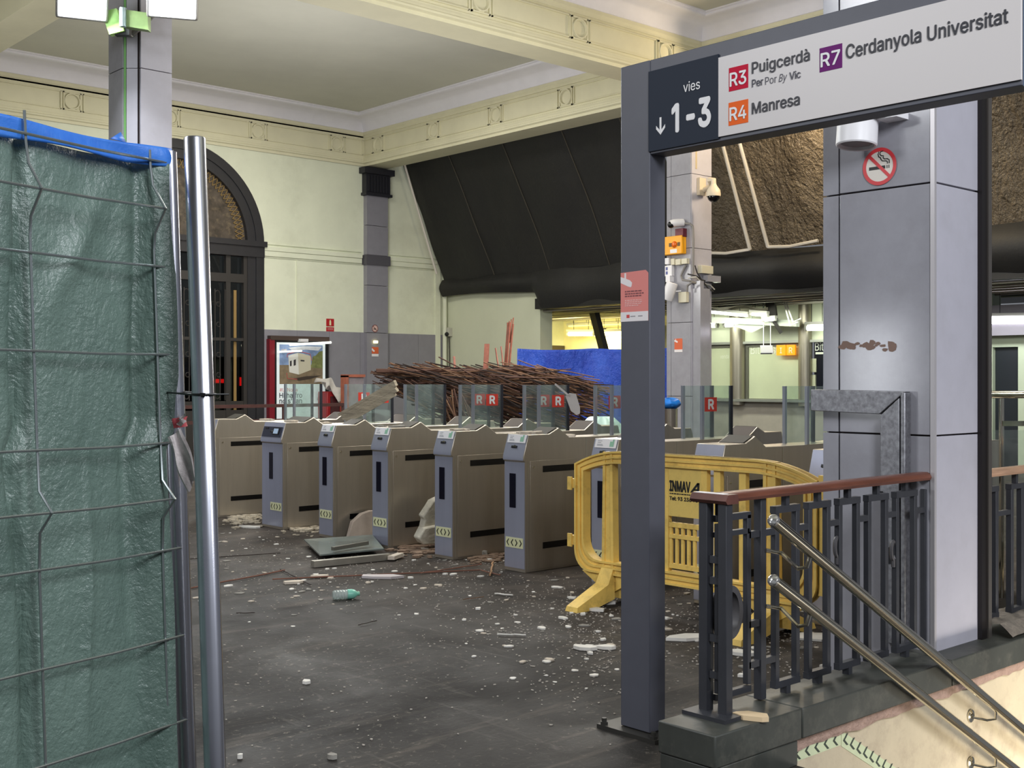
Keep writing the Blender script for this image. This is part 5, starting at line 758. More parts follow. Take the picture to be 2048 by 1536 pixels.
# ================================================================ CHROME STAIR HANDRAILS
TAN = math.tan(math.radians(30)); HY = 2.62
for nm, lab, py in (('handrail', 'upper polished steel stair handrail sloping down to the right', 1040), ('handrail', 'lower polished steel stair handrail running parallel beneath the upper one', 1160)):
    p = onY(1546, py, HY); L = 4.2
    t = thing('stair_handrail', lab, 'handrail', p)
    q = p+Vector((L, 0, -L*TAN)); d = (q-p).normalized()
    mb = MB(); mb.cyl(p, q, .0225, n=20); mb.build('tube', chrome, t)
    mb = MB(); mb.lathe([(.001, -.012), (.013, -.011), (.022, -.004), (.0235, .004), (.0225, .01)], p, d, n=20); mb.build('end_cap', M('bright_chrome', (232, 230, 226), .15, .9), t)
    e = p+Vector((.235, 0, -.235*TAN-.02)); mb = MB()
    mb.tube([(xs[1]+.01, RY-.02, e.z-.035+.03), (xs[1]+.08, RY-.045, e.z-.04+.02), (e.x-.02, HY+.035, e.z-.052), (e.x, HY+.012, e.z-.045), (e.x+.012, HY, e.z+.01)], .0085, 8); mb.build('bracket', chrome, t)
    for off in (1.76, 3.2):
        b = p+Vector((off, 0, -off*TAN)); mb = MB()
        mb.lathe([(.001, 0), (.030, 0), (.030, .008), (.014, .012), (.014, .016), (.001, .016)], (b.x-.05, 2.72, b.z-.055), (0, -1, 0), n=18)
        mb.tube([(b.x-.05, 2.71, b.z-.06), (b.x-.02, HY+.03, b.z-.068), (b.x, HY, b.z-.06), (b.x+.006, HY, b.z-.018)], .006, 8); mb.build('bracket', chrome, t)
# photoluminescent chevron strip on the stair wall
gl = thing('chevron_strip', 'pale green wall strip with black chevrons following landing and stairs', 'guide strip', (4.28, 2.715, 0))
stripm = M('photoluminescent_green', (206, 216, 176), .5, var=.05, scale=20); chevm = M('chevron_green_black', (24, 46, 34), .5)
mb = MB(); H = .056
mb.prism([(3.62, 2.718, -.002), (4.28, 2.718, -.002), (4.28, 2.718, H), (3.62, 2.718, H)], (0, .004, 0)); mb.build('landing_strip', stripm, gl)
mb = MB(); mb.prism([(4.284, 2.718, H), (4.284, 2.718, -.008), (7.5, 2.718, -.008-3.216*TAN), (7.5, 2.718, H-3.216*TAN)], (0, .004, 0)); mb.build('stair_strip', stripm, gl)
def chev(x, z, s):
    mb = MB(); q = .013
    mb.prism([(x, 2.7165, z), (x+.026, 2.7165, z+.024+s*.026*0), (x+.026+q, 2.7165, z+.024), (x+q, 2.7165, z), (x+.026+q, 2.7165, z-.024), (x+.026, 2.7165, z-.024)], (0, .0012, 0)); return mb
for i in range(9): chev(4.22-i*.066, .027, 0).build('chevron', chevm, gl, flat=True)
for i in range(22): chev(4.295+i*.05, .022-(.015+i*.05)*TAN, 1).build('chevron', chevm, gl, flat=True)
# ================================================================ TICKET GATES
GL = 2.05
prof = [(0, 0), (0, .86), (-.018, .872), (-.018, .905), (.035, 1.073), (.26, 1.073), (.365, 1.120), (.485, 1.042), (.68, 1.040)]
half = GL/2
profile = prof+[(half, 1.040)]+[(GL-x, z) for x, z in reversed(prof)]
def chevron_label(par, w, z=.227):
    mb = MB(); mb.box((-.006, .02, z-.04), (-.003, w-.02, z+.04)); o = mb.build('arrow_label', M('label_cream', (214, 214, 172), .5), par)
    mb = MB()
    for i in range(4):
        yc = w-.02-(i+.5)*(w-.04)/4; s = 1 if i < 2 else -1   # arrow heads point outwards
        mb.prism([(-.0075, yc+s*.014, z), (-.0075, yc-s*.006, z+.026), (-.0075, yc-s*.016, z+.026), (-.0075, yc+s*.002, z), (-.0075, yc-s*.016, z-.026), (-.0075, yc-s*.006, z-.026)], (.001, 0, 0))
    mb.build('arrow_heads', M('label_ink', (44, 46, 40), .5), o, flat=True)
def make_gate(label, w=.24, sticker=True, display=False, screens=True, rr=True):
    t = thing('ticket_gate', label, 'ticket gate', (0, 0, 0))
    mb = MB(); mb.prism([(x, .0, z) for x, z in profile], (0, w, 0)); mb.build('cabinet', steel, t, bevel=.006)
    mb = MB(); mb.box((-.003, .004, .03), (.0, w-.004, .858)); mb.prism([(-.020, .004, .874), (-.020, .004, .903), (.033, .004, 1.070), (.036, .004, 1.066)], (0, w-.008, 0)); mb.build('front_plate', steelb, t)
    for x0, x1 in ((.05, .66), (1.39, 2.0)):      # side doors
        mb = MB(); mb.box((x0, -.004, .02), (x1, .0, .868)); mb.build('side_door', steel, t, bevel=.001)
        mb = MB(); mb.cyl((x0+.035, -.009, .82), (x0+.035, -.003, .82), .009, n=10); mb.build('lock', chrome, t)
    mb = MB(); mb.box((.672, -.003, .0), (.682, .0, 1.035)); mb.box((.025, -.003, .02), (.031, 0, .868)); mb.build('seam', M('bright_seam', (190, 186, 174), .3, .8), t)
    strip = M('sensor_black', (10, 10, 12), .25)
    for x0, z0 in ((.185, .775), (.185, .175), (1.32, .775), (1.32, .175)):
        mb = MB(); mb.box((x0, -.006, z0), (x0+.40, -.003, z0+.05)); mb.build('sensor_strip', strip, t)
    mb = MB(); mb.box((-.006, w*.5-.035+.02, .50), (-.002, w*.5+.035+.02, .768)); mb.build('front_window', M('indigo_black', (12, 12, 28), .25), t)
    chevron_label(t, min(w, .25))
    sl = Vector((.053, 0, .168)); sn = Vector((-.168, 0, .053)).normalized()      # sloped reader face
    F = lambda v, y, dd=0: Vector((-.020, y, .905))+sl*v+sn*dd
    mb = MB(); c = F(.42, w*.52, .004); mb.obox(c, (0, .030, 0), sl.normalized()*.010, sn*.006); mb.build('card_slot', black, t, bevel=.003)
    mb = MB(); mb.obox(F(.46, w*.47, .011), (0, .012, 0), sl.normalized()*.005, sn*.001); mb.build('slot_lip', chrome, t)
    if sticker:
        mb = MB(); mb.obox(F(.80, w*.47, .004), (0, w*.44, 0), sl*.19, sn*.001); o = mb.build('ticket_sticker', white, t); o['label'] = 'white instruction sticker with a green pictogram'
        mb = MB(); mb.obox(F(.78, w*.22, .0055), (0, .020, 0), sl*.11, sn*.0005); mb.obox(F(.84, w*.17, .0056), (0, .008, 0), sl*.14, sn*.0005); mb.build('pictogram', M('sticker_green', (140, 186, 160), .5), o, flat=True)
        mb = MB()
        for k, (v, l) in enumerate(((.90, .035), (.83, .028), (.75, .045), (.70, .05))): mb.obox(F(v, w*.80-l*.5, .0056), (0, l*.6, 0), sl*.012, sn*.0004)
        mb.build('print', M('sticker_ink', (150, 152, 158), .5), o, flat=True)
    if display:
        mb = MB(); mb.obox(F(.42, w*.5, .004), (0, w*.44, 0), sl*.30, sn*.004); mb.build('reader_panel', M('reader_navy', (36, 40, 58), .3), t)
        mb = MB(); mb.obox(F(.46, w*.30, .010), (0, .062, 0), sl*.2, sn*.003); o = mb.build('screen_frame', black, t)
        mb = MB(); mb.obox(F(.46, w*.30, .0135), (0, .042, 0), sl*.15, sn*.001); mb.build('screen', M('gate_screen', (140, 158, 178), .3, emit=.5), o)
        mb = MB(); mb.obox(F(.62, w*.76, .009), (0, .03, 0), sl*.05, sn*.003); mb.build('card_slot', black, t)
    hump_cover = M('dark_lid', (56, 52, 44), .6, .2, spec=.25)
    for x0, x1, z0, z1 in ((.25, .358, 1.076, 1.122), (GL-.358, GL-.25, 1.122, 1.076)):
        mb = MB(); mb.prism([(x0, .02, z0+.001), (x1, .02, z1+.001), (x1, .02, z1-.006), (x0, .02, z0-.006)], (0, w-.04, 0)); mb.build('hump_cover', hump_cover, t)
    mb = MB(); mb.prism([(GL-.484, .012, 1.0435), (GL-.366, .012, 1.1215), (GL-.366, .012, 1.11), (GL-.484, .012, 1.035)], (0, w-.024, 0)); mb.build('hump_cover', M('dark_reflection_sheet', (70, 60, 54), .6, .2, spec=.25), t)  # added dark sheet, the steel slope's dark reflection put into its colour
    if screens:
        g = glass('gate_glass', (243, 250, 247), .99, .03, .10)
        for y in (.02, w-.03):
            mb = MB(); mb.box((1.02, y, 1.042), (1.36, y+.010, 1.455)); a = mb.build('glass_screen', g, t)
            if rr is True or (rr == 'near' and y < .1):
                c0 = 1.165 if rr is True else 1.03; mb = MB(); mb.box((c0, y-.002, 1.255), (c0+.10, y, 1.365) if False else (c0+.035, y-.001, 1.365)); mb.box((c0+.055, y-.002, 1.255), (c0+.15, y-.001, 1.365))
                mb.box((c0+.035, y-.002, 1.255), (c0+.055, y-.001, 1.365)); o = mb.build('red_square', M('gate_red', (216, 66, 52), .45), a)
                mb = MB(); mb.text('R', (c0+.045, y-.003, 1.275), (1, 0, 0), UP, width=.062, height=.072, bold=.05); mb.build('letter', M('gate_letter_white', (236, 236, 234), .5), a, flat=True)
            for x, mm in ((1.005, M('post_bright', (184, 190, 200), .3, .8)), (1.365, M('post_dark', (52, 52, 60), .4, .3))):
                mb = MB(); mb.box((x-.012, y-.006, 1.04), (x+.014, y+.016, 1.455)); mb.build('glass_post', mm, t)
    return t
GX = 6.25
gy = {'Z': 11.72, 'A': 10.33, 'B': 9.43, 'C': 8.555, 'D': 7.65, 'E': 6.765, 'F': 5.81, 'G': 4.86, 'H': 3.95}
gA = make_gate('wide ticket gate with a small lit screen, left of the stickered gates', .40, False, True); gA.location = (GX, gy['A'], 0)
gZ = make_gate('leftmost ticket gate cabinet, half hidden by the fence post', .24, False, rr=False); gZ.location = (GX, gy['Z'], 0)
gE = make_gate('nearest fully visible ticket gate, just left of the yellow barrier', .24, True); gE.location = (GX, gy['E'], 0)
gB = make_gate('ticket gate with a long pale splintered board leaning on it, behind the fallen glass sheet', .24, True, rr=False); gB.location = (GX, gy['B'], 0)
dup(gE, (GX, gy['C'], 0), 'ticket gate between the fallen glass sheet and the torn white sack')
dup(gE, (GX, gy['D'], 0), 'ticket gate just right of the torn white sack, second left of the yellow barrier')
gF = make_gate('ticket gate behind the left leg of the yellow barrier', .24, True, rr='near'); gF.location = (GX, gy['F'], 0)
gG = make_gate('ticket gate behind the printed panel of the yellow barrier', .24, False, rr=False); gG.location = (GX, gy['G'], 0)
dup(gG, (GX, gy['H'], 0), 'rightmost ticket gate, mostly hidden behind the big grey pillar')

# ================================================================ YELLOW PEDESTRIAN BARRIER
BX = 5.80; BL = 5.745; BLEN = 1.925
by = M('yellow_plastic', (240, 203, 108), .45, var=.12, scale=5, dirt=(120, 92, 40), dscale=6, damt=.5)
ba = thing('plastic_barrier', 'yellow plastic pedestrian barrier with a printed panel in front of the gates', 'barrier', (BX, BL-BLEN/2, 0))
def B(u, z, d=0): return Vector((BX-d, BL-u, z))
def outline(o, zt=0):
    pts = []
    L, R, bt = o, BLEN-o, .205+o
    for i in range(7): a = math.pi+i*math.pi/12; pts.append((L+.14+.14*math.cos(a), bt+.14+.14*math.sin(a)))
    for i in range(7): a = 1.5*math.pi+i*math.pi/12; pts.append((R-.14+.14*math.cos(a), bt+.14+.14*math.sin(a)))
    for i in range(25):
        u = R-(R-L)*i/24; q = abs(u-BLEN/2)/(BLEN/2); pts.append((u, 1.03-o*.95-.10*max(0, (q-.55)/.45)**2.0))
    return pts
mb = MB(); O = [B(u, z, .022) for u, z in outline(0)]; I = [B(u, z, .022) for u, z in outline(.085)]; mb.ring(O, I, (.044, 0, 0))
for o1, o2, d in ((0, .014, .036), (.036, .050, .032), (.072, .086, .036)): mb.ring([B(u, z, d) for u, z in outline(o1)], [B(u, z, d) for u, z in outline(o2)], (2*d, 0, 0))
mb.build('frame', by, ba)
for u in (.305, 1.60):                    # legs with splayed feet
    mb = MB(); mb.ring([B(u-.055, .16, .028), B(u-.042, 1.02, .028), B(u+.042, 1.02, .028), B(u+.055, .16, .028)], [B(u-.03, .17, .028), B(u-.02, 1.01, .028), B(u+.02, 1.01, .028), B(u+.03, .17, .028)], (.056, 0, 0))
    mb.prism([B(u-.05, .12, .02), B(u-.035, 1.01, .02), B(u+.035, 1.01, .02), B(u+.05, .12, .02)], (.04, 0, 0))
    for s in (-1, 1):
        mb.add([B(u-.052, .27, s*.02), B(u+.052, .27, s*.02), B(u+.058, .15, s*.08), B(u-.058, .15, s*.08), B(u-.05, .032, s*.36), B(u+.05, .032, s*.36), B(u-.055, .0, s*.37), B(u+.055, .0, s*.37), B(u-.06, .05, s*.02), B(u+.06, .05, s*.02), B(u-.06, .0, s*.23), B(u+.06, .0, s*.23)],
               [(0, 1, 2, 3), (3, 2, 5, 4), (4, 5, 7, 6), (8, 10, 11, 9), (6, 7, 11, 10), (0, 3, 8), (3, 4, 10, 8), (4, 6, 10), (1, 9, 2), (2, 9, 11, 5), (5, 11, 7), (0, 8, 9, 1)])
    mb.build('leg', by, ba)
    mb = MB(); mb.prism([B(u-.25, .205, .015), B(u+.25, .205, .015), B(u+.04, .09, .015), B(u-.04, .09, .015)], (.03, 0, 0)); mb.build('leg_gusset', by, ba)
for u, wd in ((.80, .045), (1.11, .045), (1.21, .05), (1.40, .05)):
    mb = MB(); mb.prism([B(u-wd/2, .28, .018), B(u+wd/2, .28, .018), B(u+wd/2, .97, .018), B(u-wd/2, .97, .018)], (.036, 0, 0)); mb.build('upright', by, ba)
mb = MB(); mb.prism([B(.80, .64, .016), B(1.11, .64, .016), B(1.11, .985, .016), B(.80, .985, .016)], (.03, 0, 0)); pn = mb.build('printed_panel', M('pale_yellow_plastic', (232, 200, 110), .5, var=.1, scale=9, dirt=(150, 124, 64), dscale=9, damt=.4), ba)
ink = M('panel_ink', (24, 24, 22), .6)
mb = MB(); mb.text('INMAV', B(.835, .80, .0175), SR, UP, width=.165, height=.062, bold=.05); A = lambda u, v: B(1.0+u*.075, .80+v*.062, .0175)
mb.add([A(.0, 0), A(.75, 1), A(1, 1), A(.25, 0)], [(0, 1, 2, 3)]); mb.add([A(.75, 1), A(1, 1), A(.95, 0), A(.75, 0)], [(0, 1, 2, 3)]); mb.add([A(.35, .2), A(.8, .2), A(.8, .38), A(.48, .38)], [(0, 1, 2, 3)])
mb.build('print', ink, pn, flat=True)
mb = MB(); u = .835
while u < 1.07: l = random.uniform(.008, .02); mb.obox(B(u+l/2, .783, .0175), (0, l/2, 0), (.0003, 0, 0), (0, 0, .0035)); u += l+.004
mb.text('Tel: 93 236 93', B(.835, .742, .0175), SR, UP, width=.225, height=.022, bold=.04); mb.build('print', ink, pn, flat=True)
mb = MB(); z0, z1 = .31, .60
mb.prism([B(.825, .50, .014), B(1.09, .50, .014), B(1.09, .525, .014), B(.825, .525, .014)], (.026, 0, 0)); mb.prism([B(.825, z0, .014), B(1.09, z0, .014), B(1.09, z0+.03, .014), B(.825, z0+.03, .014)], (.026, 0, 0)); mb.prism([B(.825, z1-.03, .014), B(1.09, z1-.03, .014), B(1.09, z1, .014), B(.825, z1, .014)], (.026, 0, 0))
for i in range(6): uu = .825+i*.0475; mb.prism([B(uu, z0, .009), B(uu+.021, z0, .009), B(uu+.021, z1, .009), B(uu, z1, .009)], (.014, 0, 0))
mb.build('slotted_panel', by, ba)
for z in (.40, .79):
    mb = MB(); mb.obox(B(-.035, z, 0), (0, .04, 0), (.018, 0, 0), (0, 0, .032)); mb.obox(B(-.055, z, .022), (0, .02, 0), (.006, 0, 0), (0, 0, .045)); mb.build('hinge_hook', by, ba)
mb = MB(); mb.obox(B(BLEN+.02, .62, 0), (0, .02, 0), (.014, 0, 0), (0, 0, .34)); mb.build('end_upright', by, ba)
# ================================================================ BEHIND THE GATES
# hanging tarpaulins from the beam to the low soffit
def tarp_x(h): return 15.85+(6.36-h)/(6.36-3.75)*1.15
def hang(u, v, ya, yb, amp, seed):
    y = ya+(yb-ya)*u; h = 6.40-2.65*v
    b = amp*(math.sin(y*2.1+seed)+.6*math.sin(y*4.7+h*1.3+seed)+.35*math.sin(h*3+y*.8))*(.25+.75*math.sin(math.pi*min(1, v*1.0)))
    return Vector((tarp_x(h)+b+.05*math.sin(math.pi*v), y, h))
blackt = tarp_mat('unlit_black_tarpaulin', (27, 27, 27), (33, 32, 30), rough=.6, bumpk=.25, wscale=.3)  # near-black base, the unlit side's shade is put into it
brownt = tarp_mat('brown_tarpaulin', (86, 76, 62), (110, 98, 80), rough=.27, bumpk=1.0, wscale=.2, dist=.22, fine=.7)
def edge(v): return 21.22
mb = MB()
def left_sheet(u, v):
    p = hang(u, v, 13.9, 21.2, .035, .5)
    if u > .93:                            # ragged edge that sags against the wall
        k = (u-.93)/.07; p.x -= .05*k*math.sin(v*5); p.y += .02*k*math.sin(v*11)
    return p
mb.grid(left_sheet, 120, 40)
mb.grid(lambda u, v: Vector((17.0-.10*math.sin(v*math.pi)+.03*math.sin(u*23), 13.9+7.25*u, 3.78-(.40 if u > .585 else .40+.36*min(1, (.585-u)/.03))*v+.04*math.sin(u*9)*v)), 120, 8)
o = mb.build('hanging_tarpaulin', blackt, base=(16.4, 17, 3.4)); tag(o, 'huge black tarpaulin sloping down from the ceiling beam at left centre', 'tarpaulin')
for ya in (19.6, 17.9, 16.2, 14.7):
    sm = MB(); sm.tube([hang((ya-13.9)/7.3, v/14, 13.9, 21.2, .035, .5)+Vector((-.012, -.25*v/14, 0)) for v in range(15)], .010, 5); sm.build('seam', M('seam_grey', (70, 66, 58), .5), o)
mb = MB(); mb.grid(lambda u, v: hang(u, v, .5, 13.88, .05, 2.2), 150, 40)
o = mb.build('hanging_tarpaulin', brownt, base=(16.4, 7, 3.4)); tag(o, 'shiny brown tarpaulin sloping down behind the camera pillar, tied with pale battens', 'tarpaulin')
mb = MB(); mb.grid(lambda u, v: Vector((17.0-.20*math.sin(v*math.pi)-.03*math.sin(u*40),   .5+13.38*u, 3.77-.72*v+.05*math.sin(u*14)*(1-v))), 150, 10)
o = mb.build('tarpaulin_valance', blackt, base=(17, 7, 3.4)); tag(o, 'dark slack valance of tarpaulin hanging below the brown tarpaulin', 'tarpaulin')
batm = M('pale_batten', (222, 216, 204), .4, .2)
for (a, b, lab) in (((1444, 284), (1500, 499), 'left of two pale battens pinning the brown tarpaulin'), ((1477, 278), (1536, 494), 'right of two pale battens pinning the brown tarpaulin'), ((812, 325), (880, 548), 'single pale tube along the edge of the black tarpaulin near the cream wall')):
    mb = MB()
    A = onX(*a, 15.95); B_ = onX(*b, 16.78)
    if a[0] < 1000: A = onY(*a, 21.0); B_ = onY(*b, 21.0); A.x -= .06; B_.x -= .10
    mb.cyl(A, B_, .032 if a[0] > 1000 else .028, n=8)
    if a[0] > 1000: mb.tube([B_, B_+Vector((-.02, .5 if a[0] == 1444 else -.45, -.03)), B_+Vector((-.02, 1.0 if a[0] == 1444 else -1.0, .02))], .028, 6)
    tag(mb.build('batten', batm, base=A), lab, 'batten')
# dark slanting props under the soffit
for a, b, X_, wd, lab in (((1163, 528), (1209, 705), 18.0, .20, 'dark slanting roof prop under the black tarpaulin, in front of the yellow lamps'), ((1530, 520), (1546, 640), 18.2, .17, 'dark roof prop hanging broken in front of the ticket office lamps')):
    A = onX(*a, X_); B_ = onX(*b, X_+.6); mb = MB(); mb.beam(A, B_, wd, .12); mb.beam(A+Vector((0, .11, 0)), B_+Vector((0, .10, .3)), .035, .05)
    if a[0] > 1500: mb.beam(B_, B_+Vector((.1, -.12, -.25)), .08, .06)
    tag(mb.build('roof_prop', M('dark_prop', (40, 38, 35), .7, var=.3, scale=6), base=A), lab, 'roof prop')  # dark base colour, varied at random
# fluorescent tubes, and glowing strips for two of their reflections
tubeY = M('yellow_tube_light', (255, 230, 130), .4, emit=12); tubeW = M('white_tube_light', (250, 255, 236), .4, emit=9)
def lamp(a, b, X_, m, label, r=.035, dz=0, group=None):
    A = onX(*a, X_); B_ = onX(*b, X_); t = thing('tube_light', label, 'lamp', (A+B_)/2, group)
    mb = MB(); mb.cyl(A, B_, r, n=10); mb.build('tube', m, t)
    d = (B_-A).normalized(); mb = MB(); mb.cyl(A-d*.05, A, r*1.1, n=10); mb.cyl(B_, B_+d*.05, r*1.1, n=10); mb.beam(A-d*.05+Vector((0, 0, r*1.6)), B_+d*.05+Vector((0, 0, r*1.6)), .09, .05); mb.build('holder', M('lamp_holder', (200, 200, 190), .5), t)
    for q in (A.lerp(B_, .2), A.lerp(B_, .8)): mb = MB(); mb.cyl(q+Vector((0, 0, r*1.6)), (q.x, q.y, 3.0), .006, n=5); mb.build('hanger', rail_iron, t)
    return t
lamp((1138, 668), (1187, 668), 20.4, tubeY, 'yellow tube lamp above the blue sheet, left of the slanting prop', .05)
lamp((1199, 668), (1246, 667), 20.4, tubeY, 'yellow tube lamp above the blue sheet, between prop and sign post', .05)
lamp((1138, 652), (1182, 650), 21, M('dim_reflection_glow', (255, 224, 120), .4, emit=2.2), 'thin dim yellow glow imitating a lamp reflection high above the blue sheet, left of the prop', .022)  # added glowing tube in place of the lamp's reflection in the soffit
lamp((1196, 650), (1242, 648), 21, M('dim_reflection_glow', (255, 224, 120)), 'thin dim yellow glow imitating a lamp reflection high above the blue sheet, right of the prop', .022)  # second added tube standing in for a soffit reflection
lamp((1414, 651), (1432, 651), 19.2, tubeW, 'short white tube lamp beside the camera pillar over the ticket windows', .045)
lamp((1452, 650), (1490, 648), 19.2, tubeW, 'white tube lamp over the left ticket window', .045)
lamp((1616, 656), (1652, 655), 19.2, tubeW, 'white tube lamp over the dark ticket window by the big pillar', .055)
lamp((1978, 641), (2090, 640), 19.2, M('cool_tube_light', (244, 240, 255), .4, emit=8), 'long cool white tube lamp at the right edge beyond the stairs', .06)
lamp((1424, 624), (1494, 631), 18.6, tubeW, 'fallen tube lamp hanging askew under the soffit, longest of the broken ones', .032)
lamp((1505, 628), (1532, 630), 18.6, tubeW, 'fallen short tube lamp hanging under the soffit beside the broken prop', .032)
lamp((1530, 640), (1548, 639), 18.7, M('dim_white_tube_light', (250, 252, 236), .4, emit=4), 'stub of tube lamp low behind the broken roof prop', .03)
area('passage_glow', (20.2, 19.5, 2.55), (20.2, 19.5, 0), 2.5, 190, (1, .86, .42), .5)
area('office_glow', (18.2, 14.0, 2.7), (19.3, 14.0, .6), 3.4, 48, (.97, 1, .84), .2)
area('passage_glow', (19.0, 20.0, 2.6), (20.8, 20.4, 1.2), .8, 55, (1, .86, .42))
area('office_glow', (18.7, 8.6, 2.5), (19.2, 8.6, 0), 2.4, 30, (.96, .98, 1), .2)
# damaged false ceiling strip above the lamps
mb = MB()
mb.grid(lambda u, v: onX(1424+112*u, 613+14*v+3*math.sin(u*9), 18.4+.5*v), 24, 3); tag(mb.build('torn_board', M('torn_ceiling_board', (120, 114, 98), .8, var=.2, scale=8), base=onX(1480, 615, 18.5)), 'torn pale ceiling board hanging over the fallen tube lamps', 'ceiling board')
mb = MB(); A = onX(1424, 640, 18.9); B_ = onX(1596, 647, 18.9); mb.beam(A, B_, .10, .12); C_ = onX(1503, 641, 18.9); mb.cyl(C_, (C_.x, C_.y, 3.0), .012, n=6)
mb.add([C_+Vector((0, .5, -.06)), C_+Vector((0, -.5, -.06)), C_+Vector((0, 0, -.24))], [(0, 1, 2)])
tag(mb.build('lamp_trunking', M('grey_green_trunking', (176, 184, 170), .5), base=C_), 'grey lamp trunking hung across the ticket windows', 'trunking')
for i, (a, b) in enumerate((((1570, 625), (1602, 637)), ((1566, 634), (1596, 644)))):
    A = onX(*a, 18.4); B_ = onX(*b, 18.4); m_ = (A+B_)/2; m_.z -= .12; A.z = 2.985
    tag(MB().tube([A, m_, B_], .014, 6).build('loose_cable', M('white_cable', (200, 196, 186), .5), base=A), ('upper' if i == 0 else 'lower')+' loose pale cable dangling right of the broken roof prop', 'cable')
# ---------------------------------------------------------------- ticket office
OX = 19.5
def oy(px): return onX(px, 700, OX).y
def oz(py, px=1500): return onX(px, py, OX).z
off = thing('ticket_office', 'pale green ticket office front with frosted windows and a steel ledge', 'ticket office', (OX, 12, 0))
office = M('office_cream', (208, 214, 188), .6, var=.04, scale=4)
mb = MB(); mb.box((OX, 10.9, 0), (OX+.3, 16.4, oz(802))); mb.build('counter_wall', M('counter_grey', (178, 172, 160), .6, var=.06, scale=5), off)
mb = MB(); mb.box((OX, 10.9, oz(686)), (OX+.3, 16.4, 3.0)); mb.build('transom', office, off)
mb = MB(); mb.box((OX-.18, 10.9, oz(803)), (OX+.05, 16.4, oz(798))); mb.box((OX-.06, 10.9, oz(688)), (OX+.05, 16.4, oz(683))); mb.build('ledge', M('ledge_steel', (196, 200, 190), .3, .7), off)
stl = M('satin_column_steel', (158, 152, 136), .35, .7)
for a, b in ((1464, 1490), (1600, 1624), (1340, 1362)):
    y0, y1 = oy(a), oy(b); mb = MB(); r = abs(y0-y1)/2; mb.cyl((OX-.02, (y0+y1)/2, 1.0), (OX-.02, (y0+y1)/2, 3.0), r, n=20); mb.build('column', stl, off)
frost = M('frosted_glass', (202, 210, 176), .3, var=.05, scale=2)
for a, b in ((1362, 1464), (1490, 1600)):
    mb = MB(); mb.box((OX+.05, oy(a), oz(800)), (OX+.09, oy(b), oz(686))); mb.build('frosted_pane', frost, off)
    mb = MB(); y0, y1 = oy(a), oy(b); z0, z1 = oz(800), oz(688); t_ = .06
    mb.ring([(OX+.02, y0, z0), (OX+.02, y1, z0), (OX+.02, y1, z1), (OX+.02, y0, z1)], [(OX+.02, y0-t_, z0+.03), (OX+.02, y1+t_*.5, z0+.03), (OX+.02, y1+t_*.5, z1-t_), (OX+.02, y0-t_, z1-t_)], (.06, 0, 0)); mb.build('window_frame', M('window_grey', (104, 104, 92), .5), off)
lett = M('frost_lettering', (232, 236, 220), .5)
mb = MB(); a = onX(1501, 713, OX+.04); mb.text('Bitllets', (OX+.045, a.y, oz(708)), SR, UP, width=abs(oy(1548)-a.y), height=.17, bold=0); mb.build('lettering', lett, off, flat=True)
mb = MB(); a = onX(1440, 718, OX+.04); mb.text('venda', (OX+.045, a.y, oz(716)), SR, UP, width=.22, height=.08); mb.build('lettering', lett, off, flat=True)
for (a, b, tx) in ((1559, 1577, 'I'), (1579, 1596, 'R')):
    mb = MB(); mb.box((OX-.10, oy(a), oz(712)), (OX-.06, oy(b), oz(692))); o = mb.build('orange_sign', M('sign_orange_lit', (255, 150, 20), .4, emit=.7), off)
    mb = MB(); w_ = abs(oy(a)-oy(b)); mb.text(tx, (OX-.104, (oy(a)+oy(b))/2, oz(708)), SR, UP, height=.11, align='C'); mb.build('letter', lett, o, flat=True)
mb = MB(); mb.box((OX+.04, oy(1626), oz(790)), (OX+.10, oy(1662), oz(688))); dk = mb.build('dark_pane', M('dark_window', (24, 26, 34), .2), off)
mb = MB(); mb.text('Bit', (OX+.035, oy(1628), oz(704)), SR, UP, width=abs(oy(1628)-oy(1645)), height=.15); mb.box((OX+.035, oy(1629), oz(711)), (OX+.037, oy(1645), oz(707))); mb.build('lettering', lett, off, flat=True)
mb = MB(); mb.obox((OX+.02, oy(1627), oz(732)), (.01, 0, 0), (0, .05, 0), (0, 0, .13)); mb.box((OX+.01, oy(1630), oz(790)), (OX+.04, oy(1623), oz(750))); mb.build('intercom', M('intercom_pale', (206, 210, 176), .5), off)
# right part of the front with the dark doorway
mb = MB(); mb.box((OX, oy(1985), oz(694, 2010)), (OX+.3, oy(2036), oz(672, 2010))); mb.box((OX, oy(1985), 0), (OX+.3, 10.9, 3)); mb.box((OX, 6.0, 0), (OX+.3, oy(2036), oz(672, 2010))); mb.build('right_wall', M('office_mint', (206, 218, 188), .6), off)
mb = MB(); mb.box((OX+.1, oy(1985), 0), (OX+.2, oy(2036), oz(694, 2010))); mb.build('dark_door', M('dark_slate_door', (34, 40, 46), .4), off)
mb = MB(); mb.box((OX-.3, 6.0, oz(672, 2010)), (OX+.1, 10.9, oz(612, 2010))); mb.build('bulkhead', M('bulkhead_grey', (126, 122, 128), .5), off)
# hanging loudspeaker box before the windows
q = onX(1534, 699, 18.8); hb = thing('hanging_speaker', 'small white speaker box hung on two rods before the ticket windows', 'loudspeaker', q)
mb = MB(); mb.obox(q, Vector((-.06, .10, 0)), Vector((.06, .04, .0)), Vector((-.02, 0, .075))); mb.build('box', white, hb, bevel=.01)
mb = MB(); mb.obox(q+Vector((-.02, 0, -.08)), Vector((-.055, .09, -.0)), Vector((.055, .036, 0)), Vector((0, 0, .01))); mb.build('grille', black, hb)
for s in (-1, 1):
    mb = MB(); mb.cyl((q.x, q.y+s*.08, q.z+.06), (q.x, q.y+s*.08, 3.0), .008, n=6); mb.build('rod', white, hb)
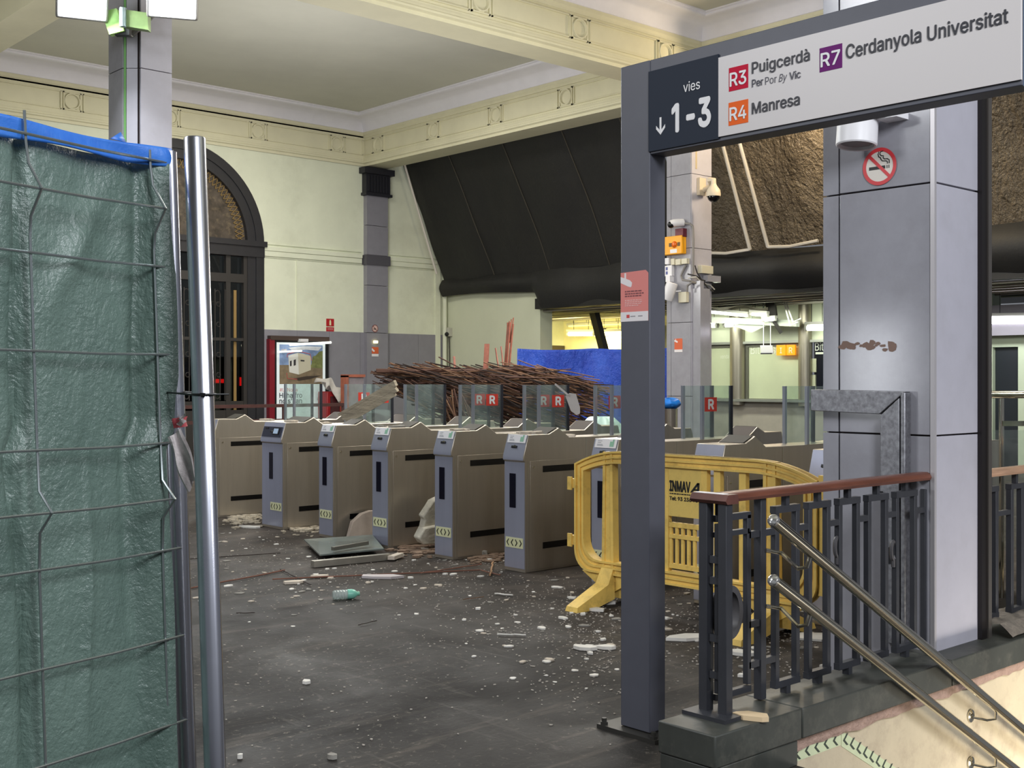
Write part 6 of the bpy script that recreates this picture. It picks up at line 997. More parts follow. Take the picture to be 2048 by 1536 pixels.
# ---------------------------------------------------------------- pillar equipment
PX, PY = 14.9, 12.2
def pf(px, py, d=0): return onX(px, py, PX-d)
def pr_(px, py, d=0): return onY(px, py, PY-d)
def boxon(name, label, cat, a, b, X_, depth, m, sub=None):
    A = onX(a[0], a[1], X_); B_ = onX(b[0], b[1], X_); mb = MB(); mb.box((X_-depth, A.y, B_.z), (X_, B_.y, A.z)); o = mb.build(name, m, base=(X_, (A.y+B_.y)/2, B_.z), bevel=.006); tag(o, label, cat); return o, A, B_
# orange alarm
A = pf(1332, 476); B_ = pf(1373, 508); al = thing('alarm_box', 'bright orange alarm box with a round lamp on the camera pillar', 'alarm', (PX, (A.y+B_.y)/2, B_.z))
mb = MB(); mb.box((PX-.12, A.y, B_.z), (PX, B_.y, A.z)); mb.build('housing', M('alarm_orange', (244, 170, 22), .4), al, bevel=.01)
c = onX(1349, 489, PX-.12); mb = MB(); mb.ball(c, .055, 14, 8, (.7, 1, 1)); mb.build('beacon', M('beacon_orange', (226, 104, 22), .2), al)
mb = MB(); mb.box((PX-.123, c.y+.055, c.z-.03), (PX-.12, c.y+.115, c.z+.03)); mb.box((PX-.123, c.y-.115, c.z-.03), (PX-.12, c.y-.06, c.z+.03)); mb.build('printed_symbol', M('alarm_print', (96, 64, 20), .5), al)
mb = MB(); mb.box((PX-.123, c.y+.09, c.z-.135), (PX-.12, c.y-.05, c.z-.075)); mb.build('white_label', white, al)
boxon('siren', 'dark red siren box just above the orange alarm', 'siren', (1358, 459), (1374, 474), PX, .10, M('siren_maroon', (104, 34, 46), .45))
jb = M('junction_cream', (214, 208, 184), .5)
for (a, b, lab) in (((1335, 517), (1343, 529), 'leftmost small white box under the orange alarm'), ((1347, 518), (1354, 530), 'second small cream box under the orange alarm'), ((1356, 519), (1366, 530), 'third small cream box under the orange alarm'), ((1368, 518), (1379, 528), 'rightmost small cream box under the orange alarm'), ((1335, 532), (1349, 552), 'white control box with small blue marks below the orange alarm'), ((1362, 585), (1378, 605), 'cream junction box right of the tilted white loudspeaker')):
    o, A, B_ = boxon('junction_box', lab, 'junction box', a, b, PX, .07, jb if 'cream' in lab else white)
    if 'blue' in lab:
        mb = MB(); ym = (A.y*.7+B_.y*.3)
        for k in (.3, .7): mb.box((PX-.073, ym-.02, A.z*(1-k)+B_.z*k-.025), (PX-.07, ym+.02, A.z*(1-k)+B_.z*k+.025))
        mb.build('blue_mark', M('mark_blue', (86, 92, 150), .5), o)
A = onY(1395, 531, PY); B_ = onY(1418, 549, PY); mb = MB(); mb.box((A.x, PY-.09, B_.z), (B_.x, PY, A.z)); tag(mb.build('junction_box', jb, base=(A.x, PY, B_.z), bevel=.006), 'wide cream junction box on the right face of the camera pillar', 'junction box')
# small white turret camera with conduit
c = pf(1355, 446, .10); cm = thing('security_camera', 'small white ball camera above the orange alarm', 'camera', (PX, c.y, c.z))
mb = MB(); mb.lathe([(.001, -.13), (.05, -.12), (.066, -.06), (.066, .0), (.06, .1), (.05, .11)], c, (.75, -.55, .05), n=16); mb.build('body', white, cm)
mb = MB(); mb.ball(c+Vector((-.085, .065, -.03)), .056, 14, 8); mb.build('lens', M('camera_dome_black', (10, 10, 14), .1), cm)
mb = MB(); k0 = c+Vector((.06, -.05, 0)); k1 = pf(1380, 448, .03); k2 = pf(1386, 458, .03); mb.tube([k0, k1, onX(1385, 452, PX-.02), k2, pf(1387, 480, .02), pf(1386, 548, .02)], .018, 8); mb.build('conduit', M('grey_conduit', (128, 124, 120), .5), cm)
# dome camera on a wall arm
c = onY(1427, 384, PY-.42); dm = thing('dome_camera', 'dome security camera on a wall arm at the right side of the camera pillar', 'camera', (c.x, PY, c.z+.1))
w0 = onY(1399, 374, PY); mb = MB(); mb.box((w0.x-.07, PY-.06, w0.z-.14), (w0.x+.09, PY, w0.z+.14)); mb.build('wall_plate', M('camera_cream', (214, 200, 176), .45), dm)
mb = MB(); mb.tube([(w0.x+.04, PY-.05, w0.z-.05), (w0.x+.06, PY-.2, w0.z), (c.x, PY-.35, c.z+.20), (c.x, PY-.42, c.z+.19), (c.x, PY-.42, c.z+.10)], .045, 10); mb.build('arm', M('camera_cream', (214, 200, 176)), dm)
mb = MB(); mb.lathe([(.001, .13), (.04, .13), (.06, .09), (.105, .03), (.115, -.03), (.112, -.07)], c, n=20); mb.build('housing', M('camera_cream', (214, 200, 176)), dm)
mb = MB(); mb.ball(c+Vector((0, 0, -.07)), .098, 18, 10, (1, 1, .95)); mb.build('dome', M('camera_dome_black', (10, 10, 14)), dm)
# tilted white loudspeaker
c = pf(1339, 583, .16); sp2 = thing('wall_speaker', 'tilted white cylindrical loudspeaker low on the camera pillar', 'loudspeaker', (PX, c.y, c.z))
axd = Vector((-.15, .32, -1)).normalized(); mb = MB(); mb.lathe([(.001, -.15), (.085, -.15), (.095, -.14), (.098, .13), (.09, .145), (.08, .14), (.076, .12), (.001, .12)], c, axd, n=24); mb.build('housing', white, sp2)
mb = MB(); mb.lathe([(.001, .121), (.074, .121), (.074, .126), (.001, .126)], c, axd, n=20); mb.build('grille', M('speaker_grille', (150, 146, 148)), sp2)
u_ = pf(1341, 558, .03); mb = MB(); mb.box((PX-.10, u_.y-.045, u_.z-.05), (PX, u_.y+.045, u_.z+.05)); mb.tube([c+Vector((.05, -.07, 0)), pf(1362, 582, .03)], .012, 6); mb.build('bracket', white, sp2)
# tangled cables and trunking
cb = M('dark_cable', (64, 60, 58), .5); cg = M('grey_conduit', (128, 124, 120))
for k, (pts, r, m_, lab) in enumerate(((((1372, 530), (1366, 542), (1362, 552), (1365, 560), (1380, 562), (1392, 566)), .018, cg, 'thick grey conduit looping below the alarm boxes'),
    (((1375, 548), (1392, 552), (1404, 560), (1416, 563), (1428, 567)), .012, cb, 'dark cable crossing the camera pillar toward the right edge'),
    (((1376, 556), (1392, 554), (1404, 566), (1420, 570), (1429, 579)), .012, M('white_cable', (200, 196, 186)), 'pale cable sagging off the right edge of the camera pillar'),
    (((1390, 531), (1394, 545), (1404, 561), (1416, 576), (1426, 583)), .012, cb, 'dark cable running down from the wide junction box'),
    (((1374, 584), (1375, 571), (1384, 565), (1391, 566)), .018, cg, 'grey conduit bending up from the lower junction box'))):
    P = [(pf(*q, .03+.012*k) if q[0] < 1382 else onY(q[0], q[1], PY-.05-.012*k)) for q in pts]
    tag(MB().tube(P, r, 6).build('cable', m_, base=P[0]), lab, 'cable')
A = onY(1390, 562, PY-.05); B_ = onY(1409, 564, PY-.05)
mb = MB(); mb.box((A.x, PY-.16, 0), (B_.x, PY-.003, A.z-.12)); mb.box((A.x+.02, PY-.14, A.z-.12), (A.x+.11, PY-.003, A.z)); tag(mb.build('cable_trunking', panel_m, base=(A.x, PY, 0)), 'grey vertical trunking box on the right face of the camera pillar', 'trunking')
mb = MB(); A = onY(1404, 551, PY); B_ = onY(1430, 566, PY); mb.box((A.x, PY-.12, B_.z), (B_.x, PY-.02, A.z)); tag(mb.build('cable_tray', panel_m, base=A), 'short grey cable tray jutting past the right edge of the camera pillar', 'cable tray')
t = thing('camera_notice', 'small orange camera notice stuck on the lower part of the camera pillar', 'notice', pf(1357, 692)); A = pf(1349, 677); B_ = pf(1365, 704); sticker(t, PX-.001, A.y, B_.y, A.z, B_.z, 'notice_orange', (214, 100, 58), False)
mb = MB(); mb.box((PX+.10, PY-.004, 4.9), (PX+.14, PY, 6.1)); tag(mb.build('light_strip', M('pillar_bright_edge', (214, 200, 170), .3, .4), base=(PX+.1, PY, 5)), 'thin pale strip high on the right face of the camera pillar', 'strip')
# floodlights on the left pillar
LP = (5.39, 12.0)
flm = M('floodlight_glow', (235, 245, 255), .4, emit=22); flh = M('floodlight_grey', (150, 146, 140), .4, .4)
for (px, py, lab, s) in ((165, 2, 'left of two floodlights glaring at the top of the pillar', 1), (345, 0, 'right of two floodlights glaring at the top of the pillar', -1)):
    c = at(px, py, 11.85); t = thing('floodlight', lab, 'floodlight', c)
    n_ = (Vector((2.0, 4, 0))-c).normalized(); sx = n_.cross(UP).normalized(); sy = sx.cross(n_)
    mb = MB(); mb.obox(c-n_*.05, sx*.25, sy*.20, n_*.045); mb.build('housing', flh, t, bevel=.02)
    mb = MB(); mb.obox(c+n_*.004, sx*.22, sy*.17, n_*.006); mb.build('lens', flm, t)
    mb = MB(); mb.tube([c-n_*.06, c-n_*.16-Vector((0, 0, .02)), Vector((LP[0]+.07, LP[1]+.07, c.z-.12))], .03, 8); mb.build('arm', flh, t)
    area('floodlight_beam', c+n_*.05, c+n_*3+Vector((0, 0, -1.2)), .35, 70, (.92, .97, 1))
gb = M('lime_bracket', (168, 212, 120), .5, var=.15, scale=9)
c1 = at(228, 45, 12.1); c2 = at(275, 42, 12.0)
br = thing('bracket_clamp', 'lime green clamp bracket under the floodlights on the left pillar', 'bracket', at(250, 45, 12.1))
mb = MB(); mb.obox(c1, RT*.075+Vector((0, 0, .02)), Vector((-.02, 0, .11))+RT*-.02, FW*.04); mb.build('left_plate', gb, br)
mb = MB(); mb.obox(c2, RT*.12-Vector((0, 0, .018)), Vector((0, 0, .085)), FW*.05); mb.build('right_plate', M('olive_bracket', (140, 168, 104), .5, var=.15, scale=9), br)
mb = MB(); c3 = at(246, 36, 11.95); mb.cyl(c3-UP*.09, c3+UP*.10, .035, n=10); mb.build('clamp_tube', M('clamp_pale', (186, 206, 206), .3, .4), br)
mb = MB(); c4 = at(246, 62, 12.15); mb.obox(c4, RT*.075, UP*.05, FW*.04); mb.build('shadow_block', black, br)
# ---------------------------------------------------------------- left wall items
WY = Y2-.05
def wy(px, py, d=0): return onY(px, py, WY-d)
A = wy(533, 678); B_ = wy(652, 676); fz = A.z; ad = thing('poster_stand', 'lit advertising poster in a black and dark red frame on the left wall', 'poster', ((A.x+B_.x)/2, WY, .1))
x0, x1 = A.x, B_.x
mb = MB(); mb.box((x0, WY-.12, .2), (x0+.12, WY, fz)); mb.build('red_edge', M('dark_red_frame', (128, 26, 40), .4), ad)
mb = MB(); mb.box((x0+.12, WY-.10, .2), (x1, WY, fz)); mb.build('case', black, ad)
mb = MB(); mb.box((x0+.02, WY-.13, fz-.02), (x1, WY, fz+.07)); mb.build('top_edge', M('brown_black_trim', (70, 56, 50), .5), ad)
pl = wy(548, 690).x; pr2 = wy(645, 690).x; zt = wy(600, 686).z; PW = pr2-pl
ps_m = M('poster_paper', (224, 234, 236), .5, emit=.25)
mb = MB(); mb.box((pl, WY-.105, .45), (pr2, WY-.10, zt)); pp = mb.build('poster', ps_m, ad)
z_b = wy(600, 768).z; z_t = wy(600, 690).z; il, ir = pl+PW*.055, pr2-PW*.055; IW = ir-il; IH = z_t-z_b; yy = WY-.1062
def pic(name, m, pts, lift): 
    mb = MB(); mb.poly([(il+u*IW, yy-lift*.0006, z_b+v*IH) for u, v in pts]); return mb.build(name, m, pp, flat=True)
pic('picture_sky', M('poster_sky', (134, 158, 198), .6, var=.5, scale=2.2), [(0, .45), (1, .45), (1, 1), (0, 1)], 0)
pic('picture_ground', M('poster_ground', (132, 116, 92), .6, var=.35, scale=5), [(0, 0), (1, 0), (1, .5), (0, .48)], 1)
pic('picture_tree', M('poster_tree', (112, 118, 70), .6, var=.4, scale=9), [(.72, .42), (1, .40), (1, .86), (.92, .84), (.84, .74), (.76, .70)], 2)
pic('picture_cloud', M('poster_cloud', (222, 226, 232), .6, var=.2, scale=4), [(.2, .92), (.55, .97), (.98, .96), (.9, .86), (.6, .88), (.3, .84)], 2)
pic('picture_trailer', M('poster_trailer', (196, 190, 168), .6), [(.20, .72), (.42, .80), (.72, .72), (.72, .36), (.44, .24), (.22, .30)], 3)
pic('picture_trailer_door', M('poster_trailer_light', (220, 220, 212), .6), [(.20, .72), (.42, .79), (.44, .24), (.22, .30)], 4)
pic('picture_shadow', M('poster_shadow', (62, 52, 44), .6), [(.3, .14), (.62, .20), (.98, .22), (.72, .13), (.44, .08)], 3)
for pts in ([(.235, .58), (.275, .6), (.275, .46), (.235, .45)], [(.32, .61), (.37, .63), (.37, .48), (.32, .46)], [(.48, .62), (.57, .61), (.57, .575), (.48, .58)]): pic('picture_window', M('poster_dark', (52, 50, 52), .6), pts, 5)
mb = MB(); mb.tube([(il+u*IW, yy-.004, z_b+v*IH) for u, v in ((.17, .68), (.18, .76), (.42, .84), (.7, .77), (.74, .6))], .008, 4); mb.tube([(il+u*IW, yy-.004, z_b+v*IH) for u, v in ((.16, .28), (.18, .14), (.4, .12))], .008, 4); mb.build('picture_outline', M('poster_outline', (196, 96, 90), .6), pp)
ptxt = M('poster_ink', (44, 48, 54), .6)
mb = MB(); mb.text('#LaNova', (il, yy, wy(600, 783).z), (1, 0, 0), UP, height=.075); mb.build('lettering', M('poster_red_ink', (206, 96, 86), .6), pp, flat=True)
mb = MB(); mb.text('Hi ha fro', (il, yy, wy(600, 795).z), (1, 0, 0), UP, height=.10, bold=.02); mb.text("no s'han", (il, yy, wy(600, 806).z), (1, 0, 0), UP, height=.10, bold=.02); mb.text('al', (ir-.14, yy, wy(640, 800).z), (1, 0, 0), UP, height=.07); mb.build('lettering', ptxt, pp, flat=True)
mb = MB(); b0 = wy(548, 693); mb.cyl((pl-.05, WY-.25, zt-.20), (pl+.5, WY-.25, zt-.17), .018, n=8); 
tt = thing('tube_light', 'slim lit tube across the upper left corner of the poster', 'lamp', (pl, WY-.2, zt-.2)); mb.build('tube', M('soft_tube_light', (250, 252, 240), .4, emit=1.6), tt); mb = MB(); mb.box((pl+.1, WY-.27, zt-.17), (pl+.14, WY-.1, zt-.14)); mb.build('holder', white, tt)
tt = thing('tube_light', 'bright lit tube along the top edge of the poster', 'lamp', (pl+.6, WY-.2, zt-.0)); mb = MB(); mb.cyl((pl+.25, WY-.2, zt-.05), (pr2+.08, WY-.2, zt+.02), .024, n=8); mb.build('tube', M('soft_tube_light', (250, 252, 240)), tt); mb = MB(); mb.box((pl+.5, WY-.22, zt+.02), (pl+.68, WY-.1, zt+.08)); mb.build('holder', white, tt)
# fire sign
A = wy(655, 637); B_ = wy(670, 663); fs = thing('fire_sign', 'red extinguisher sign on the cream wall above the poster', 'sign', ((A.x+B_.x)/2, Y2, B_.z))
redm = M('fire_red', (176, 28, 36), .4)
mb = MB(); mb.box((A.x, Y2-.012, B_.z+.11), (B_.x, Y2, A.z)); mb.build('upper_plate', redm, fs)
mb = MB(); mb.box((A.x, Y2-.012, B_.z), (B_.x, Y2, B_.z+.09)); mb.build('lower_plate', redm, fs)
cx_ = (A.x+B_.x)/2; mb = MB(); h_ = A.z-B_.z-.11; mb.prism([(cx_-.022, Y2-.014, B_.z+.13), (cx_+.022, Y2-.014, B_.z+.13), (cx_+.022, Y2-.014, B_.z+.13+h_*.5), (cx_+.008, Y2-.014, B_.z+.13+h_*.7), (cx_-.006, Y2-.014, B_.z+.13+h_*.75), (cx_-.022, Y2-.014, B_.z+.13+h_*.5)], (0, .001, 0)); mb.build('extinguisher_symbol', M('sign_pale_yellow', (228, 226, 180), .5), fs, flat=True)
mb = MB(); mb.text('EXTINTOR', (cx_, Y2-.014, B_.z+.03), (1, 0, 0), UP, width=.13, height=.04, align='C'); mb.build('lettering', M('sign_pink_white', (232, 190, 190), .5), fs, flat=True)
# little signs on the pilaster
PFY = Y2-.135
c = onY(750, 657, PFY); t = thing('no_smoking_sign', 'tiny round no smoking sign on the far wall pilaster', 'sign', c)
mb = MB(); mb.disc(c, (1, 0, 0), UP, .075); mb.build('plate', M('sign_pinkish', (214, 186, 176), .5), t, flat=True)
mb = MB(); mb.disc(c-Vector((0, .002, 0)), (1, 0, 0), UP, .082, 24, .068); q = math.sqrt(.5); mb.obox(c-Vector((0, .002, 0)), Vector((q, 0, -q))*.075, Vector((q, 0, q))*.007, (0, .0005, 0)); mb.build('ring', M('sign_ring_brown', (120, 46, 42), .5), t, flat=True)
mb = MB(); mb.box((c.x-.04, PFY-.003, c.z-.02), (c.x+.03, PFY-.002, c.z-.002)); mb.build('cigarette', black, t)
A = onY(743.5, 694, PFY); B_ = onY(757, 713, PFY); t = thing('camera_notice', 'small orange notice on the far wall pilaster below the tiny no smoking sign', 'notice', A)
mb = MB(); mb.box((A.x, PFY-.002, B_.z+.06), (B_.x, PFY, A.z)); mb.build('print_area', M('notice_orange', (214, 100, 58)), t); mb = MB(); mb.box((A.x, PFY-.002, B_.z), (B_.x, PFY, B_.z+.055)); mb.prism([(A.x+.005, PFY-.003, A.z-.02), (A.x+.08, PFY-.003, A.z-.08), (A.x+.06, PFY-.003, A.z-.11), (A.x, PFY-.003, A.z-.07)], (0, .001, 0)); mb.build('white_area', white, t, flat=True)
c = onY(750, 684, PFY); mb = MB(); mb.box((c.x-.05, PFY-.05, c.z-.03), (c.x+.05, PFY, c.z+.03)); tag(mb.build('pilot_light', M('pilot_yellow', (255, 244, 170), .4, emit=2.5), base=c, bevel=.01), 'little yellow pilot light on the far wall pilaster', 'light')
# box with cable on the back wall
A = onX(896, 656, 17.2); t = thing('wall_box', 'small pale switch box with a hanging cable on the cream back wall', 'junction box', A)
mb = MB(); mb.box((17.08, A.y-.16, A.z-.20), (17.2, A.y, A.z)); mb.build('box', M('pale_grey_plastic', (186, 184, 170), .5), t, bevel=.008); mb = MB(); mb.ball((17.06, A.y-.13, A.z-.15), .05, 8, 6); mb.build('plug', black, t); mb = MB(); mb.tube([(17.15, A.y-.10, A.z-.18), (17.15, A.y-.12, A.z-.6), (17.17, A.y-.10, A.z-1.4)], .012, 5); mb.build('cable', cb, t)
# extinguisher cabinet under a cloth
A = onY(654, 783, 20.6); B_ = onY(684, 783, 20.6); t = thing('extinguisher_cabinet', 'red extinguisher cabinet on the floor against the left wall, draped with a white cloth', 'cabinet', ((A.x+B_.x)/2, 20.6, 0))
mb = MB(); mb.box((A.x, 20.6, 0), (B_.x, 20.95, A.z)); mb.build('box', M('cabinet_red', (150, 26, 32), .4), t, bevel=.02)
mb = MB(); mb.box((A.x+.08, 20.59, .25), (B_.x-.06, 20.6, A.z-.1)); o = mb.build('door', M('cabinet_glass', (70, 30, 34), .2), t)
mb = MB(); mb.cyl(((A.x+B_.x)/2+.02, 20.56, .3), ((A.x+B_.x)/2+.02, 20.56, .78), .07, n=12); mb.build('white_drum', white, t)
mb = MB(); W_ = B_.x-A.x
mb.grid(lambda u, v: Vector((A.x-.08+(W_+.16)*u, 20.98-.46*min(1, v*2), A.z+.20*math.exp(-((u-.2)/.3)**2)+.03*math.sin(u*9)+.05-(.30*max(0, v-.5)*2*(1-.55*abs(u-.55)*2))))+Vector((0, -.02*math.sin(u*14)*v, .02*math.sin(u*17+v*6))), 22, 16)
cl = mb.build('white_cloth', M('white_rag', (206, 200, 192), .9, var=.1, scale=12), base=(A.x, 20.6, A.z)); tag(cl, 'crumpled white cloth thrown over the red cabinet', 'cloth'); sd = cl.modifiers.new('thickness', 'SOLIDIFY'); sd.thickness = .008
# grey board with a red-brown frame
A = onY(690, 751, 18.0); B_ = onY(727, 751, 18.0); t = thing('framed_panel', 'upright grey panel with a reddish brown wooden edge beside the red cabinet', 'panel', (A.x, 18.0, 0))
mb = MB(); mb.box((A.x+.05, 18.0, 0), (B_.x, 18.12, A.z-.03)); mb.build('board', M('mottled_grey_board', (134, 126, 130), .6, var=.15, scale=8), t)
mb = MB(); mb.box((A.x, 17.97, 0), (A.x+.06, 18.14, A.z)); mb.box((A.x, 17.97, A.z-.03), (B_.x+.02, 18.14, A.z+.02)); mb.build('wooden_edge', M('terracotta_wood', (156, 92, 72), .5, var=.2, scale=9), t)
# low brown railing in front of the left wall
t = thing('hall_railing', 'low dark brown two-bar railing across the hall before the arched door', 'railing', (10.2, 17.5, 0)); bm_ = M('dark_brown_rail', (74, 48, 44), .4, var=.15, scale=9)
for z in (1.07, .82):
    mb = MB(); mb.box((7.4, 17.47, z-.03), (11.85, 17.53, z+.025)); mb.build('bar', bm_, t)
for x in (7.45, 9.2, 10.6, 11.8):
    mb = MB(); mb.cyl((x, 17.5, 0), (x, 17.5, 1.07), .025, n=10); mb.build('post', bm_, t)
# ---------------------------------------------------------------- blue sheeted fence
f0 = at(1037, 700, 22.0); f1 = at(1342, 704, 21.4); f0.z = f1.z = 0
bd = (f1-f0).normalized(); bn = Vector((bd.y, -bd.x, 0)); BLn = (f1-f0).length; BT = 2.06
bf = thing('mesh_fence_panel', 'wire fence panel covered by a blue sheet behind the reed heap', 'fence', f0)
for s in (0.0, BLn*.49, BLn):
    mb = MB(); mb.cyl(f0+bd*s+UP*.04, f0+bd*s+UP*(BT+.02), .022, n=10); mb.build('tube', galv, bf)
for z in (.3, .9, 1.5, 1.95):
    mb = MB(); mb.cyl(f0+UP*z-bn*.02, f1+UP*z-bn*.02, .006, n=5); mb.build('horizontal_wire', wirem, bf)
bmat = tarp_mat('royal_blue_sheet', (32, 68, 186), (54, 98, 216), rough=.33, bumpk=.7, wscale=.5, dist=.06)
mb = MB(); mb.grid(lambda u, v: f0+bd*(BLn*u)+bn*(.06+.02*math.sin(u*17+v*4)+.018*math.sin(u*9-v*6)+.05*abs(math.sin((u*3+v*1.2)*2.2))+.04*abs(math.sin((u*4-v*2.1)*1.9)))+UP*(.12+(BT-.10)*v-.03*math.sin(math.pi*((u*2) % 1))*v), 110, 40)
o = mb.build('blue_sheet', bmat, base=f0); tag(o, 'creased royal blue plastic sheet hung on the fence behind the reed heap', 'sheet'); sd = o.modifiers.new('thickness', 'SOLIDIFY'); sd.thickness = .003
# steel bin with a blue bag
q = at(1338, 843, 17.0); t = thing('waste_bin', 'round steel bin standing at the foot of the camera pillar', 'bin', (q.x, q.y, 0)); h_ = at(1338, 817, 17).z
mb = MB(); mb.lathe([(.001, 0), (.12, 0), (.125, h_), (.115, h_), (.11, .05), (.001, .05)], (q.x, q.y, 0), n=20); mb.build('drum', M('bin_steel', (170, 160, 148), .25, .9), t)
mb = MB(); mb.ball((q.x, q.y, h_+.07), .15, 14, 8, (1.15, 1.15, .55)); 
for i, p_ in enumerate(mb.v): p_ += Vector((math.sin(i*2.3), math.cos(i*1.7), math.sin(i*3.1)))*.012
tag(mb.build('plastic_bag', M('bright_blue_bag', (32, 116, 206), .3), base=(q.x, q.y, h_)), 'bright blue plastic bag bunched over the steel bin', 'bag')
# ---------------------------------------------------------------- right edge: chrome gate rail
t = thing('guard_rail', 'polished steel guard rail at the right edge beyond the stair railing', 'guard rail', at(2010, 1000, 8.3)); A = at(1972, 789, 8.3); B_ = at(2150, 789, 7.6)
mb = MB(); mb.cyl(A, B_, .026, n=14); mb.build('top_rail', chrome, t)
c = at(2003, 795, 8.18); mb = MB(); mb.cyl((c.x, c.y, 0), c, .017, n=12); mb.build('post', chrome, t)
mb = MB(); mb.cyl((B_.x, B_.y, 0), (B_.x, B_.y, B_.z), .017, n=12); mb.build('post', chrome, t)
a = at(2009, 847, 8.15); b = at(2150, 847, 7.6); mb = MB(); mb.beam(a, b, .03, .035); mb.build('mid_rail', chrome, t)
b = at(2150, 860, 7.6); a = at(1982, 860, 8.27); mb = MB(); mb.add([(a.x, a.y, .35), (b.x, b.y, .35), (b.x, b.y, b.z), (a.x, a.y, a.z)], [(0, 1, 2, 3)]); mb.build('glass_panel', glass('gate_glass', (243, 250, 247)), t)
# assumed warm lamp, unseen behind the sign, washing the brown tarpaulin
point('assumed_warm_light', (15.35, 10.4, 5.7), 190, (1, .80, .54), .15)
# ================================================================ COLLAPSED REED CEILING AND DEBRIS
random.seed(21)
reed = [M('reed_brown', (74, 46, 33), .8, var=.35, scale=6), M('reed_dark', (38, 24, 18), .85, var=.3, scale=6), M('reed_tan', (112, 80, 56), .8, var=.3, scale=6)]
def hp(px, py, z): return at(px, py, z)
# soft mound of broken plaster and matting underneath
def mound(u, v):
    px = 810+410*u; z = 13.2+3.6*v
    p = at(px, 760, z); hgt = 1.0*math.exp(-((u-.52)/.30)**2)*math.exp(-((v-.5)/.34)**2)
    hgt += .07*math.sin(u*31+v*11)*math.sin(v*17+u*5)+.03*random.uniform(-1, 1)
    e = min(1, u*8, (1-u)*8, v*8, (1-v)*8)
    return Vector((p.x, p.y, max(0.002, hgt*e)))
mb = MB(); mb.grid(mound, 60, 34)
tag(mb.build('rubble_mound', M('rubble_brown', (92, 72, 58), .95, var=.5, scale=9, bump=.8, bscale=30, dirt=(170, 152, 132), dscale=6, damt=.6), base=at(980, 760, 15)+Vector((0, 0, -1.5))), 'mound of broken plaster and matting under the fallen reeds', 'rubble', kind='stuff')
def stick(mb, a, b, r, n=4): 
    m_ = (a+b)/2+Vector((random.uniform(-1, 1), random.uniform(-1, 1), random.uniform(-1, 1)))*.02
    mb.tube([a, m_, b], r, n)
mats = MB()
for i in range(1150):                       # hanging thatch of the reed mat
    px = random.uniform(795, 1175); z = random.uniform(13.6, 15.8)
    topy = 742+abs(px-1000)*.03+(max(0, px-1080)*.22); q = random.random()**1.3
    py = topy+q*(46 if px < 870 else 105)*(1 if px < 1150 else .6)
    c = hp(px, py, z); L_ = random.uniform(.25, .75); slope = random.gauss(-.16, .12)-.5*q*random.random()
    d = (RT*1+UP*slope+FW*random.gauss(0, .35)).normalized()
    mats.slot = random.randrange(3); stick(mats, c-d*L_*.55, c+d*L_*.55, random.uniform(.005, .011), 4)
tag(mats.build('reed_thatch', reed, base=at(980, 760, 14.5)), 'thick brown tangle of reeds in the collapsed ceiling heap', 'reed thatch', kind='stuff')
def cane(a, b, r, m_, label, group=None, name='reed_cane', n=5):
    mb = MB(); stick(mb, a, b, r, n); o = mb.build(name, m_, base=a); return tag(o, label, 'reed' if name == 'reed_cane' else 'timber', group)
cane(hp(752, 741, 13.6), hp(1092, 738, 13.8), .022, reed[0], 'longest brown pole lying level across the top of the reed heap', n=6)
cane(hp(753, 744, 13.5), hp(900, 737, 13.7), .016, reed[0], 'shorter pole beside the longest one, its tip at the left end of the heap', n=6)
for i in range(34):                        # frayed left fan
    px = random.uniform(775, 860); py = random.uniform(728, 752); a = hp(px, py-random.uniform(2, 8), random.uniform(13.4, 14.2)); L_ = random.uniform(.5, 1.1); d = (RT+UP*random.uniform(-.42, -.12)+FW*random.uniform(-.3, .3)).normalized()
    cane(a, a+d*L_, .0065, random.choice(reed), 'thin reed splayed out at the left end of the heap', 'reeds splayed at the left end of the heap')
for i in range(44):                        # right tail over the blue sheet
    px = random.uniform(1010, 1150); py = 735+max(0, px-1060)*.24+random.uniform(-8, 16); a = hp(px, py, random.uniform(13.6, 14.8)); L_ = random.uniform(.35, .9); d = (RT+UP*random.uniform(-.36, -.10)+FW*random.uniform(-.4, .4)).normalized()
    cane(a-d*L_*.3, a+d*L_*.7, .0065, random.choice(reed), 'thin reed trailing down at the right end of the heap before the blue sheet', 'reeds trailing at the right end of the heap')
for i in range(40):                        # mid sheaf
    px = random.uniform(860, 1080); py = random.uniform(738, 800); a = hp(px, py, random.uniform(13.3, 13.7)); L_ = random.uniform(.4, .9); d = (RT+UP*random.uniform(-.7, .15)+FW*random.uniform(-.2, .2)).normalized()
    cane(a-d*L_*.5, a+d*L_*.5, .0075, random.choice(reed), 'brown reed on the front of the collapsed heap', 'reeds on the front of the heap')
for i in range(12):                        # steep hanging reeds with light tips
    px = random.uniform(880, 925); a = hp(px, random.uniform(770, 800), 13.2); b = hp(px+random.uniform(5, 30), random.uniform(835, 850), 13.1)
    cane(a, b, .009, random.choice((reed[2], reed[0])), 'steep reed stalk hanging at the foot of the heap', 'steep reeds at the foot of the heap')
lath = M('terracotta_lath', (142, 84, 66), .6, var=.25, scale=12)
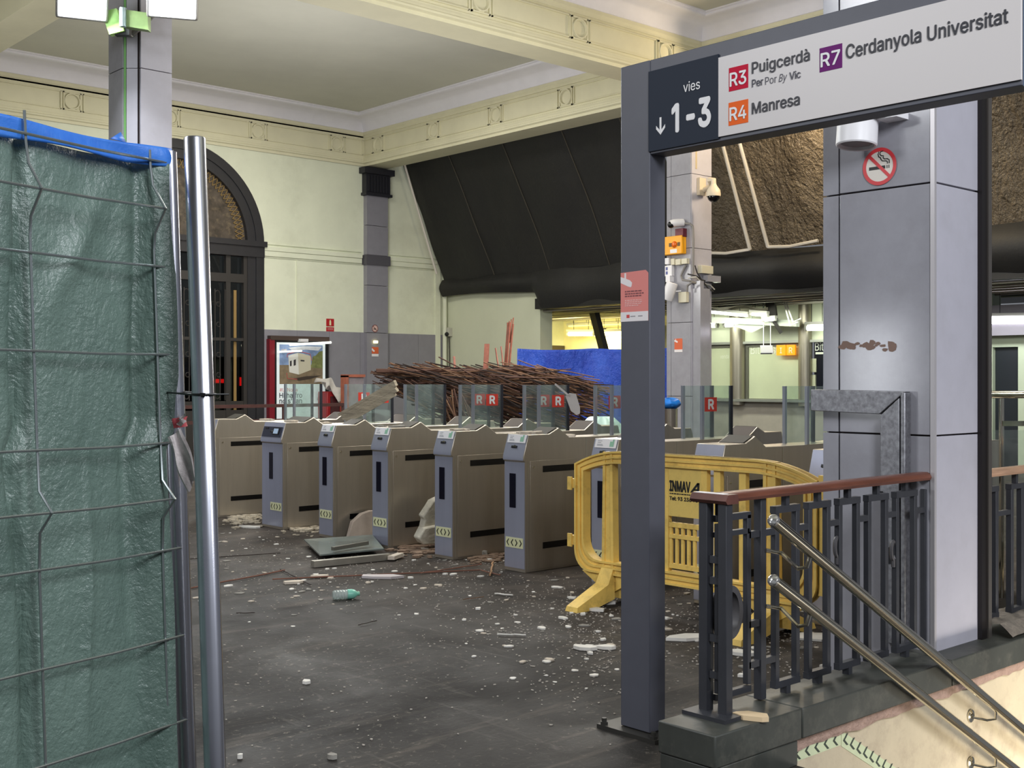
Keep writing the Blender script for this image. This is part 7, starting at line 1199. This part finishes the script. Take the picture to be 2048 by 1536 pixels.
for a, b, wd, lab in (((1007, 738), (1018, 645), .05, 'tallest upright splintered lath sticking out of the reed heap'), ((1013, 730), (1026, 648), .02, 'thin upright splinter just right of the tallest lath'), ((968, 738), (974, 688), .06, 'short reddish upright board left of the tallest lath'), ((914, 738), (908, 713), .025, 'small slanted stub of wood left in the reed heap'), ((1004, 726), (991, 696), .012, 'thin stick leaning left before the tallest lath'), ((1012, 727), (1002, 693), .012, 'thin stick crossing just right of the left leaning one')):
    z_ = 14.4; A = hp(*a, z_); B_ = hp(*b, z_+.15); A.z -= .35; mb = MB(); mb.beam(A, B_, wd, .018)
    if wd == .05:
        for k in range(4): mb.beam(B_-UP*.25+RT*(.01*k-.015), B_+RT*(.025*k-.02)+UP*.02*k, .010, .01)
    tag(mb.build('wooden_lath', lath, base=A), lab, 'lath')
# bigger debris between and on the gates
plm = M('pale_plaster', (206, 194, 178), .9, var=.12, scale=12, bump=.3, bscale=40); plw = M('white_plaster', (226, 222, 214), .85, var=.06, scale=12); plg = M('grey_plaster', (150, 146, 138), .9, var=.15, scale=8, bump=.4, bscale=30)
def lump(mb, c, sx, sy, sz, rz=0, n=9, m=5, rough=.28):
    c = Vector(c); R = Matrix.Rotation(rz, 3, 'Z'); b = len(mb.v); V = []; F = []
    for j in range(m+1):
        t_ = math.pi*j/m
        for i in range(n):
            k = 1+random.uniform(-rough, rough); V.append(c+R @ Vector((math.sin(t_)*math.cos(2*math.pi*i/n)*sx*k, math.sin(t_)*math.sin(2*math.pi*i/n)*sy*k, math.cos(t_)*sz*(k if 0 < j < m else 1))))
    for j in range(m):
        F += [(j*n+i, j*n+(i+1) % n, (j+1)*n+(i+1) % n, (j+1)*n+i) for i in range(n)]
    mb.add(V, F); return mb
def slab(mb, c, r, th, n=7, tilt=(0, 0), asp=1.0, rot=0):
    c = Vector(c); P = []; 
    for i in range(n):
        a = 2*math.pi*i/n+random.uniform(-.25, .25); k = r*random.uniform(.65, 1.1); x, y = k*math.cos(a)*asp, k*math.sin(a)
        X_, Y_ = x*math.cos(rot)-y*math.sin(rot), x*math.sin(rot)+y*math.cos(rot); P.append(c+Vector((X_, Y_, X_*tilt[0]+Y_*tilt[1])))
    return mb.prism(P, (0, 0, th))
def leaning(pxs, z_, X_=None, th=.05, m_=plg, label='', name='plaster_slab', cat='plaster'):
    """a slab whose outline stands in the plane across the lane at X_, thickness away from the viewer"""
    P = [onX(px, py, X_) for px, py in pxs]; lo = min(p.z for p in P)
    for p in P: p.z = max(p.z, .004); p.x += .25*(p.z)
    mb = MB(); mb.prism(P, (th, 0, 0)); o = mb.build(name, m_, base=P[0], bevel=.01); tag(o, label, cat); return o
P = [onY(px, py, 9.33) for px, py in ((690, 1074), (702, 1043), (722, 1027), (740, 1021), (775, 1019), (775, 1066))]
for q in P: q.z = max(.004, q.z); q.y -= .22*(.30-q.z)
mb = MB(); mb.prism(P, (0, .05, 0)); tag(mb.build('plaster_slab', M('pinkish_plaster', (168, 154, 142), .9, var=.15, scale=6), base=P[0], bevel=.008), 'large pinkish grey plaster slab leaning in the lane behind the fallen glass sheet', 'plaster')
ck = thing('plaster_chunk', 'large jagged off-white plaster chunk propped between two ticket gates', 'plaster', onY(862, 1088, 8.2))
for nm, pts, y0, th in (('upper_block', ((851, 1040), (846, 1034), (858, 1016), (866, 1003), (880, 996), (905, 1000), (905, 1062), (846, 1062)), 8.24, .10), ('lower_ledge', ((839, 1078), (850, 1056), (880, 1050), (905, 1052), (905, 1088), (848, 1090)), 8.20, .12)):
    P = [onY(px, py, y0) for px, py in pts]
    for q in P: q.z = max(.003, q.z)
    mb = MB(); mb.prism(P, (.02, th, .01)); mb.build(nm, M('dusty_white_plaster', (196, 190, 174), .9, var=.14, scale=7, bump=.5, bscale=18), ck, bevel=.012)
mb = MB(); c = flr(1000, 1105); lump(mb, (c.x+.25, c.y+.05, .09), .12, .10, .11); tag(mb.build('plaster_lump', M('pinkish_rubble', (176, 156, 140), .9, var=.2, scale=9), base=(c.x, c.y, 0), flat=True), 'knobbly pinkish plaster lump against the nearest full gate', 'plaster')
mb = MB(); c = flr(965, 1112); lump(mb, (c.x, c.y, .03), .055, .045, .045); tag(mb.build('plaster_lump', plg, base=(c.x, c.y, 0), flat=True), 'grey plaster stone on the floor left of the nearest full gate', 'plaster')
# fallen glass sheet and metal profile
g0 = [flr(608, 1081, .045), flr(745, 1072, .09), flr(768, 1100, .05), flr(640, 1112, .045)]
mb = MB(); mb.prism(g0, (0, 0, .012)); tag(mb.build('glass_sheet', M('dusty_grey_glass', (112, 120, 116), .22, var=.15, scale=6, dirt=(150, 146, 136), dscale=5, damt=.5), base=g0[0]), 'dusty grey glass sheet fallen flat on the floor before the gates', 'glass sheet')
mb = MB(); a = flr(625, 1128, .03); b = flr(779, 1113, .03); mb.beam(a, b, .06, .05); a2 = flr(665, 1112, .03); b2 = flr(735, 1102, .03); 
tag(mb.build('metal_profile', M('aluminium_profile', (176, 172, 162), .35, .7, var=.1, scale=9), base=a), 'pale metal profile lying along the front of the fallen glass sheet', 'metal profile')
mb = MB(); mb.beam(a2+UP*.06, b2+UP*.07, .035, .03); tag(mb.build('metal_profile', M('dull_profile', (128, 126, 118), .4, .6), base=a2), 'thin metal strip resting on the fallen glass sheet', 'metal profile')
mb = MB(); a = flr(782, 1116, .03); b = flr(801, 1109, .03); mb.beam(a, b, .06, .03); tag(mb.build('wooden_batten', plm, base=a), 'short pale batten end beside the metal profile', 'batten')
# splintered board leaning on the gate tops
mb = MB(); a = hp(690, 836, 11.9); b = hp(792, 776, 11.6); d_ = (b-a).normalized(); up_ = Vector((0, 0, 1)); sd_ = d_.cross(FW).normalized()
for k in range(5):
    o_ = sd_*(-.05+.027*k); mb.beam(a+o_+d_*random.uniform(-.05, .05), b+o_+d_*random.uniform(-.06, .03), .03, .045, up=FW)
tag(mb.build('splintered_board', M('grey_splintered_wood', (178, 166, 144), .85, var=.35, scale=5, stretch=(1, 1, 6), bump=.5, bscale=30), base=a), 'long pale splintered board leaning across the ticket gate tops', 'board')
mb = MB(); mb.prism([hp(1131, 792, 9.6), hp(1140, 786, 9.6), hp(1152, 788, 9.6), hp(1160, 815, 9.6), hp(1160, 827, 9.6), hp(1153, 830, 9.6), hp(1142, 822, 9.6)], FW*.02); mb.beam(hp(1110, 768, 9.6), hp(1136, 790, 9.6), .03, .015); tag(mb.build('plaster_shard', M('shard_grey', (186, 180, 176), .8, var=.1, scale=9), base=hp(1145, 830, 9.6)), 'pointed pale plaster shard caught on the glass screens', 'plaster')
q = hp(1203, 848, 12.2); c = Vector((q.x, q.y, 0)); hh = q.z+.05
def bund(u, v):
    a = 2*math.pi*u; r = (.30*(1-.25*v) if v < .8 else .24*(1-v)/.2+.002)*(1+.12*math.sin(a*4+v*9)+.06*math.sin(a*9-v*14))
    return c+RT*(r*math.cos(a))+FW*(r*math.sin(a))+UP*(hh*min(v/.9, 1)+.03*math.sin(a*3)*v)
mb = MB(); mb.grid(bund, 30, 20); tag(mb.build('plastic_sheet', M('pale_mint_plastic', (204, 224, 216), .35), base=c), 'bundle of pale mint plastic sheet standing behind the glass screens by the sign post', 'plastic sheet')
# debris lying on the gate tops
def on_gate(y, t0, label, m_, r, n_=1, asp=1.6):
    for i in range(n_):
        mb = MB(); slab(mb, (GX+t0+random.uniform(-.05, .05), y+random.uniform(.05, .18), 1.0745 if t0 < .25 else 1.0415), r*random.uniform(.7, 1.2), r*random.uniform(.3, .5), asp=asp, rot=random.uniform(0, 3)); 
        tag(mb.build('plaster_fragment', m_, base=(GX+t0, y, 1.07)), label, 'plaster', None if n_ == 1 else 'plaster bits on the gate tops, '+label.split(',')[-1].strip())
on_gate(gy['D'], .16, 'plaster bits on top of one gate, second from the yellow barrier', plm, .035, 5)
on_gate(gy['E'], .16, 'plaster bits on top of the nearest full gate, beside its peak', plm, .045, 6)
on_gate(gy['E'], .60, 'plaster bits on the rear top of the nearest full gate, before its glass screen', plm, .03, 4)
on_gate(gy['C'], .16, 'plaster bits on top of the gate left of the torn sack, around its peak', plg, .035, 6)
on_gate(gy['A'], .16, 'plaster bits on the wide gate, left of its peak', plm, .04, 5)
on_gate(gy['A']+.12, .60, 'plaster bits on the wide gate, right of its peak', plm, .04, 6)
on_gate(gy['Z'], .7, 'plaster bits on the leftmost gate cabinet, along its top', plm, .045, 7)
on_gate(gy['B'], .60, 'plaster bits at the foot of the splintered board, on its gate', plg, .04, 5)
on_gate(gy['F'], .5, 'plaster bits on the gate behind the barrier, left of the sign post', plm, .03, 4)
# dust drift and rubble at the left end of the row
def drift(px0, px1, py0, py1, h, label, m_, seed):
    random.seed(seed); mb = MB(); c0 = flr((px0+px1)/2, (py0+py1)/2)
    for i in range(420):
        px = random.gauss((px0+px1)/2, (px1-px0)/3.6); py = random.gauss((py0+py1)/2, abs(py1-py0)/2.6); p_ = flr(px, py)
        if p_.x > GX-.01 and any(y-.02 < p_.y < y+.42 for y in gy.values()): continue
        s_ = random.choice((.008, .012, .018, .026, .04)); slab(mb, (p_.x, p_.y, random.uniform(0, .006)), s_, s_*random.uniform(.2, .5), n=6, asp=random.uniform(1, 1.8), rot=random.uniform(0, 3))
    tag(mb.build('plaster_dust', m_, base=c0, flat=True), label, 'plaster dust', kind='stuff')
dustm = M('plaster_dust', (186, 174, 154), .95, var=.35, scale=30, bump=.4, bscale=60)
drift(452, 527, 1044, 1024, .05, 'drift of pale plaster dust before the leftmost gate cabinet', dustm, 4)
drift(575, 650, 1062, 1044, .04, 'drift of plaster dust in the lane right of the wide gate', dustm, 5)
drift(800, 880, 1108, 1086, .05, 'brown rubble and dust spilling from the lane by the torn sack', M('brown_dust', (132, 110, 92), .95, var=.4, scale=30, bump=.4, bscale=60), 6)
drift(930, 1012, 1118, 1096, .05, 'brown rubble and dust spilling from the lane left of the nearest full gate', M('brown_dust', (132, 110, 92)), 7)
# laths and strips on the floor
thin = M('reddish_strip', (124, 82, 66), .7, var=.2, scale=9)
for a, b, w_, m_, lab in (((372, 1178), (570, 1140), .018, thin, 'reddish lath on the floor running from the fence to the metal profile'), ((545, 1158), (960, 1140), .016, thin, 'very long thin reddish lath across the floor before the gates'), ((960, 1140), (1000, 1150), .014, thin, 'short reddish stick near the nearest full gate'), ((560, 1138), (622, 1170), .010, reed[1], 'dark thin stick crossing the reddish laths'), ((840, 1146), (965, 1128), .014, thin, 'reddish lath lying at the foot of the two nearest full gates'), ((980, 1150), (986, 1124), .022, M('tan_stick', (168, 130, 96), .7), 'tan splinter propped left of the nearest full gate'), ((376, 1118), (560, 1106), .010, reed[1], 'dark thin stick left of the fallen glass sheet'), ((925, 1199), (968, 1193), .008, reed[2], 'tan splinter alone on the open floor right of the bottle'), ((993, 1268), (1052, 1270), .016, plw, 'thin white plaster strip lying in the open floor'), ((990, 1187), (1026, 1190), .018, plw, 'short white plaster strip right of the plastic bottle'), ((475, 1226), (512, 1225), .008, reed[1], 'dark splinter on the floor near the fence post'), ((715, 1250), (752, 1241), .007, reed[1], 'dark curved splinter below the plastic bottle')):
    A = flr(*a, .012); B_ = flr(*b, .012); mb = MB(); n_ = 8; pts = [A.lerp(B_, i/n_)+Vector((random.uniform(-1, 1), random.uniform(-1, 1), 0))*.008 for i in range(n_+1)]
    mb.tube(pts, w_*.36, 5); tag(mb.build('wood_strip' if m_ is not plw else 'plaster_strip', m_, base=A), lab, 'strip')
# plastic bottle
A = flr(665, 1190, .035); B_ = flr(719, 1187, .035); d_ = (B_-A).normalized(); L_ = (B_-A).length
bo = thing('plastic_bottle', 'clear crushed plastic bottle with a green neck lying on the floor', 'bottle', (A.x, A.y, 0))
mb = MB(); mb.lathe([(.001, .0), (.024, .0), (.033, .012)]+[(.034 if i % 2 else .030, .02+L_*.5*i/9) for i in range(10)], A, d_, n=18); mb.build('body', glass('bottle_clear', (226, 236, 232), .97, .08, .42), bo)  # haze raised so white highlights sit in the body colour
mb = MB(); mb.lathe([(.034, L_*.55), (.034, L_*.72), (.028, L_*.82), (.013, L_*.92), (.013, L_*.95)], A, d_, n=18); mb.build('green_shoulder', M('bottle_green', (126, 196, 176), .3), bo)
mb = MB(); mb.lathe([(.015, L_*.94), (.015, L_), (.001, L_)], A, d_, n=14); mb.build('cap', M('bottle_cap_green', (120, 176, 150), .4), bo)
# larger single plaster pieces
random.seed(5)
for px, py, r, asp, m_, lab in ((765, 1156, .075, 2.2, M('pale_lilac_plaster', (188, 180, 180), .8), 'flat pale plaster flake beside the long reddish lath'), (860, 1100, .07, 1.8, plm, 'cream plaster flake at the foot of the gate by the sack'), (590, 1167, .045, 2, plm, 'flat cream flake below the fallen glass sheet'), (1190, 1222, .045, 1.6, plw, 'chunky white plaster lump right beside the barrier foot'), (1214, 1208, .04, 2.2, plw, 'pointed white plaster splinter behind the barrier foot'), (1168, 1299, .035, 2.2, plw, 'white plaster flake lying alone below the barrier foot'), (1212, 1298, .035, 2, plw, 'white plaster flake next to the sign post'), (1375, 1278, .075, 2, plw, 'big white plaster flake behind the left end of the stair railing'), (1485, 1310, .05, 2, plw, 'white plaster flake seen through the railing beside the ring'), (640, 1155, .03, 2.4, plm, 'cream flake on the long lath left of the bottle'), (500, 1056, .05, 3.0, plw, 'white board offcut on the floor before the wide gate'), (1630, 1276, .10, 1.5, plw, 'white sheet offcut on the floor behind the stair railing'), (664, 1518, .018, 1.2, plg, 'grey pebble near the bottom edge of the floor'), (480, 1518, .012, 1.2, plw, 'white crumb at the bottom edge of the floor by the fence post'), (1500, 1437, .05, 1.8, M('cream_card', (226, 200, 160), .7), 'bright cream scrap on the stone coping under the railing')):
    if 'coping' in lab: c = flr(px, py, .221); z_ = .221
    else: c = flr(px, py); z_ = .002
    mb = MB(); slab(mb, (c.x, c.y, z_), r, .018 if r < .08 else .012, asp=asp, rot=random.uniform(-.7, .2)-.7); tag(mb.build('plaster_flake', m_, base=c, flat=True), lab, 'plaster')
# loose crumbs: individually the largest, the finest grit as one object
random.seed(11)
CL = [(970, 1255, 60, 20), (1120, 1235, 80, 22), (1190, 1215, 40, 22), (1060, 1185, 90, 16), (860, 1150, 120, 22), (560, 1130, 110, 34), (760, 1120, 110, 22), (500, 1085, 60, 26), (640, 1170, 130, 26), (1200, 1290, 35, 30), (1420, 1250, 60, 30), (1500, 1300, 60, 26), (1585, 1265, 50, 26), (1385, 1205, 40, 26), (1150, 1330, 70, 40), (980, 1120, 50, 10)]
def crumb_place(wide=1.0):
    while True:
        if random.random() < .88: cx_, cy_, sx_, sy_ = random.choice(CL); px, py = random.gauss(cx_, sx_*wide), random.gauss(cy_, sy_*wide)
        else: px, py = random.uniform(440, 1640), random.triangular(1060, 1440, 1090)
        if py > 1500 or py < 1040: continue
        p = flr(px, py)
        if p.x > GX-.02 and any(-.02 < p.y-y < .42 for y in gy.values()): continue
        if p.y < 3.0: continue
        return p
big_mats = [plw, plm, plw, plg]
protos = []
for k in range(8):
    mb = MB(); slab(mb, (0, 0, 0), 1, random.uniform(.3, .7), n=random.choice((5, 6, 7)), asp=random.uniform(1, 2.0)); protos.append(mb)
meshes = []
for k, mb in enumerate(protos):
    o = mb.build('plaster_crumb', big_mats[k % 4], base=(0, 0, 0), flat=True); meshes.append(o)
first = True
for i in range(290):
    p = crumb_place(); src = meshes[i % 8]; o = src if i < 8 else src.copy()
    if i >= 8: C.objects.link(o)
    o.location = (p.x, p.y, .001); o.rotation_euler = (0, 0, random.uniform(0, 6.28)); s = random.choice((.009, .011, .013, .016, .020, .026)); o.scale = (s, s, s*.8)
    tag(o, 'small pale plaster crumb scattered on the dark floor', 'plaster', 'plaster crumbs on the dark floor')
grit = MB()
for i in range(3300):
    p = crumb_place(1.35) if i < 3120 else flr(random.uniform(450, 1230), random.uniform(1080, 1500)); s = random.uniform(.0016, .0065)
    slab(grit, (p.x, p.y, .0008), s, s*.7, n=5, asp=random.uniform(1, 1.8), rot=random.uniform(0, 3))
tag(grit.build('plaster_grit', M('grey_white_grit', (178, 170, 160), .9), base=(5, 6, 0), flat=True), 'fine plaster grit strewn over the dark floor', 'plaster grit', kind='stuff')
